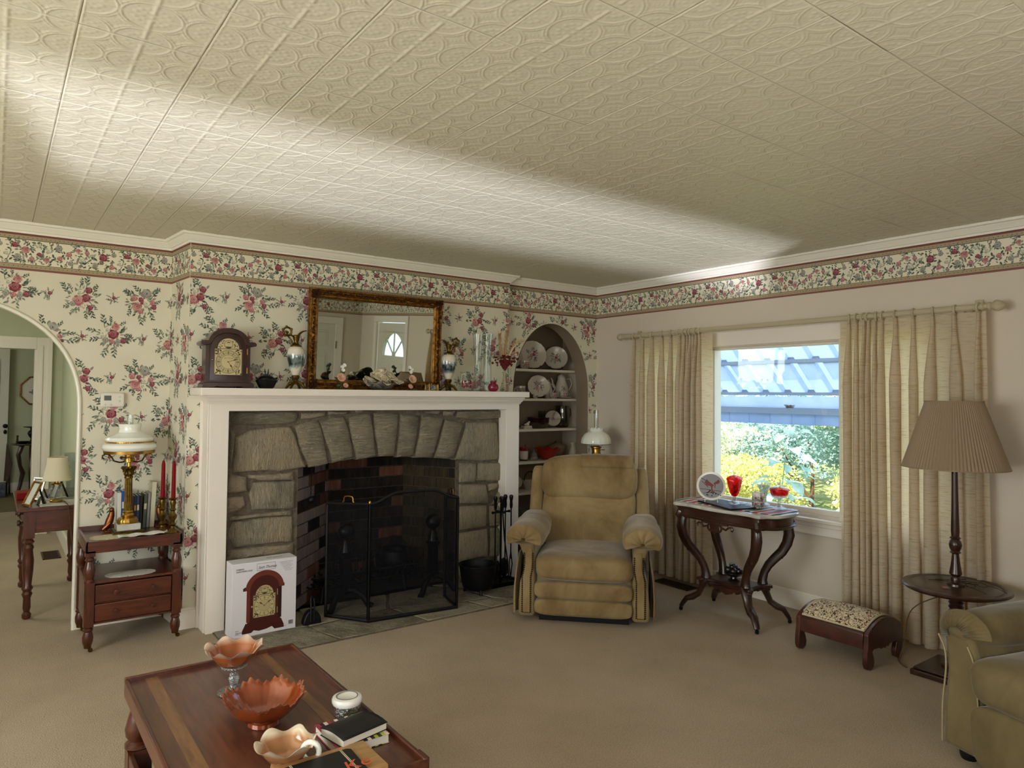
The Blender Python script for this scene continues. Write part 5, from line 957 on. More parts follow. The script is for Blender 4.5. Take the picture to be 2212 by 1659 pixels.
# ------------------------------------------------------------------ recliner
RC = T('recliner', 'gold velour recliner armchair with nailhead trim facing the room', 'recliner', (2.955,3.235,0), rad(134)); V = 'velvet_gold'
MB().box(-.28,-.74,.002,.28,-.07,.05).build('mechanism', 'iron', RC)
MB().box(-.305,-.80,.05,.305,-.05,.30).build('frame', V, RC, bevel=.02)
MB().ball((0,-.045,.104), (.304,.055,.054), 40, 14, .16, .42).build('footrest_panel', V, RC); MB().ball((0,-.04,.210), (.304,.058,.056), 40, 14, .16, .42).build('footrest_panel', V, RC)
def wob(mb, amp, seed):
    R = random.Random(seed); ph = [R.uniform(0,6.28) for _ in range(6)]
    mb.v = [(x+amp*math.sin(13*z+ph[0])*math.sin(9*y+ph[3]), y+amp*math.sin(12*x+ph[1])*math.sin(10*z+ph[4]), z+amp*math.sin(11*x+ph[2])*math.sin(8*y+ph[5])) for x, y, z in mb.v]; return mb
wob(MB().ball((0,-.27,.345), (.305,.315,.088), 56, 22, .22, .5), .006, 1).build('seat_cushion', V, RC)
lean = Matrix.Translation((0,-.60,.36)) @ Matrix.Rotation(rad(9),4,'X')
wob(MB().ball((0,0,.20), (.325,.13,.25), 56, 24, .25, .4), .006, 2).xf(lean).build('back_cushion', V, RC)
wob(MB().ball((0,.012,.475), (.333,.145,.165), 60, 26, .22, .55), .006, 3).xf(lean).build('head_cushion', V, RC)
w = MB(); w.tube([(x,.012+.150*math.copysign(abs(math.cos(a))**.55,math.cos(a)),.475+.168*math.copysign(abs(math.sin(a))**.55,math.sin(a))) for x in (.0,) for a in [0]]+[(0,.16,.47)], .001, 4)
cv_ = MB().grid(lambda u, v: (-.305+u*.36, .012+.150*math.copysign(abs(math.cos(rad(12+v*100)))**.55, math.cos(rad(12+v*100)))*(1-max(0,(-.225-(-.305+u*.36))/.08)*.10), .475+.1695*abs(math.sin(rad(12+v*100)))**.55), 18, 18).xf(lean)
wob(cv_, .003, 17).build('headrest_cover', 'velvet_gold', RC, solid=.004)
for s in (-1,1):
    wob(MB().ball((s*.365,-.03,.26), (.052,.115,.30), 20, 20, .5, .45), .004, 5+s).xf(lean).build('wing', V, RC)
    side = [(.300,.035),(.405,.035),(.405,.12),(.398,.24),(.375,.32),(.372,.40),(.40,.47),(.40,.56),(.31,.56),(.302,.40)]
    MB().prism([(s*x,z) for x, z in side], -.74, -.012).build('arm', V, RC, bevel=.022, seg=3)
    wob(MB().ball((s*.362,-.36,.532), (.112,.40,.084), 28, 20, .55, .8), .004, 8+s).build('arm_roll', V, RC)
    a = MB()
    def capf(u, v, s=s):
        th = rad(-28+236*u); fy = v; r = 1.06
        yy = .052-.40*fy if fy > .18 else .052-.012*fy
        k = min(1, (fy/.18))**.5 if fy < .18 else 1
        x = math.cos(th)*.121*(.12+.88*k); z = math.sin(th)*.093*(.12+.88*k)
        return (s*(.362+x), yy+.03*(1-k)+.004*math.sin(9*th), .530+z+(.002*math.sin(21*th)))
    wob(a.grid(capf, 30, 22), .003, 11).build('arm_cover', V, RC, solid=.005)
    nl = MB()
    for dx in (.326,.380):
        for i in range(30):
            z = .065+i*.0125; x = dx-(.012 if z > .28 else 0)*min(1,(z-.28)/.06 if z > .28 else 0); nl.ball((s*x,-.009,z), (.0052,.004,.0052), 6, 4)
    for i in range(4): nl.ball((s*(.336+i*.012),-.009,.062), (.0052,.004,.0052), 6, 4)
    stuff(nl.build('nailhead_trim', 'wire_dark', RC))
    MB().prism([(s*.330,.06),(s*.376,.06),(s*.376,.28),(s*.360,.36),(s*.360,.46),(s*.318,.46),(s*.318,.36),(s*.330,.28)], -.016, -.006).build('front_panel', V, RC, bevel=.004)
    w = MB(); 
    def skf(u, v, s=s): q = .016*math.sin(u*26)*(v**.7); return (s*(.408+.022*v+q+.012*math.sin(PI*v)), -.06-.62*u, .42-.385*v)
    w.grid(skf, 60, 10).build('side_skirt', V, RC, solid=.006)
MB().box(-.41,-.86,.06,.41,-.80,.55).build('rear_panel', V, RC, bevel=.02)
# ------------------------------------------------------------------ curtains, rod
XC = 4.27; ZR = 1.921
rod = T('curtain_rod', 'pale fluted wooden curtain rod with carved finials above the picture window', 'curtain rod', (XC,2.83,ZR))
mat('rod_paint', '#b9ad90', .5)
w = MB().lathe([(.0165,-1.32),(.0165,1.32)], 24, rf=lambda a, i: 1+.05*math.cos(12*a)).xf(Matrix.Rotation(PI/2,4,'X')); w.build('pole', 'rod_paint', rod)
for s in (-1,1):
    MB().lathe([(0,0),(.020,0),(.022,.012),(.014,.018),(.013,.03),(.020,.036),(.020,.044),(.014,.05),(.026,.062),(.030,.078),(.022,.098),(.008,.112),(0,.114)], 24, rf=lambda a, i: 1+(.06*math.cos(10*a) if 8 <= i <= 11 else 0)).xf(Matrix.Translation((0,s*1.315,0)) @ Matrix.Rotation(-s*PI/2,4,'X')).build('finial', 'rod_paint', rod)
    MB().tube([(.10,s*1.27,-.0),(.05,s*1.27,-.012),(.0,s*1.27,-.018),(-.016,s*1.27,-.006)], .009, 8).box(.095,s*1.27-.02,-.05,.105,s*1.27+.02,.05).build('bracket', 'rod_paint', rod, bevel=.002)
def curtain(name, label, P, e0, e1, deep, flip=1):
    t = T(name, label, 'curtain', (XC,(e0+e1)/2,.03)); yc = (e0+e1)/2; K = len(P); E_ = [e0]+P+[e1]; n = (K+1)*14; R = random.Random(K); drift = [R.uniform(-.012,.012) for _ in E_]; H = 1.868
    sg = 1 if e0 > e1 else -1; cols = []
    def gap(k): return min(abs(E_[k]-E_[k-1]), abs(E_[k+1]-E_[k]))
    for k in range(K+2):
        if k in (0, K+1): cols.append((k, None)); continue
        for q in range(13): cols.append((k, -PI+2*PI*q/12))
        if k < K+1:
            for q in (1,2,3): cols.append((k+q/4, 'p'))
    cols.insert(1, (.5, 'p')); NV = 34; w = MB(); vs = []
    for (k, ph) in cols:
        for j in range(NV+1):
            v = j/NV; z = H*(1-v); i0 = int(min(k, K)); f = k-i0
            dr = (drift[i0]*(1-f)+drift[min(i0+1,K+1)]*f)*v*1.4; y0 = E_[i0]*(1-f)+E_[min(i0+1,K+1)]*f+dr
            if ph is None or ph == 'p': x = deep*.5+(.006*math.sin(5*v+k) if ph == 'p' else 0)*v; y = y0
            else:
                g = gap(int(k)); op = min(1, max(0, (v-.045)/.16))**.7; b = .007+op*(min(.030, g*.46)-.007); d = .030+op*(.030+.012*math.sin(3*k))
                if v < .05: b *= 1+.5*math.sin(PI*v/.05)
                b *= 1+.12*math.sin(4*v+2*k); x = deep*.5-d*(1+math.cos(ph))/2; y = y0+sg*(-b*math.sin(ph)-.004*math.cos(ph/2)*0)
                y += sg*(.012*op*math.sin(k*2.3)*(1+math.cos(ph))/2)
            vs.append((x, y-yc, z))
    nk = NV+1; w.v = vs; w.f = [[a*nk+j, (a+1)*nk+j, (a+1)*nk+j+1, a*nk+j+1] for a in range(len(cols)-1) for j in range(NV)]; w.mi = [0]*len(w.f)
    w.build('panel', 'curtain', t, ang=75, solid=0)
    s0 = None
    for p in P:
        if s0 is None: s0 = MB().tube([(.025*math.cos(a),.0,.025*math.sin(a)) for a in [2*PI*i/20 for i in range(20)]], .0065, 8, True).tube([(0,0,-.026),(.004,0,-.036),(0,0,-.046)], .0024, 5).build('ring', 'rod_paint', t); s = s0
        else: s = s0.copy(); COL.objects.link(s)
        s.location = (0, p-yc+random.uniform(-.006,.006), ZR-.03-.006); s.rotation_euler = (0,0,random.uniform(-.5,.5))
LP = [4.062,3.969,3.863,3.761,3.67,3.582,3.537,3.506,3.479,3.453,3.426,3.392]; RP = [2.242,2.195,2.147,2.121,2.082,2.041,1.961,1.863,1.758,1.649,1.529]
curtain('curtain_left', 'oatmeal linen pinch-pleat curtain left of the window behind the recliner', LP, 4.085, 3.285, .03)
curtain('curtain_right', 'oatmeal linen pinch-pleat curtain right of the window behind the floor lamp', RP, 2.307, 1.498, .03)
for o in bpy.data.objects:
    if o.name in ('curtain_left','curtain_right'): o.name = 'curtain'

# ------------------------------------------------------------------ marble topped table by the window
VC = Vector((3.888,2.812,0)); VT = T('marble_top_table', 'carved dark walnut table with white marble turtle top by the window', 'table', VC)
half = [(0,.405),(.06,.403),(.11,.392),(.135,.372),(.155,.350),(.178,.345),(.205,.330),(.213,.300),(.200,.262),(.196,.215),(.203,.15),(.215,.08),(.219,0)]
def outline(sc=1.0, off=0):
    q = half+[(x,-y) for x, y in half[-2::-1]]; q = q+[(-x,y) for x, y in q[-2:0:-1]]
    return [(x*sc-math.copysign(off,x) if abs(x) > off else 0, y*sc-math.copysign(off,y) if abs(y) > off else 0) for x, y in q]
MB().prism(outline(), .694, .715, 'z').build('marble_top', 'marble', VT, bevel=.006, seg=3)
MB().prism(outline(1,.022), .618, .694, 'z').build('apron', 'walnut_y', VT, bevel=.004); MB().prism(outline(1,.012), .628, .640, 'z').prism(outline(1,.014), .684, .694, 'z').build('apron_moulding', 'walnut_y', VT, bevel=.003)
prof_leg = [(.318,.648),(.330,.600),(.335,.555),(.322,.50),(.292,.445),(.250,.40),(.212,.355),(.188,.31),(.176,.262),(.176,.235)]; prof_foot = [(.165,.222),(.190,.20),(.205,.165),(.222,.125),(.262,.098),(.300,.085),(.325,.05),(.337,.028)]
for sx in (-1,1):
    for sy in (-1,1):
        d = Vector((sx*.171,sy*.285)).normalized()
        lg = MB().tube([(d.x*r,d.y*r,z) for r, z in prof_leg], [.030,.034,.037,.035,.033,.031,.029,.027,.030,.036], 10, flat=.72).build('leg', 'walnut_z', VT)
        MB().tube([(d.x*(r+.006),d.y*(r+.006),z) for r, z in ((.333,.66),(.345,.63),(.340,.605))], [.022,.026,.012], 8).tube([(d.x*(r),d.y*(r),z) for r, z in ((.292,.435),(.285,.412),(.268,.40))], [.014,.018,.006], 7).build('carving', 'walnut_z', lg)
        MB().tube([(d.x*r,d.y*r,z) for r, z in prof_foot], [.038,.036,.030,.028,.030,.026,.022,.019], 10, flat=.7).build('foot', 'walnut_z', VT)
        MB().tube([(d.x*.337,d.y*.337-.006,.014),(d.x*.337,d.y*.337+.006,.014)], .013, 12).tube([(d.x*.337,d.y*.337,.012),(d.x*.337,d.y*.337,.034)], .006, 8).build('caster', 'iron', VT)
sh_ = [(0,.165),(.05,.17),(.08,.20),(.105,.215),(.125,.195),(.118,.155),(.09,.11),(.085,.05),(.088,0)]
q = sh_+[(x,-y) for x, y in sh_[-2::-1]]; q = q+[(-x,y) for x, y in q[-2:0:-1]]
MB().prism(q, .212, .232, 'z').prism([(x*.93,y*.95) for x, y in q], .196, .212, 'z').build('lower_shelf', 'walnut_y', VT, bevel=.005)
def fret(z0, y, x, nm):
    w = MB()
    for s in (-1,1):
        w.tube([(x,s*(.03+.022*math.cos(a)),z0-.028+.022*math.sin(a)) for a in [2*PI*i/14 for i in range(14)]], .007, 6, True); w.tube([(x,s*.05,z0-.02),(x,s*.085,z0-.03),(x,s*.105,z0-.012),(x,s*.125,z0-.01),(x,s*.135,z0-.022),(x,s*.128,z0-.032)], .007, 6).tube([(x,s*.005,z0),(x,s*.06,z0-.004),(x,s*.10,z0)], .006, 6)
    w.prism([(-.035,z0),(.035,z0),(.022,z0-.05),(0,z0-.068),(-.022,z0-.05)], x-.006, x+.006, 'x').build(nm, 'walnut_y', VT)
fret(.620, 0, -.198, 'fretwork'); fret(.620, 0, .198, 'fretwork')
for sx in (-1,1):
    pts = [(-.15,.198),(-.14,.185),(-.125,.176),(-.11,.186),(-.095,.176),(-.075,.170),(-.06,.182),(-.045,.168),(-.02,.160),(0,.152),(.02,.160),(.045,.168),(.06,.182),(.075,.170),(.095,.176),(.11,.186),(.125,.176),(.14,.185),(.15,.198)]
    MB().prism(pts, sx*.078-.007, sx*.078+.007, 'x').build('skirt_carving', 'walnut_y', VT, bevel=.003)
TZ = .7155
t = tag(MB().grid(lambda u, v: (3.752+.285*u, 2.44+.735*v, TZ+.001+.0012*math.sin(9*u+5*v)), 12, 20).build('table_runner', 'runner', solid=.002), 'red white and green striped cloth runner on the marble table top', 'table runner')
TZ2 = TZ+.0035
tr = tag(MB().box(-.095,-.185,0,.095,.185,.009).build('dark_board', 'black', bevel=.002), 'thin black board under the cardinal plate and ruby goblet', 'tray'); tr.location = (3.838,2.835,TZ2); tr.rotation_euler = (0,0,rad(-19.5))
TZ3 = TZ2+.0095
pl = T('cardinal_plate', 'round collector plate painted with two red birds on a clear stand', 'plate', (3.815,2.935,TZ3), rad(-48)); o = MB().lathe([(0,.003),(.08,.0035),(.090,.006),(.093,.006),(.09,.0035),(.08,0),(0,0)], 40).xf(Matrix.Rotation(PI/2,4,'X')).build('plate', 'china', pl); o.location = (0,0,.105); o.rotation_euler = (-rad(12),0,0)
mat('bird_red', '#7a3a2c', .5); mat('bird_dark', '#3a221f', .5); mat('snow_grey', '#8b8b8f', .4)
def bird(x, z, s, f): return [([(x+f*px*s, z+pz*s) for px, pz in ((-.9,-.15),(-.55,.10),(-.1,.42),(.22,.78),(.38,.62),(.52,.35),(.60,.25),(.48,.18),(.42,-.05),(.15,-.28),(-.3,-.30),(-.42,-.5),(-.5,-1.25),(-.68,-1.25),(-.66,-.5))], 0, 2), ([(x+f*px*s, z+pz*s) for px, pz in ((.44,.38),(.60,.25),(.46,.18))], 1, 3)]
bs = [([(.079*math.cos(a), .079*math.sin(a)) for a in [2*PI*i/30 for i in range(30)]], 2, 0)]+bird(-.018,.012,.040,-1)[:2]+bird(.04,.022,.028,1)
bs += [([(x0,z0),(x1,z1),(x1+.002,z1+.003),(x0+.002,z0+.003)], 1, 1) for x0, z0, x1, z1 in ((-.07,-.02,.06,-.035),(.0,-.03,.05,-.06),(-.06,.03,-.02,-.01),(-.05,-.05,.02,-.04),(-.065,.05,-.03,.03))]
R = random.Random(8); bs += [([(x+.005*math.cos(a), z+.005*math.sin(a)) for a in (0,1.3,2.5,3.8,5)], 1, 1) for x, z in [(R.uniform(-.03,.06), R.uniform(-.068,-.03)) for _ in range(16)]]
d = flat(bs, (0,-.0046,0), (1,0,0), (0,0,1), (0,-1,0), 1, .0002).build('painted_birds', ['bird_red','bird_dark','snow_grey'], pl, ang=180, solid=0); d.location = (0,0,.105); d.rotation_euler = (-rad(12),0,0)
MB().tube([(-.04,-.03,.03),(-.04,-.035,.006),(-.04,.05,.004),(-.03,.055,.06)], .004, 6).tube([(.04,-.03,.03),(.04,-.035,.006),(.04,.05,.004),(.03,.055,.06)], .004, 6).tube([(-.04,.0,.004),(.04,0,.004)], .004, 6).build('stand', 'glass', pl)
gb = T('covered_goblet', 'tall ruby glass covered goblet with clear finial and foot on the black board', 'goblet', (3.865,2.790,TZ3))
MB().lathe([(0,.005),(.034,.0),(.036,.006),(.018,.02),(.012,.032),(.014,.044),(.01,.05),(0,.052)], 24, rf=lambda a, i: 1+.14*math.cos(6*a)*(1 if i in (1,2) else 0)).build('foot', 'cut_glass', gb)
MB().lathe(hollow([(0,.05),(.016,.053),(.030,.075),(.044,.125),(.049,.150),(.049,.158)], .003), 10).build('bowl', 'ruby_glass', gb, ang=20)
ld = MB().lathe([(.050,.158),(.0515,.163),(.045,.173),(.025,.183),(.008,.187),(0,.187),(0,.182),(.024,.178),(.043,.168),(.047,.160)], 32).build('lid', 'ruby_glass', gb); MB().lathe([(0,.186),(.007,.188),(.006,.196),(.013,.207),(.012,.216),(.004,.222),(0,.222)], 16).build('finial', 'cut_glass', ld)
t = tag(MB().lathe(hollow([(0,0),(.034,0),(.036,.006),(.016,.018),(.018,.05),(.024,.085),(.040,.128),(.045,.136)], .003), 48, rf=lambda a, i: 1+(.05*math.cos(8*a) if 5 <= i <= 9 else .06*math.cos(8*a) if i in (1,2) else 0)).build('crystal_vase', 'cut_glass'), 'clear cut crystal vase flaring at the top behind the floral mug', 'vase'); t.location = (4.055,2.70,TZ2)
mg = cup('floral_mug', 3.915, 2.652, TZ2, .035, .098, 'straight sided mug printed all over with red flowers, front of the runner', 's', m='china', sc=.7, handle=1, cat='mug', rz=-20)
w = MB()
for i in range(6):
    a = i*PI/3+.4; c, s = math.cos(a), math.sin(a)
    for zz in (.025,.062):
        for pts, q_, l in BQ['s'][0]: w.m = q_; k_ = .0344+l*.0001; w.add([(k_*math.cos(a+px*.9/k_), k_*math.sin(a+px*.9/k_), zz+pz*.9) for px, pz in pts], [list(range(len(pts)))])
stuff(w.build('flower_print', PRINT, mg, ang=180, solid=0))
cp = T('covered_compote', 'footed candy dish with ruby band and lid, right end of the marble table', 'candy dish', (3.985,2.545,TZ2))
MB().lathe([(0,.004),(.040,0),(.042,.006),(.020,.018),(.010,.03),(.013,.045),(.010,.058),(.02,.068),(.044,.078),(.05,.09),(0,.085)], 32, rf=lambda a, i: 1+(.05*math.cos(8*a) if i in (1,2) else 0)).build('foot', 'cut_glass', cp)
MB().lathe(hollow([(.046,.086),(.054,.10),(.057,.118)], .003), 36).build('bowl', 'ruby_glass', cp); ld = MB().lathe([(.060,.118),(.058,.124),(.045,.138),(.02,.148),(0,.15),(0,.145),(.044,.132),(.054,.12)], 36).build('lid', 'glass', cp); MB().lathe([(.0605,.117),(.061,.123),(.056,.129),(.056,.126),(.058,.121)], 36).build('band', 'ruby_glass', ld); MB().lathe([(0,.148),(.007,.15),(.006,.156),(.014,.163),(.012,.172),(0,.175)], 16, rf=lambda a, i: 1+.15*math.cos(2*a)).build('finial', 'cut_glass', ld)
fb = T('carved_fruit_bowl', 'dark carved wooden footed bowl of fruit on the lower shelf of the marble table', 'bowl', (3.888,2.812,.2325)); mat('ebony', '#1c1310', .3, coat=.5)
MB().lathe([(0,0),(.036,0),(.038,.006),(.022,.014),(.02,.024),(.045,.034),(.06,.05),(.058,.053),(.03,.045),(0,.042)], 28).build('bowl', 'ebony', fb)
for i, (x, y, z, r) in enumerate([(-.03,-.02,.066,.025),(.005,-.034,.066,.026),(.034,-.01,.064,.024),(.02,.025,.066,.024),(-.025,.025,.068,.025),(0,0,.084,.026),(-.02,.0,.092,.018)]): wob(MB().ball((x,y,z), (r,r,r*.92), 14, 10), .002, i).build('fruit', 'ebony', fb)
MB().grid(lambda u, v: (-.045+.06*u, .0+(v-.5)*.03*math.sin(PI*min(1,u+.05)), .102+.008*math.sin(PI*u)), 8, 4).build('leaf', 'ebony', fb, solid=.002)

# ------------------------------------------------------------------ footstool
ST = T('footstool', 'low dark wooden footstool with scroll feet and a leaf pattern tapestry top', 'footstool', (3.872,2.05,0)); hx, hy = .182, .205
arc_ = lambda x: .184+.062*math.cos(PI/2*min(1,abs(x)/hx))**.8
top_ = [(-hx+2*hx*i/20, arc_(-hx+2*hx*i/20)) for i in range(21)]
for s in (-1,1):
    low = [(hx,.14),(hx+.012,.08),(hx+.014,.035),(hx+.002,.008),(hx-.03,.0),(hx-.058,.012),(hx-.066,.04),(hx-.056,.07),(hx-.045,.092),(hx-.06,.10),(.05,.098),(.035,.086),(.018,.094),(0,.082),(-.018,.094),(-.035,.086),(-.05,.098),(-hx+.06,.10),(-hx+.045,.092),(-hx+.056,.07),(-hx+.066,.04),(-hx+.058,.012),(-hx+.03,0),(-hx-.002,.008),(-hx-.014,.035),(-hx-.012,.08),(-hx,.14)]
    y0, y1 = (hy-.028, hy) if s > 0 else (-hy, -hy+.028)
    MB().prism(top_+low, y0, y1).build('end_frame', 'stool_wood', ST, bevel=.005, seg=3)
    MB().prism([(s*(hx-.012),.108),(s*(hx+.004),.108),(s*(hx+.006),.15),(s*hx,.186),(s*(hx-.022),.196)], -hy+.028, hy-.028).build('side_rail', 'stool_wood', ST, bevel=.003)
MB().grid(lambda u, v: ((-hx+.018+2*(hx-.018)*u), -hy+.027+2*(hy-.027)*v, arc_(-hx+.018+2*(hx-.018)*u)+.002+.016*(math.sin(PI*u)*math.sin(PI*v))**.35), 24, 24).build('tapestry_seat', 'tapestry', ST)
w = MB(); 
for s in (-1,1): w.tube([(s*(hx-.017),-hy+.03,.199),(s*(hx-.017),hy-.03,.199)], .005, 6); w.tube([(x, s*(hy-.029), z+.005) for x, z in top_[2:-2]], .005, 6)
w.build('braid_trim', 'lace_cream', ST)

# ------------------------------------------------------------------ floor lamp with its round table
FL = T('floor_lamp', 'floor lamp with pleated tan shade and a round wooden table on its post', 'floor lamp', (4.0,1.55,0))
MB().box(-.16,-.16,0,.16,.16,.028).box(-.148,-.148,.028,.148,.148,.042).build('base', 'walnut_x', FL, bevel=.006); MB().lathe([(0,.042),(.07,.042),(.065,.055),(.035,.065),(.03,.09),(0,.09)], 28).build('socle', 'walnut_z', FL)
MB().lathe([(.03,.085)]+[(.030+(.005 if i % 2 else -.002), .09+i*.0115) for i in range(30)]+[(.04,.438),(.0,.44)], 24).build('column', 'walnut_z', FL)
MB().lathe([(0,.438),(.215,.438),(.232,.442),(.238,.448),(.244,.452),(.245,.458),(.240,.464),(.205,.464),(.203,.4625),(.200,.464),(0,.464)], 64).build('table_disc', 'walnut_y', FL)
MB().lathe([(0,.464),(.042,.464),(.04,.474),(.022,.482),(.024,.50),(.018,.51),(.030,.525),(.022,.57),(.016,.625),(.026,.632),(.02,.64),(.027,.655),(.030,.672),(.026,.69),(.018,.70),(.027,.706),(.018,.714),(.02,.74),(.017,.85),(.014,1.05),(.014,1.09),(0,1.09)], 28).build('upper_post', 'walnut_z', FL)
NP = 92; shd = MB().lathe([(.240,1.068),(.239,1.070),(.130,1.408),(.131,1.410)], NP*2, rf=lambda a, i: 1+.012*(1 if round(a*NP/PI) % 2 else -1)).build('pleated_shade', 'pillow_shade', FL, ang=20, solid=0)
MB().tube([(.132*math.cos(a),.132*math.sin(a),1.409) for a in [2*PI*i/48 for i in range(48)]], .003, 6, True).build('shade_wire', 'pillow_shade', shd); MB().tube([(.241*math.cos(a),.241*math.sin(a),1.068) for a in [2*PI*i/64 for i in range(64)]], .003, 6, True).build('shade_wire', 'pillow_shade', shd)
MB().tube([(.0,.0,1.09),(0,0,1.2)], .012, 10).tube([(-.13,0,1.395),(0,0,1.385),(.13,0,1.395)], .002, 5).tube([(0,0,1.2),(0,0,1.40)], .003, 6).build('socket', 'old_brass', FL)
MB().tube(smooth([(.02,.03,.42),(-.03,.20,.30),(-.03,.24,.12),(-.07,.25,.02),(-.10,.20,.006),(-.05,.26,.006),(.10,.34,.006)]), .003, 6).build('cord', 'cord_brown', FL)
gl = T('eyeglasses', 'wire framed eyeglasses lying on the round lamp table', 'eyeglasses', (4.045,1.47,.4655), rad(-30)); w = MB()
for s in (-1,1): w.tube([(s*.032+.024*math.cos(a),.018*math.sin(a),.004+.012*max(0,math.sin(a))) for a in [2*PI*i/20 for i in range(20)]], .0012, 5, True); w.tube([(s*.057,.0,.006),(s*.062,-.06,.008),(s*.055,-.125,.002)], .0012, 5)
w.tube([(-.008,.004,.008),(0,.008,.010),(.008,.004,.008)], .0012, 5).build('frame', 'wire_dark', gl)
t = tag(MB().box(-.022,-.014,0,.022,.014,.002).build('small_card', 'cranberry'), 'small translucent pinkish plastic card on the lamp table', 'card'); t.location = (3.90,1.56,.4655); t.rotation_euler = (0,0,.6)
t = tag(MB().tube([(-.10,.02,.002),(-.04,.0,.003),(.02,-.02,.002),(.08,-.015,.003),(.12,-.03,.002)], .0016, 5).tube([(-.06,.03,.002),(.0,.01,.004),(.06,-.05,.002),(.10,-.06,.002)], .0014, 5).tube([(.02,-.02,.003),(.04,.03,.002),(.10,.035,.002)], .0014, 5).build('wire_twig', 'wire_dark'), 'tangle of thin dark wires at the right of the lamp table', 'wire'); t.location = (4.06,1.60,.4655); t.rotation_euler = (0,0,-.7)

# ------------------------------------------------------------------ tan armchair at the right edge
AR = T('armchair', 'tan velvet armchair with pleated arm fronts at the right edge of the room', 'armchair', (2.985,.858,0), rad(72)); V2 = 'velvet_tan'
MB().box(-.40,-.80,.05,.40,-.03,.26).build('frame', V2, AR, bevel=.02)
for s in (-1,1):
    yy0 = -.80
    MB().prism([(s*.275,.035),(s*.425,.035),(s*.42,.20),(s*.405,.34),(s*.415,.45),(s*.44,.50),(s*.30,.50),(s*.268,.40),(s*.262,.26)], yy0, .0).build('arm', V2, AR, bevel=.02, seg=3)
    w = MB().ball((s*.355,-.43,.500), (.105,.44,.075), 26, 16, .6, .75); wob(w, .004, 3).build('arm_roll', V2, AR)
    # gathered pleats fanning over the arm front
    w = MB()
    def fanp(u, v, s=s):
        a = rad(-35+215*u); r0, r1 = .035, .112; r = r0+(r1-r0)*v; k = .006*math.cos(34*a)*(1-v)*1.2
        return (s*(.355+math.cos(a)*r*1.0), .010-.05*v*v+k, .492+math.sin(a)*r*.78)
    w.grid(fanp, 90, 8).build('pleats', V2, AR)
    w = MB()
    def welt(off): return [(s*(.425-off),.006,.045),(s*(.420-off),.008,.20),(s*(.402-off*.9),.010,.34),(s*(.405-off*.8),.012,.42),(s*(.43-off*.4),.012,.47)]
    w.tube(smooth(welt(.004)), .0035, 6).tube(smooth([(s*.280,.002,.045),(s*.270,.003,.20),(s*.272,.004,.30),(s*.285,.004,.40),(s*.31,.004,.455)]), .0035, 6).build('welt', 'welt_tan', AR)
    MB().lathe([(0,0),(.028,0),(.032,.012),(.034,.03),(.03,.036),(0,.036)], 16, (s*.35,-.05,0)).build('foot', 'black', AR)
wob(MB().ball((0,-.33,.355), (.285,.405,.105), 50, 20, .22, .5), .007, 4).build('seat_cushion', V2, AR); wob(MB().ball((0,.0,.155), (.270,.06,.125), 40, 16, .2, .4), .006, 5).build('front_skirt', V2, AR)
wob(MB().ball((0,-.72,.58), (.30,.14,.32), 40, 18, .28, .5), .008, 6).xf(Matrix.Rotation(0,4,'X')).build('back_cushion', V2, AR); MB().box(-.40,-.92,.05,.40,-.78,.86).build('back', V2, AR, bevel=.04, seg=3)
et = T('end_table', 'corner of a honey coloured wooden table at the lower right edge', 'table', (2.28,.50,0)); MB().box(-.19,-.16,.475,.19,.165,.50).build('top', 'pale_wood', et, bevel=.005)
for sx in (-1,1):
    for sy in (-1,1): MB().lathe([(0,0),(.014,0),(.02,.2),(.022,.475),(0,.475)], 12, (sx*.15,sy*.12,0)).build('leg', 'pale_wood', et)

# ------------------------------------------------------------------ outside the window: metal awning, shrubs, yard
mat('awning_metal', '#c3d0e6', .5, var=(4,'#b4c2da'), scale=(1,1,1)); mat('awning_rib', '#8f9bb0', .5); mat('yard', '#8a8a50', 1, var=(2,'#5f6a35'))
m, nt, b = newmat('awning_skin'); tr_ = nt.nodes.new('ShaderNodeBsdfTranslucent'); df = nt.nodes.new('ShaderNodeBsdfDiffuse'); mxs = nt.nodes.new('ShaderNodeMixShader'); mxs.inputs[0].default_value = .5
v = coords(nt, (1,1,1)); f = noise(nt, v, 2.5, 4); o = ramp(nt, f, [(.3,'#a9bcdb'),(.7,'#c0d0ea')]); nt.links.new(o, tr_.inputs[0]); nt.links.new(o, df.inputs[0]); nt.links.new(df.outputs[0], mxs.inputs[1]); nt.links.new(tr_.outputs[0], mxs.inputs[2]); nt.links.new(mxs.outputs[0], nt.nodes['Material Output'].inputs[0])
AW = T('patio_awning', 'pale blue ribbed metal patio awning sloping down outside the window', 'awning', (7.5,5.0,1.2)); AWo = (7.5,5.0,1.2)
za = lambda x: 1.42+6.526-.865*x
i = 0; y = 2.6+.07; s0 = {}
for (xa, xb) in ((6.25,7.10),(7.10,7.51)):
    y = 2.66
    while y < 7.6:
        w = MB(); x0, x1 = xa, xb; W_ = .2925
        def q_(x, yy, dz): return (x, yy, za(x)+dz)
        sec = [(0,0),(.10,0),(.10,0),(.19,0),(.205,.05),(.28,.05),(.2925,0)]
        w.add([q_(x0, y+a, d_) for a, d_ in sec]+[q_(x1, y+a, d_) for a, d_ in sec], [(j,j+1,j+8,j+7) for j in range(6)]+[(10,11,12,13)])
        rel(w, AWo).build('pan', 'awning_skin', AW, ang=20, solid=0); rel(MB().box(xb-.03,y+.185,za(xb-.04)-.016,xb-.015,y+.30,za(xb-.04)+.03), AWo).build('clip', 'awning_rib', AW); y += W_
rel(MB().box(7.05,2.6,za(7.05)-.045,7.13,7.7,za(7.05)-.005).box(7.47,2.6,za(7.47)-.035,7.55,7.7,za(7.47)+.0), AWo).build('beam', 'awning_rib', AW, bevel=.004)
y = 2.66
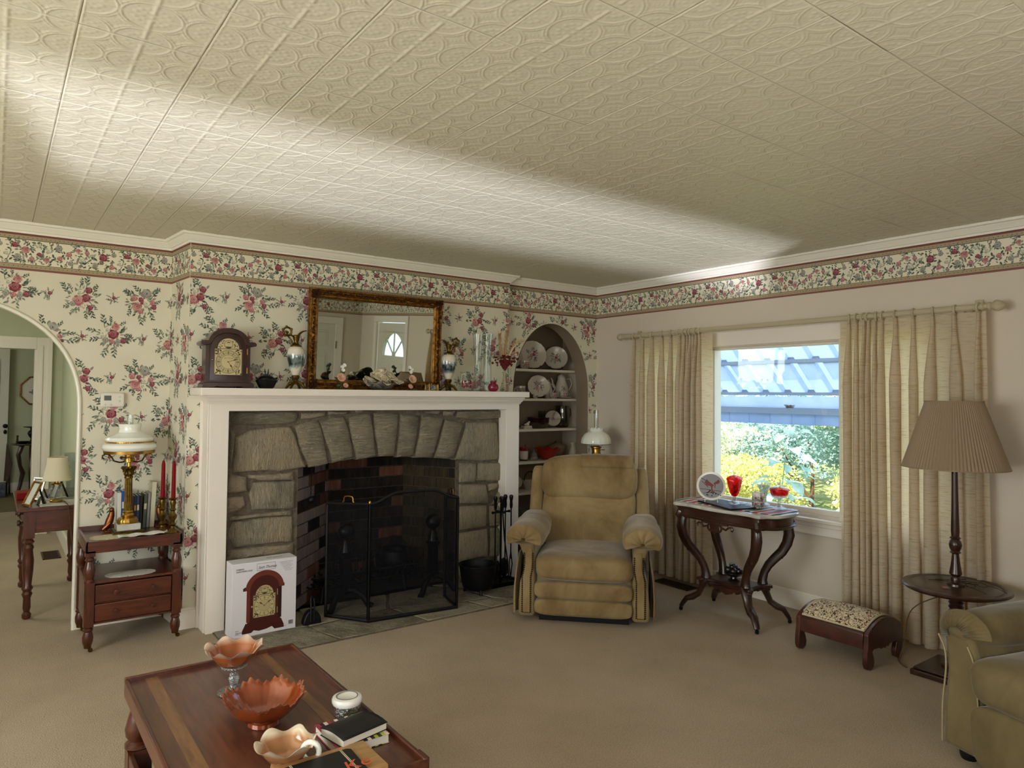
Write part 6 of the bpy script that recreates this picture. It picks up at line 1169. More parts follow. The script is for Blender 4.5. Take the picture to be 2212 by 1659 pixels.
while y < 7.6:
    w = MB().grid(lambda u, v: (7.56+.05*u+.03*math.sin(PI*u), y+.2925*v, 1.432-.135*u+.035*max(0,math.sin(PI*min(1,max(0,(v-.55)/.4))))*(1-u)), 6, 10); rel(w, AWo).build('scallop', 'awning_skin', AW, ang=60, solid=0)
    rel(MB().box(7.63,y,1.10,7.636,y+.19,1.235).box(7.636,y+.19,1.10,7.65,y+.2925,1.235), AWo).build('valance_slat', 'awning_skin', AW); y += .2925
rel(MB().box(7.585,2.6,1.226,7.645,7.7,1.300), AWo).build('valance_rail', 'awning_rib', AW)
for yy in (2.72, 7.5): rel(MB().box(7.47,yy-.03,-.75,7.53,yy+.03,1.42), AWo).build('post', 'awning_rib', AW)
nest = T('bird_nest', 'twiggy bird nest on the awning rail outside the window', 'nest', (7.60,4.72,1.286)); R = random.Random(3); w = MB()
for i in range(60): a = R.uniform(0,6.28); r = R.uniform(.02,.06); w.tube([(r*math.cos(a)*.5,r*math.sin(a),R.uniform(0,.05)),(r*math.cos(a+1.2)*.5,r*math.sin(a+1.2)*1.3,R.uniform(0,.05))], .0022, 4)
stuff(w.build('twigs', 'cord_brown', nest))
struct(MB().box(4.6,-12,-.9,40,30,-.75).box(-14,-30,-.9,4.6,YB-.3,-.75).build('ground', 'yard'))
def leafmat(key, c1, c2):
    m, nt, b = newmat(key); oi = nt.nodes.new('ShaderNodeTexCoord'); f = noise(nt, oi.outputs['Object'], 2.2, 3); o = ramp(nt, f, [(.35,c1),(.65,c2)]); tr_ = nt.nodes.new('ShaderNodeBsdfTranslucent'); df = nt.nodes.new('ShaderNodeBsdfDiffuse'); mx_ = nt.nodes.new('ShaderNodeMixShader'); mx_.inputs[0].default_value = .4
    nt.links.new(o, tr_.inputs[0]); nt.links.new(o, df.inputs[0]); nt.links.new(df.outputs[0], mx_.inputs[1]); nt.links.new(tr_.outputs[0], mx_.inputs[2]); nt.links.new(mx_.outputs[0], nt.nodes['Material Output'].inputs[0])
leafmat('leaf_yellow', '#bcbb68', '#e2dd9e'); leafmat('leaf_blue', '#7f9f9a', '#aac4c2'); leafmat('leaf_bright', '#98ad55', '#bcc978'); leafmat('leaf_pale', '#bcc7a6', '#e0e2c8'); leafmat('leaf_broad', '#93b096', '#b5cfd2')  # leaf colours bleached: outdoor glare haze is painted into them
def shrub(x, y, z, rx, ry, rz, n, size, m, label, seed, cat='shrub', stem=True):
    t = T('shrub', label, cat, (x,y,-.75)); R = random.Random(seed); w = MB(); zz = z+.75
    blobs = [(R.uniform(-.6,.6)*rx, R.uniform(-.6,.6)*ry, zz+R.uniform(-.5,.6)*rz, R.uniform(.35,.6)) for _ in range(14)]
    for i in range(n):
        bx, by, bz, br = blobs[R.randrange(14)]; a, b_ = R.uniform(0,6.28), R.uniform(-1.2,1.57); q = R.uniform(.75,1.0)*br
        p = Vector((bx+rx*q*math.cos(a)*math.cos(b_), by+ry*q*math.sin(a)*math.cos(b_), bz+rz*q*math.sin(b_)))
        d = Vector((R.uniform(-1,1),R.uniform(-1,1),R.uniform(-.8,.3))).normalized(); s_ = d.orthogonal().normalized()*size*.35; s_.rotate(Matrix.Rotation(R.uniform(0,6.28),3,d)); L = d*size*R.uniform(.7,1.2)
        w.add([p,p+L*.45+s_,p+L,p+L*.45-s_], [(0,1,2,3)])
    stuff(w.build('foliage', m, t, ang=180, solid=0)); 
    if stem: MB().tube([(0,0,0),(.05,0,zz*.5),(0,.05,zz)], [.05,.035,.015], 6).tube([(0,0,.1),(-.2*rx,.3*ry,zz)], [.03,.01], 6).build('stem', 'cord_brown', t)
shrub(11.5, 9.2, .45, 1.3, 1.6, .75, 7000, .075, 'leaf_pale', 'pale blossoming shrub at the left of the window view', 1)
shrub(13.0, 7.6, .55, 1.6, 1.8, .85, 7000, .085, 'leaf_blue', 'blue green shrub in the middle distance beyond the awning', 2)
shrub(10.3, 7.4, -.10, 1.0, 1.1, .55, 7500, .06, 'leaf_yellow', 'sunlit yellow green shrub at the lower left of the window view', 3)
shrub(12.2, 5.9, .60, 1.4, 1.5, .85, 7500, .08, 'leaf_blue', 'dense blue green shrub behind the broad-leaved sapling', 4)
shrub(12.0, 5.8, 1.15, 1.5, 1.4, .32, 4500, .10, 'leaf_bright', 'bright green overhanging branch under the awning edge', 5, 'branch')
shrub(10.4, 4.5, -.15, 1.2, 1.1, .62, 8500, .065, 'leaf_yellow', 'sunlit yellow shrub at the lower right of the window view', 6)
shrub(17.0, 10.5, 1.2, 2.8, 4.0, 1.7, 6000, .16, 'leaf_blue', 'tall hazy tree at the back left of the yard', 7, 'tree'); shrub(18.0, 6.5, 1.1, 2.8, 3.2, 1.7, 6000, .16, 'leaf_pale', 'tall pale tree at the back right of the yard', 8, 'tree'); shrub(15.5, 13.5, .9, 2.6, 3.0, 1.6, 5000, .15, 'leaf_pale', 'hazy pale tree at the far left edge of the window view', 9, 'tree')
sp_ = T('sapling', 'broad-leaved sapling with large pale leaves close outside the window', 'sapling', (8.6,5.45,-.75)); R = random.Random(21); MB().tube([(0,0,0),(.02,.03,.8),(0,-.05,1.4),(.03,-.10,1.85)], [.010,.008,.006,.003], 7).build('stem', 'leaf_broad', sp_); l0 = None
for i in range(46):
    z = .35+1.5*(i/46); a = R.uniform(0,6.28); L = R.uniform(.16,.28); o_ = Vector((.0+.05*math.cos(a), -.06*z/1.8+.05*math.sin(a), z))
    if l0 is None:
        l0 = MB().grid(lambda u, v: (u, (v-.5)*.62*math.sin(PI*min(1,u*.97+.03))**.8, .12*math.sin(PI*u)-.35*u*u+.10*(2*v-1)**2*.6), 6, 4).tube([(-.5,0,.12),(0,0,0)], .012, 4).build('leaf', 'leaf_broad', sp_, solid=0); l = l0
    else: l = l0.copy(); COL.objects.link(l)
    l.location = o_+Vector((math.cos(a),math.sin(a),.15))*L*.55; l.rotation_euler = (R.uniform(-.4,.4), R.uniform(-.3,.5), a); l.scale = (L,L,L)
# ------------------------------------------------------------------ thermostat, side table and what stands on it
t = T('thermostat', 'white wall thermostat with small grey display on the flowered wallpaper', 'thermostat', (.586,YL,1.368))
MB().box(-.064,-.028,-.044,.064,0,.044).build('case', 'plastic_white', t, bevel=.008, seg=3); MB().box(-.046,-.0295,-.004,-.008,-.027,.026).build('display', 'lcd', t); s0 = None
for x, z in ((.036,.018),(.036,-.008),(-.04,-.03),(-.012,-.03)):
    b_ = MB().ball((0,-.029,0), (.007,.003,.006), 10, 6) if s0 is None else None
    if s0 is None: s0 = b_.build('button', 'card_side', t); s = s0
    else: s = s0.copy(); COL.objects.link(s)
    s.location = (x,0,z)
def turned(w, prof, c, n=20): return w.lathe(prof, n, c)
ET = T('side_table', 'cherry two-drawer side table with turned posts and brass casters by the arch', 'table', (.663,4.665,0)); EO = (.663,4.665,0)
X0, X1, Y0_, Y1_ = .420, .904, 4.430, 4.895
rel(MB().box(X0+.003,Y0_+.003,.5465,X1-.003,Y1_-.003,.586), EO).build('top', 'cherry_x', ET, bevel=.002)
rel(MB().box(X0,Y0_,.536,X1,Y0_+.014,.600).box(X0,Y1_-.014,.536,X1,Y1_,.612).box(X0,Y0_,.536,X0+.014,Y1_,.604).box(X1-.014,Y0_,.536,X1,Y1_,.604), EO).build('gallery_rail', 'cherry_x', ET, bevel=.003)
for x in (X0+.024, X1-.024):
    for y in (Y0_+.024, Y1_-.024):
        w = MB().box(x-.024,y-.024,.52,x+.024,y+.024,.548); turned(w, [(.020,.52),(.018,.51),(.024,.50),(.018,.49),(.026,.46),(.029,.44),(.026,.41),(.020,.395),(.025,.388),(.025,.376),(0,.376)], (x,y,0)); w.box(x-.024,y-.024,.140,x+.024,y+.024,.378)
        turned(w, [(.024,.142),(.020,.132),(.025,.126),(.025,.118),(.020,.112),(.027,.085),(.026,.06),(.019,.038),(0,.038)], (x,y,0))
        lg = rel(w, EO).build('leg', 'cherry_z', ET, ang=35)
        rel(MB().lathe([(.020,.052),(.018,.026),(.010,.022),(0,.022)], 14, (x,y,0)).tube([(x,y,.028),(x+.012,y,.018)], .006, 6).tube([(x+.014,y-.006,.0115),(x+.014,y+.006,.0115)], .0115, 14), EO).build('caster', 'old_brass', lg)
rel(MB().box(X0+.01,Y0_+.01,.366,X1-.01,Y1_-.01,.380).box(X0+.008,Y0_+.03,.150,X0+.024,Y1_-.03,.37).box(X1-.024,Y0_+.03,.150,X1-.008,Y1_-.03,.37).box(X0+.03,Y1_-.03,.15,X1-.03,Y1_-.015,.37).box(X0+.03,Y0_+.03,.150,X1-.03,Y1_-.03,.16).box(X0+.048,Y0_+.012,.148,X1-.048,Y0_+.03,.158).box(X0+.048,Y0_+.014,.257,X1-.048,Y0_+.03,.263), EO).build('case', 'cherry_x', ET, bevel=.0015)
for z0 in (.160, .264):
    d = rel(MB().box(X0+.050,Y0_+.006,z0,X1-.050,Y0_+.024,z0+.096), EO).build('drawer', 'cherry_x', ET, bevel=.005)
    for kx in (.15,.335): rel(MB().lathe([(0,0),(.006,0),(.006,.008),(.013,.013),(.012,.02),(0,.022)], 16).xf(Matrix.Translation((X0+kx,Y0_+.006,z0+.050)) @ Matrix.Rotation(PI/2,4,'X')), EO).build('knob', 'cherry_z', d)
def doily(name, x, y, z, rx, ry, label, m='lace', n=14, holes=True):
    w = MB(); N_ = 96; vs = [(0,0,.0018)]
    for r_, zz in ((.55,.0022),(.82,.002),(.97,.0012),(1.0,.0006)):
        for i in range(N_): a = 2*PI*i/N_; k = 1+(.045*abs(math.sin(n*a/2)) if r_ > .8 else 0); vs.append((rx*r_*k*math.cos(a), ry*r_*k*math.sin(a), zz+.001*math.sin(3*a)*r_))
    fs = [(0,1+i,1+(i+1) % N_) for i in range(N_)]
    for k in range(3):
        for i in range(N_):
            if holes and k == 1 and i % 4 == 1: continue
            fs.append((1+k*N_+i,1+k*N_+(i+1) % N_,1+(k+1)*N_+(i+1) % N_,1+(k+1)*N_+i))
    t = tag(w.add(vs, fs).build(name, m, solid=.0012), label, 'doily'); t.location = (x,y,z); return t
d = doily('oval_doily', .655, 4.53, .3812, .125, .075, 'white oval lace doily lying on the lower shelf of the cherry side table'); d.rotation_euler = (0,0,-.05)
doily('round_doily', .56, 4.60, .587, .105, .085, 'cream lace doily under the front left of the brass lamp', 'lace_cream', 12)
fc = tag(wob(MB().grid(lambda u, v: (-.13+.26*u, -.03+.06*v+.02*u, .006+.012*math.sin(PI*v)*(.5+.6*u)+.003*math.sin(17*u+3*v)), 26, 10), .0015, 2).build('folded_lace', 'lace', solid=.003), 'folded white lace cloth lying in front of the brass lamp base', 'cloth'); fc.location = (.715,4.535,.588)
LA = T('column_lamp', 'brass column lamp with white opal glass shade and clear chimney on the cherry side table', 'lamp', (.658,4.715,.5865))
MB().box(-.085,-.085,0,.085,.085,.012).box(-.078,-.078,.012,.078,.078,.018).build('brass_base', 'old_brass', LA, bevel=.003); MB().box(-.062,-.062,.018,.062,.062,.055).build('marble_block', 'marble', LA, bevel=.003)
MB().lathe([(0,.055),(.052,.055),(.054,.07),(.046,.085),(.03,.09),(.034,.10),(.030,.108),(.026,.113),(.029,.12),(.025,.127),(0,.127)], 48, rf=lambda a, i: 1+(.07*abs(math.sin(7*a)) if i in (1,2,3) else 0)).build('column_foot', 'brass', LA)
MB().lathe([(.0,.125),(.0225,.125),(.0215,.20),(.020,.32),(0,.32)], 96, rf=lambda a, i: 1-.10*abs(math.sin(8*a))**.6).build('fluted_column', 'old_brass', LA)
MB().lathe([(0,.318),(.023,.318),(.024,.326),(.021,.332),(.028,.345),(.026,.355),(.034,.372),(.042,.380),(.040,.388),(0,.388)], 48, rf=lambda a, i: 1+(.12*math.sin(8*a) if i in (4,5,6,7) else 0)).build('capital', 'old_brass', LA)
MB().lathe([(0,.386),(.012,.388),(.011,.41),(.03,.415),(.03,.435),(.026,.438),(.026,.455),(.038,.458),(.040,.472),(0,.474)], 28).build('burner', 'brass', LA)
MB().lathe([(.132,.468),(.136,.468),(.137,.484),(.132,.484)], 64).build('shade_ring', 'brass', LA)
w = MB()
for k in range(3):
    a = rad(195+k*120); c, s = math.cos(a), math.sin(a); w.tube([(.01*c,.01*s,.418),(.055*c,.055*s,.415),(.085*c,.085*s,.425),(.10*c,.10*s,.45),(.115*c,.115*s,.466),(.135*c,.135*s,.468),(.148*c,.148*s,.46),(.150*c,.150*s,.447),(.140*c,.140*s,.445)], .0045, 7)
w.tube([(.0,-.03,.445),(-.045,-.05,.445)], .003, 6).ball((-.05,-.052,.445), (.008,.004,.008), 10, 6).build('arm', 'old_brass', LA)
MB().lathe([(.130,.482),(.141,.490),(.148,.503),(.142,.520),(.126,.530),(.125,.540),(.131,.550),(.125,.562),(.09,.576),(.062,.592),(.056,.610),(.060,.632),(.061,.640),(.057,.640),(.052,.612),(.058,.590),(.088,.573),(.12,.559),(.12,.53),(.138,.517),(.142,.503),(.128,.486)], 56).build('shade', 'opal_glass', LA)
w = MB(); w.lathe([(.124,.530),(.1275,.531),(.1285,.536),(.1275,.540),(.124,.541)], 56)
for i in range(64): a = 2*PI*i/64; w.ball((.1285*math.cos(a),.1285*math.sin(a),.5355), .0035, 5, 4)
w.build('gilt_band', 'brass', LA)
MB().lathe([(.03,.472),(.032,.50),(.022,.56),(.0185,.60),(.0185,.695),(.0165,.695),(.0165,.60),(.02,.56),(.03,.50),(.028,.472)], 24).build('chimney', 'glass', LA)
# books
mats_ = dict(bk_white='#d8d6cf', bk_blue='#1f55a8', bk_maroon='#3c1c22', bk_navy='#141b2c', bk_blue2='#2b3f6a', bk_black='#1b1412', bk_green='#53604e', bk_grey='#9c9a94', bk_cream='#d9d2b8')
for k, c in mats_.items(): mat(k, c, .5)
bx = .612
for i, (m, wd, h, lab) in enumerate([('bk_white',.022,.222,'white spined book at the left end of the row behind the brass lamp'),('bk_blue',.024,.232,'bright blue book beside the white one behind the brass lamp'),('bk_maroon',.020,.19,'maroon book partly hidden by the brass lamp column'),('bk_maroon',.018,.198,'dark maroon book just right of the brass lamp column'),('bk_navy',.013,.196,'thin navy book in the middle of the row'),('bk_blue2',.015,.198,'slate blue book with a navy book on its left'),('bk_black',.015,.198,'black book with a reddish spine in the middle of the row'),('bk_green',.018,.205,'green and white flowered book near the right of the row'),('bk_grey',.014,.212,'grey book leaning against the tall cream book'),('bk_cream',.026,.275,'tall cream book at the right end of the row')]):
    t = T('book', lab, 'book', (bx+wd/2,4.80,.587), 0, 'books on the side table'); D = .12
    MB().box(-wd/2,0,0,-wd/2+.002,D,h).box(wd/2-.002,0,0,wd/2,D,h).box(-wd/2,0,0,wd/2,.003,h).build('cover', m, t, bevel=.001); MB().box(-wd/2+.002,.004,.003,wd/2-.002,D-.003,h-.004).build('pages', 'paper', t)
    if i >= 7: t.rotation_euler = (0,rad(2.2),0)
    if i in (1,4,5,7): MB().box(-wd/2+.002,-.0008,h*.55,wd/2-.002,.001,h*.72).build('spine_label', 'bk_cream' if i != 4 else 'brass', t)
    bx += wd+.0016+(.002 if i >= 7 else 0)
for x, s, lab in ((.588,1,'copper coloured sculpted bookend at the left of the books'),(.838,-1,'brown sculpted bookend at the right of the books')):
    t = T('bookend', lab, 'bookend', (x,4.80,.587)); m_ = 'copper' if 'copper' in MATS else mat('copper', '#7d4a2c', .35, .9).name
    MB().box(-.04,-.04,0,.02,.05,.008).build('base', 'copper', t, bevel=.002); wob(MB().tube([(-.035,0,.012),(-.022,0,.03),(-.012,0,.06),(-.004,0,.09),(-.002,0,.115),(-.012,-.004,.13)], [.012,.020,.022,.018,.014,.008], 10), .003, 3).ball((-.004,-.004,.125), (.014,.014,.016), 10, 8).tube([(-.05,-.01,.012),(-.03,-.014,.03),(-.012,-.016,.05)], [.006,.010,.008], 8).build('figure', 'copper', t); t.scale = (s,1,1)
def candlestick(x, y, label, h=.21):
    t = T('candlestick', label, 'candlestick', (x,y,.587), rad(10), 'brass candlesticks'); MB().prism([(-.036,-.036),(.036,-.036),(.036,.036),(-.036,.036)], 0, .010, 'z').build('base', 'old_brass', t, bevel=.004)
    MB().lathe([(0,.009),(.030,.010),(.022,.022),(.012,.034),(.010,.045),(.020,.056),(.012,.066),(.012,.075),(.022,.095),(.024,.108),(.012,.122),(.010,.132),(.020,.142),(.012,.152),(.013,.166),(.018,.180),(.014,.196),(.024,.203),(.026,.209),(.012,.209),(0,.2)], 24).build('stem', 'old_brass', t)
    c_ = T('taper_candle', label.replace('brass candlestick', 'dark red taper candle in the brass candlestick'), 'candle', (x,y,.587+.203), 0, 'red taper candles'); MB().lathe([(0,0),(.0115,0),(.0125,.02),(.0105,.20),(.006,.222),(0,.226)], 16).build('wax', 'red_wax', c_); MB().tube([(0,0,.222),(.001,0,.235)], .001, 5).build('wick', 'black', c_)
candlestick(.818, 4.565, 'left brass candlestick of the pair on the side table'); candlestick(.864, 4.505, 'right brass candlestick of the pair on the side table')

# ------------------------------------------------------------------ hall desk beyond the arch
DK = T('hall_desk', 'cherry drop-front desk table with turned legs seen through the arch', 'table', (.335,5.76,0)); DO = (.335,5.76,0)
rel(MB().box(.13,5.265,.668,.535,6.26,.690), DO).build('top', 'cherry_y', DK, bevel=.004); rel(MB().box(.175,5.30,.53,.52,6.22,.668), DO).build('apron', 'cherry_x', DK)
for x in (.198,.498):
    for y in (5.322,6.20):
        w = MB().box(x-.03,y-.03,.50,x+.03,y+.03,.668); turned(w, [(.028,.50),(.022,.49),(.032,.475),(.022,.46),(.030,.44),(.024,.425),(.032,.36),(.030,.30),(.022,.21),(.032,.19),(.022,.17),(.030,.155),(.020,.13),(.022,.07),(.016,.045),(.026,.03),(.024,.008),(.012,0),(0,0)], (x,y,0)); rel(w, DO).build('leg', 'cherry_z', DK, ang=35)
for y in (5.50,5.98):
    for z in (.58,.64): rel(MB().lathe([(0,0),(.008,0),(.008,.015),(.02,.022),(.018,.034),(0,.036)], 14).xf(Matrix.Translation((.175,y,z-.01)) @ Matrix.Rotation(-PI/2,4,'Y')), DO).build('knob', 'walnut_z', DK)
DZ = .6905
t = tag(MB().grid(lambda u, v: (.25+.25*u, 5.30+.42*v+.01*math.sin(9*u), DZ+.0015+.001*math.sin(8*v)), 12, 12).build('desk_cloth', 'lace', solid=.0015), 'white cloth runner under the little lamp on the hall desk', 'cloth'); DZ2 = DZ+.004
t = T('desk_lamp', 'small lamp with cream bell shade and cut glass base on the hall desk', 'lamp', (.345,5.46,DZ2)); MB().lathe([(0,0),(.036,0),(.038,.012),(.034,.018),(0,.018)], 28).build('base', 'brass', t)
MB().lathe([(0,.018),(.026,.018),(.036,.045),(.040,.075),(.034,.095),(.028,.102),(.03,.112),(0,.113)], 28, rf=lambda a, i: 1+.03*math.cos(10*a)).build('glass_body', 'cut_glass', t); MB().lathe([(0,.112),(.032,.112),(.032,.118),(.012,.124),(.010,.16),(0,.16)], 20).tube([(0,0,.15),(0,0,.29)], .004, 6).tube([(-.052,0,.29),(.052,0,.29)], .002, 5).build('fitting', 'brass', t)
MB().lathe([(.084,.142),(.076,.165),(.066,.21),(.059,.25),(.056,.292),(.055,.292),(.058,.25),(.065,.21),(.075,.165),(.083,.142)], 40).tube([(.084*math.cos(a),.084*math.sin(a),.144) for a in [2*PI*i/40 for i in range(40)]], .0035, 6, True).tube([(.0565*math.cos(a),.0565*math.sin(a),.290) for a in [2*PI*i/40 for i in range(40)]], .003, 6, True).build('shade', 'cream_shade', t)
cd_ = T('lamp_cord', 'brown lamp cord hanging down the front of the hall desk', 'cord', (.345,5.46,DZ2)); MB().tube(smooth([(.041,-.02,.006),(.045,-.10,.004),(.050,-.199,.004),(.055,-.207,-.03),(.07,-.207,-.15),(.10,-.19,-.40),(.12,-.16,-.686)]), .003, 6).build('cord', 'cord_brown', cd_)
t = T('tall_crystal_vase', 'tall clear cut crystal vase behind the little lamp on the hall desk', 'vase', (.462,5.72,DZ+.001)); MB().lathe(hollow([(0,0),(.048,0),(.05,.01),(.045,.05),(.047,.15),(.055,.26),(.062,.30)], .005), 24, rf=lambda a, i: 1+.05*math.cos(12*a)).build('glass', 'cut_glass', t)
t = tag(MB().box(-.06,-.09,0,.06,.09,.045).build('red_box', 'red_wax', bevel=.004), 'flat dark red box on the left of the hall desk', 'box'); t.location = (.20,5.80,DZ)
def frame(x, y, rz, w_, h, tilt, m, label):
    t = T('photo_frame', label, 'photo frame', (x,y,DZ+.002), rad(rz)); q = rect_frame([(0,0),(0,-.008),(.006,-.012),(.012,-.008),(.012,0)], -w_/2, 0, w_/2, h).build('frame', m, t); q.rotation_euler = (-rad(tilt),0,0)
    q = MB().box(-w_/2+.01,-.002,.01,w_/2-.01,.003,h-.01).build('picture', 'card_side', t); q.rotation_euler = (-rad(tilt),0,0); MB().tube([(0,.01+h*.8*math.sin(rad(tilt)),h*.75),(0,h*.62,.002)], .006, 5).build('strut', 'black', t)
frame(.185, 5.375, -72, .12, .16, 24, 'gold_frame', 'gilt photo frame leaning back at the front corner of the hall desk'); frame(.235, 5.62, -52, .10, .15, 16, 'silver', 'silver photo frame behind the gilt one on the hall desk'); frame(.335, 5.66, -75, .11, .15, 20, 'walnut_z', 'brown wooden photo frame behind the desk lamp')
t = tag(MB().lathe([(0,0),(.03,0),(.026,.02),(.014,.045),(.006,.055),(.008,.07),(0,.074)], 20).build('silver_bell', 'silver'), 'small silver bell between the gilt frame and the desk lamp', 'bell'); t.location = (.262,5.44,DZ+.001)
t = tag(MB().box(-.05,-.07,0,.05,.07,.004).build('letters', 'paper'), 'loose letters lying at the right of the desk lamp', 'letter'); t.location = (.455,5.42,DZ2+.001); t.rotation_euler = (0,0,.4)
# far room
t = T('octagonal_picture', 'octagonal framed print hanging on the far hall wall', 'picture', (.475,11.94,1.42)); o8 = [(.205*math.cos(rad(22.5+45*i)), .215*math.sin(rad(22.5+45*i))) for i in range(8)]; w = MB(); k = [(1,0),(1,-.02),(.93,-.026),(.90,-.012),(.90,0)]
w.add([(x*s, y, z*s) for x, z in o8 for s, y in k], [(i*5+j, ((i+1) % 8)*5+j, ((i+1) % 8)*5+j+1, i*5+j+1) for i in range(8) for j in range(4)]).build('frame', 'gold_frame', t, ang=25)
MB().prism([(x*.91,z*.91) for x, z in o8], -.008, -.002).build('mat_board', 'paper', t); R = random.Random(2); w = MB(); mat('print_ink', '#7f8486', .8)
for i in range(22): a = R.uniform(0,6.28); q = R.uniform(0,.06); w.add([(q*math.cos(a)+r_*math.cos(b_), -.0085-.0001*i, -.02+q*.7*math.sin(a)+r_*.6*math.sin(b_)) for r_, b_ in [(R.uniform(.012,.028), j*1.05) for j in range(6)]], [list(range(6))])
stuff(w.build('engraving', 'print_ink', t, ang=180, solid=0))
t = T('hall_table', 'dark round-topped console table with curved legs below the octagonal picture', 'table', (.44,11.66,0)); MB().lathe([(0,.68),(.24,.68),(.25,.69),(.245,.70),(0,.70)], 36).build('top', 'walnut_x', t)
for a in (215,325,90): c, s = math.cos(rad(a)), math.sin(rad(a)); MB().tube([(.14*c,.14*s,.68),(.19*c,.19*s,.55),(.16*c,.16*s,.40),(.12*c,.12*s,.30),(.15*c,.15*s,.15),(.19*c,.19*s,.0)], [.03,.028,.022,.03,.022,.02], 8).build('leg', 'walnut_z', t)
t = T('dark_urn', 'dark bronze urn with a wide lip on the hall console table', 'urn', (.44,11.66,.7005)); MB().lathe([(0,0),(.07,0),(.07,.01),(.03,.03),(.02,.06),(.045,.10),(.06,.13),(.05,.16),(.025,.18),(.03,.205),(.11,.22),(.11,.225),(0,.225)], 28).build('body', 'iron', t)
t = T('small_candlestick', 'small dark candlestick at the left of the console table', 'candlestick', (.27,11.62,.7005)); MB().lathe([(0,0),(.03,0),(.012,.01),(.01,.04),(.018,.05),(.01,.06),(.014,.10),(.016,.11),(0,.11)], 16).build('stem', 'old_brass', t)
t = tag(MB().lathe([(0,0),(.04,0),(.08,.03),(.085,.035),(.05,.02),(0,.012)], 24).build('dark_dish', 'iron'), 'small dark dish between the candlestick and the urn on the console table', 'dish'); t.location = (.33,11.52,.7005)
t = tag(MB().prism([(0,.18),(.02,.70),(.06,.55),(.09,.42),(.06,.2)], -.03, .03).tube([(.03,-.02,.0),(.04,-.02,.25)], .012, 6).tube([(.07,.02,.0),(.06,.02,.25)], .012, 6).build('folded_stool', 'walnut_z', bevel=.004), 'dark folded wooden stool beside the hall door', 'stool'); t.location = (.135,11.78,.004)
mat('blue_print', '#2a3450', .7, var=(16,'#6d6f7c')); t = tag(MB().box(-.20,-.15,0,.10,.15,.17).build('patterned_box', 'blue_print', bevel=.01), 'blue patterned box on the floor by the hall door', 'box'); t.location = (.06,11.62,.004)

# ------------------------------------------------------------------ coffee table
CT = T('coffee_table', 'low cherry coffee table with raised rim and lower shelf in the foreground', 'table', (.672,2.19,0)); CO = (.672,2.19,0); CX0, CX1, CY0, CY1 = .383, .962, 1.655, 2.722
rel(MB().box(CX0+.003,CY0+.003,.388,CX1-.003,CY1-.003,.430), CO).build('top', 'table_top', CT, bevel=.002); rel(MB().box(CX1-.135,CY0+.012,.4290,CX1-.10,CY1-.012,.4308).box(CX0+.06,CY0+.012,.4290,CX0+.10,CY1-.012,.4308), CO).build('inlay_band', 'table_band', CT)
rel(MB().box(CX0,CY1-.012,.385,CX1,CY1,.446).box(CX1-.012,CY0+.05,.385,CX1,CY1,.446).box(CX0-.001,CY0+.01,.384,CX0+.012,CY1-.01,.440).box(CX0+.001,CY0-.001,.386,CX1-.001,CY0+.012,.446).box(CX1-.016,CY0,.380,CX1+.002,CY0+.055,.450), CO).build('rim', 'cherry_y', CT, bevel=.003)
for x in (CX0+.042, CX1-.042):
    for y in (CY0+.042, CY1-.042):
        w = MB(); turned(w, [(.0,.388),(.028,.388),(.024,.375),(.030,.365),(.024,.355),(.034,.32),(.043,.285),(.040,.262),(.030,.245),(.042,.235),(.043,.225),(.030,.218),(0,.218)], (x,y,0)); w.box(x-.036,y-.036,.075,x+.036,y+.036,.22); turned(w, [(.03,.078),(.034,.05),(.024,.0),(0,0)], (x,y,0)); rel(w, CO).build('leg', 'cherry_z', CT, ang=35)
rel(MB().box(CX0+.02,CY0+.02,.10,CX1-.02,CY1-.02,.122).box(CX0+.008,CY0+.07,.085,CX0+.024,CY1-.07,.215).box(CX1-.024,CY0+.07,.085,CX1-.008,CY1-.07,.15), CO).build('lower_shelf', 'cherry_y', CT, bevel=.003)
mat('mag_cover', '#4a1f2c', .35, var=(14,'#33502e')); t = tag(MB().box(-.085,-.13,0,.085,.13,.012).build('magazine', 'mag_cover'), 'glossy magazine with dark green and red cover on the coffee table shelf', 'magazine'); t.location = (.520,2.52,.1225); t.rotation_euler = (0,0,rad(6))
t = T('remote_control', 'black remote control on the magazine under the coffee table', 'remote control', (.555,2.44,.135), rad(20)); MB().box(-.025,-.09,0,.025,.09,.02).build('case', 'black', t, bevel=.005); s0 = None
for i in range(8):
    if s0 is None: s0 = MB().ball((0,0,.020), (.005,.005,.002), 8, 5).build('button', 'card_side', t); s = s0
    else: s = s0.copy(); COL.objects.link(s)
    s.location = (-.011+.022*(i % 2), -.05+.025*(i//2), 0)
t = T('tissue_box', 'white patterned tissue box on the coffee table shelf', 'box', (.665,2.46,.1225)); MB().box(-.055,-.11,0,.055,.11,.125).build('carton', 'card_side', t, bevel=.012, seg=3); MB().prism([(-.008,-.05),(.01,-.045),(.012,.04),(-.006,.05)], .1252, .127, 'z').build('slot', 'pod_grey', t)
CZ0 = .4308
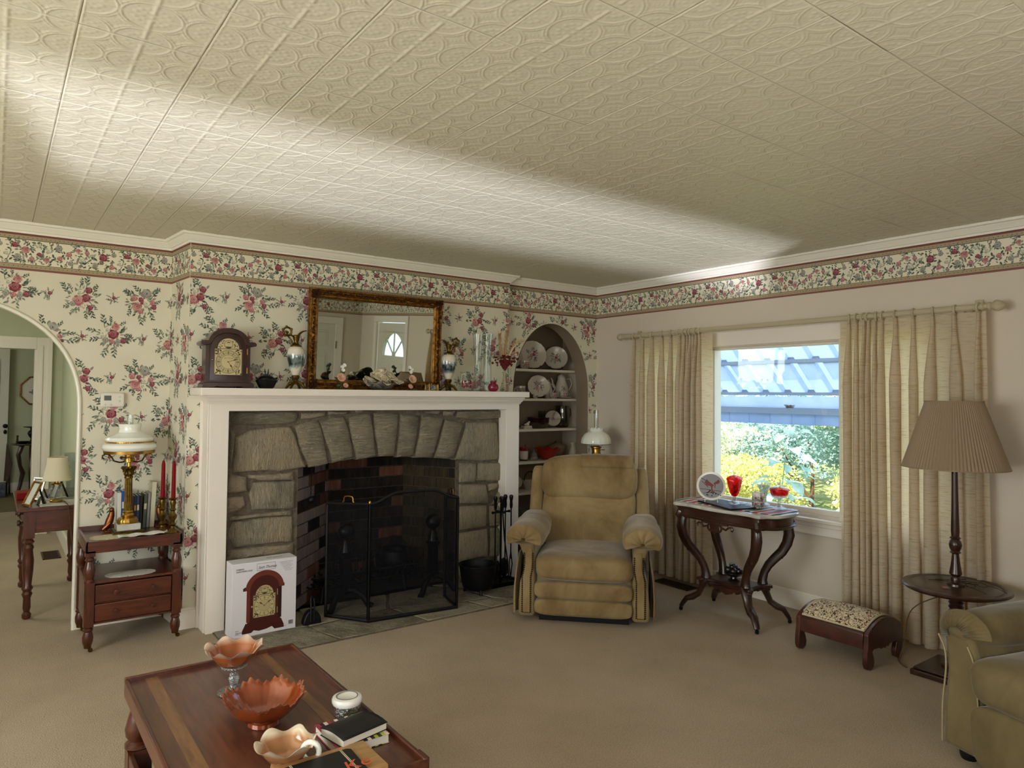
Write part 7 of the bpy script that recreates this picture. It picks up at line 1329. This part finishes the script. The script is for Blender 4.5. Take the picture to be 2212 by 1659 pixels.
# carnival glass
def ruffle(prof, n, lob, amp, zamp, start, ph=0, th=.003, sq=1): 
    P = hollow(prof, th); L = len(prof)
    def k(i): j = i if i < L else len(P)-1-i; return max(0, min(1, (j-start)/(L-1-start)))
    return MB().lathe(P, n, rf=lambda a, i: 1+amp*k(i)*math.sin(lob*a+ph), zf=lambda a, i: zamp*k(i)**1.3*math.sin(lob*a+ph+1.2))
t = T('footed_compote', 'footed glass compote with a ruffled white-edged peach bowl, far end of the coffee table', 'compote', (.662,2.425,CZ0))
MB().lathe([(0,.006),(.045,0),(.050,.002),(.048,.007),(.02,.014),(.012,.024),(.014,.034),(.018,.045),(.013,.058),(.011,.066),(.02,.074),(.042,.086),(.04,.09),(0,.082)], 40, rf=lambda a, i: 1+.05*math.cos(6*a)*(1 if 4 < i < 10 else 0)).build('stem', 'cut_glass', t)
o = ruffle([(0,.086),(.030,.088),(.050,.100),(.068,.122),(.080,.140),(.092,.150)], 160, 8, .05, .0075, 2).build('bowl', 'carnival_peach', t, ang=80)
t = T('ruffled_bowl', 'large amber carnival glass bowl with finely ruffled edge in the middle of the coffee table', 'bowl', (.676,2.145,CZ0))
MB().lathe([(.042,0),(.046,.001),(.044,.012),(.036,.018),(.036,.006)], 40).build('foot', 'carnival_amber', t)
P_ = hollow([(0,.014),(.040,.016),(.072,.030),(.094,.050),(.108,.072),(.118,.086)], .003); L_ = 6
kk_ = lambda i: max(0, min(1, ((i if i < L_ else len(P_)-1-i)-1)/4))
MB().lathe(P_, 240, rf=lambda a, i: 1+kk_(i)*(.035*math.sin(8*a)+.025*math.sin(32*a)), zf=lambda a, i: kk_(i)**1.4*(.008*math.sin(8*a+1.1)+.0045*math.sin(32*a))).build('bowl', 'carnival_amber', t, ang=80)
t = T('ruffled_nappy', 'peach opalescent ruffled dish with one ring handle, nearest on the coffee table', 'dish', (.650,1.872,CZ0))
MB().lathe([(.036,0),(.040,.001),(.038,.010),(.03,.014),(.03,.004)], 36).build('foot', 'carnival_opal', t)
ruffle([(0,.012),(.032,.014),(.050,.026),(.060,.042),(.070,.056),(.078,.064)], 140, 6, .06, .008, 1, 2.2).build('bowl', 'carnival_opal', t, ang=80)
a = rad(-38); c, s = math.cos(a), math.sin(a); MB().tube([(c*(.066+.022*math.cos(q)), s*(.066+.022*math.cos(q)), .038+.024*math.sin(q)) for q in [2*PI*i/20 for i in range(20)]], .0075, 10, True).build('handle', 'opal_glass', t)
t = T('candle_jar', 'round glass jar with white lid behind the notebooks on the coffee table', 'jar', (.900,2.055,CZ0)); MB().lathe(hollow([(0,0),(.036,0),(.040,.006),(.042,.03),(.040,.042)], .003), 36).build('jar', 'cut_glass', t); MB().lathe([(0,.036),(.043,.036),(.046,.042),(.046,.052),(.043,.056),(.034,.058),(.030,.056),(0,.0575)], 48).build('lid', 'china', t); mat('lid_ring', '#6a717c', .5); MB().lathe([(.0335,.0581),(.0305,.0586),(.0300,.0579)], 48).build('lid_ring', 'lid_ring', t)
t = T('striped_notebook', 'striped hardback notebook with pink green and brown bands under the black book', 'notebook', (.852,1.908,CZ0), rad(0)); MB().box(-.078,-.085,0,.078,.085,.002).box(-.078,-.085,.0235,.078,.085,.0258).box(-.078,.0835,0,.078,.085,.0258).build('cover', 'notebook_stripe', t, bevel=.0008); MB().box(-.075,-.082,.002,.075,.082,.0235).build('pages', 'paper', t); MB().box(-.0785,.03,.0258,.0785,.036,.0264).build('elastic', 'black', t)
t = T('black_notebook', 'soft black covered notebook lying open-edged on the striped notebook', 'notebook', (.848,1.884,CZ0+.0266), rad(12)); q_ = lambda z0, dz: MB().grid(lambda u, v: (-.075+.15*u, -.056+.112*v, z0+dz*math.sin(PI*v*.9+.2)), 10, 10)
q_(.019,.008).build('cover', 'black', t, solid=.002); MB().grid(lambda u, v: (-.075+.15*u, -.054+.108*v, .001), 2, 2).build('cover', 'black', t, solid=.002); w = MB(); n_ = 10
prof_ = [(-.053,.002),(.052,.002)]+[(-.053+.105*i/n_, .0175+.008*math.sin(PI*(i/n_)*.9+.2)) for i in range(n_,-1,-1)]
w.prism(prof_, -.073, .073, 'x').build('pages', 'paper', t); text('1', .016, (.03,.018,.0285), (0,0,0), 'old_brass', t)
t = T('boxed_game', 'tan and black boxed game with orange lettering at the near edge of the coffee table', 'box', (.718,1.745,CZ0), 0); MB().box(-.125,-.078,0,.130,.078,.030).build('tray', 'pale_wood', t, bevel=.002); MB().prism([(-.115,-.075),(.075,-.075),(.08,.045),(.07,.053),(-.110,.053),(-.115,.045)], .0302, .034, 'z').build('cover', 'black', t, bevel=.001)
mat('orange_ink', '#c9542c', .5); text('Ke', .062, (.026,-.055,.0345), (0,0,0), 'orange_ink', t, shear=.12); text('C', .034, (-.01,-.060,.0345), (0,0,0), 'lace_cream', t)
for x in (-.086,.050): MB().box(x,-.075,.034,x+.0018,.053,.0345).box(x+.004,-.075,.034,x+.0055,.053,.0345).build('stripe', 'lace_cream', t)
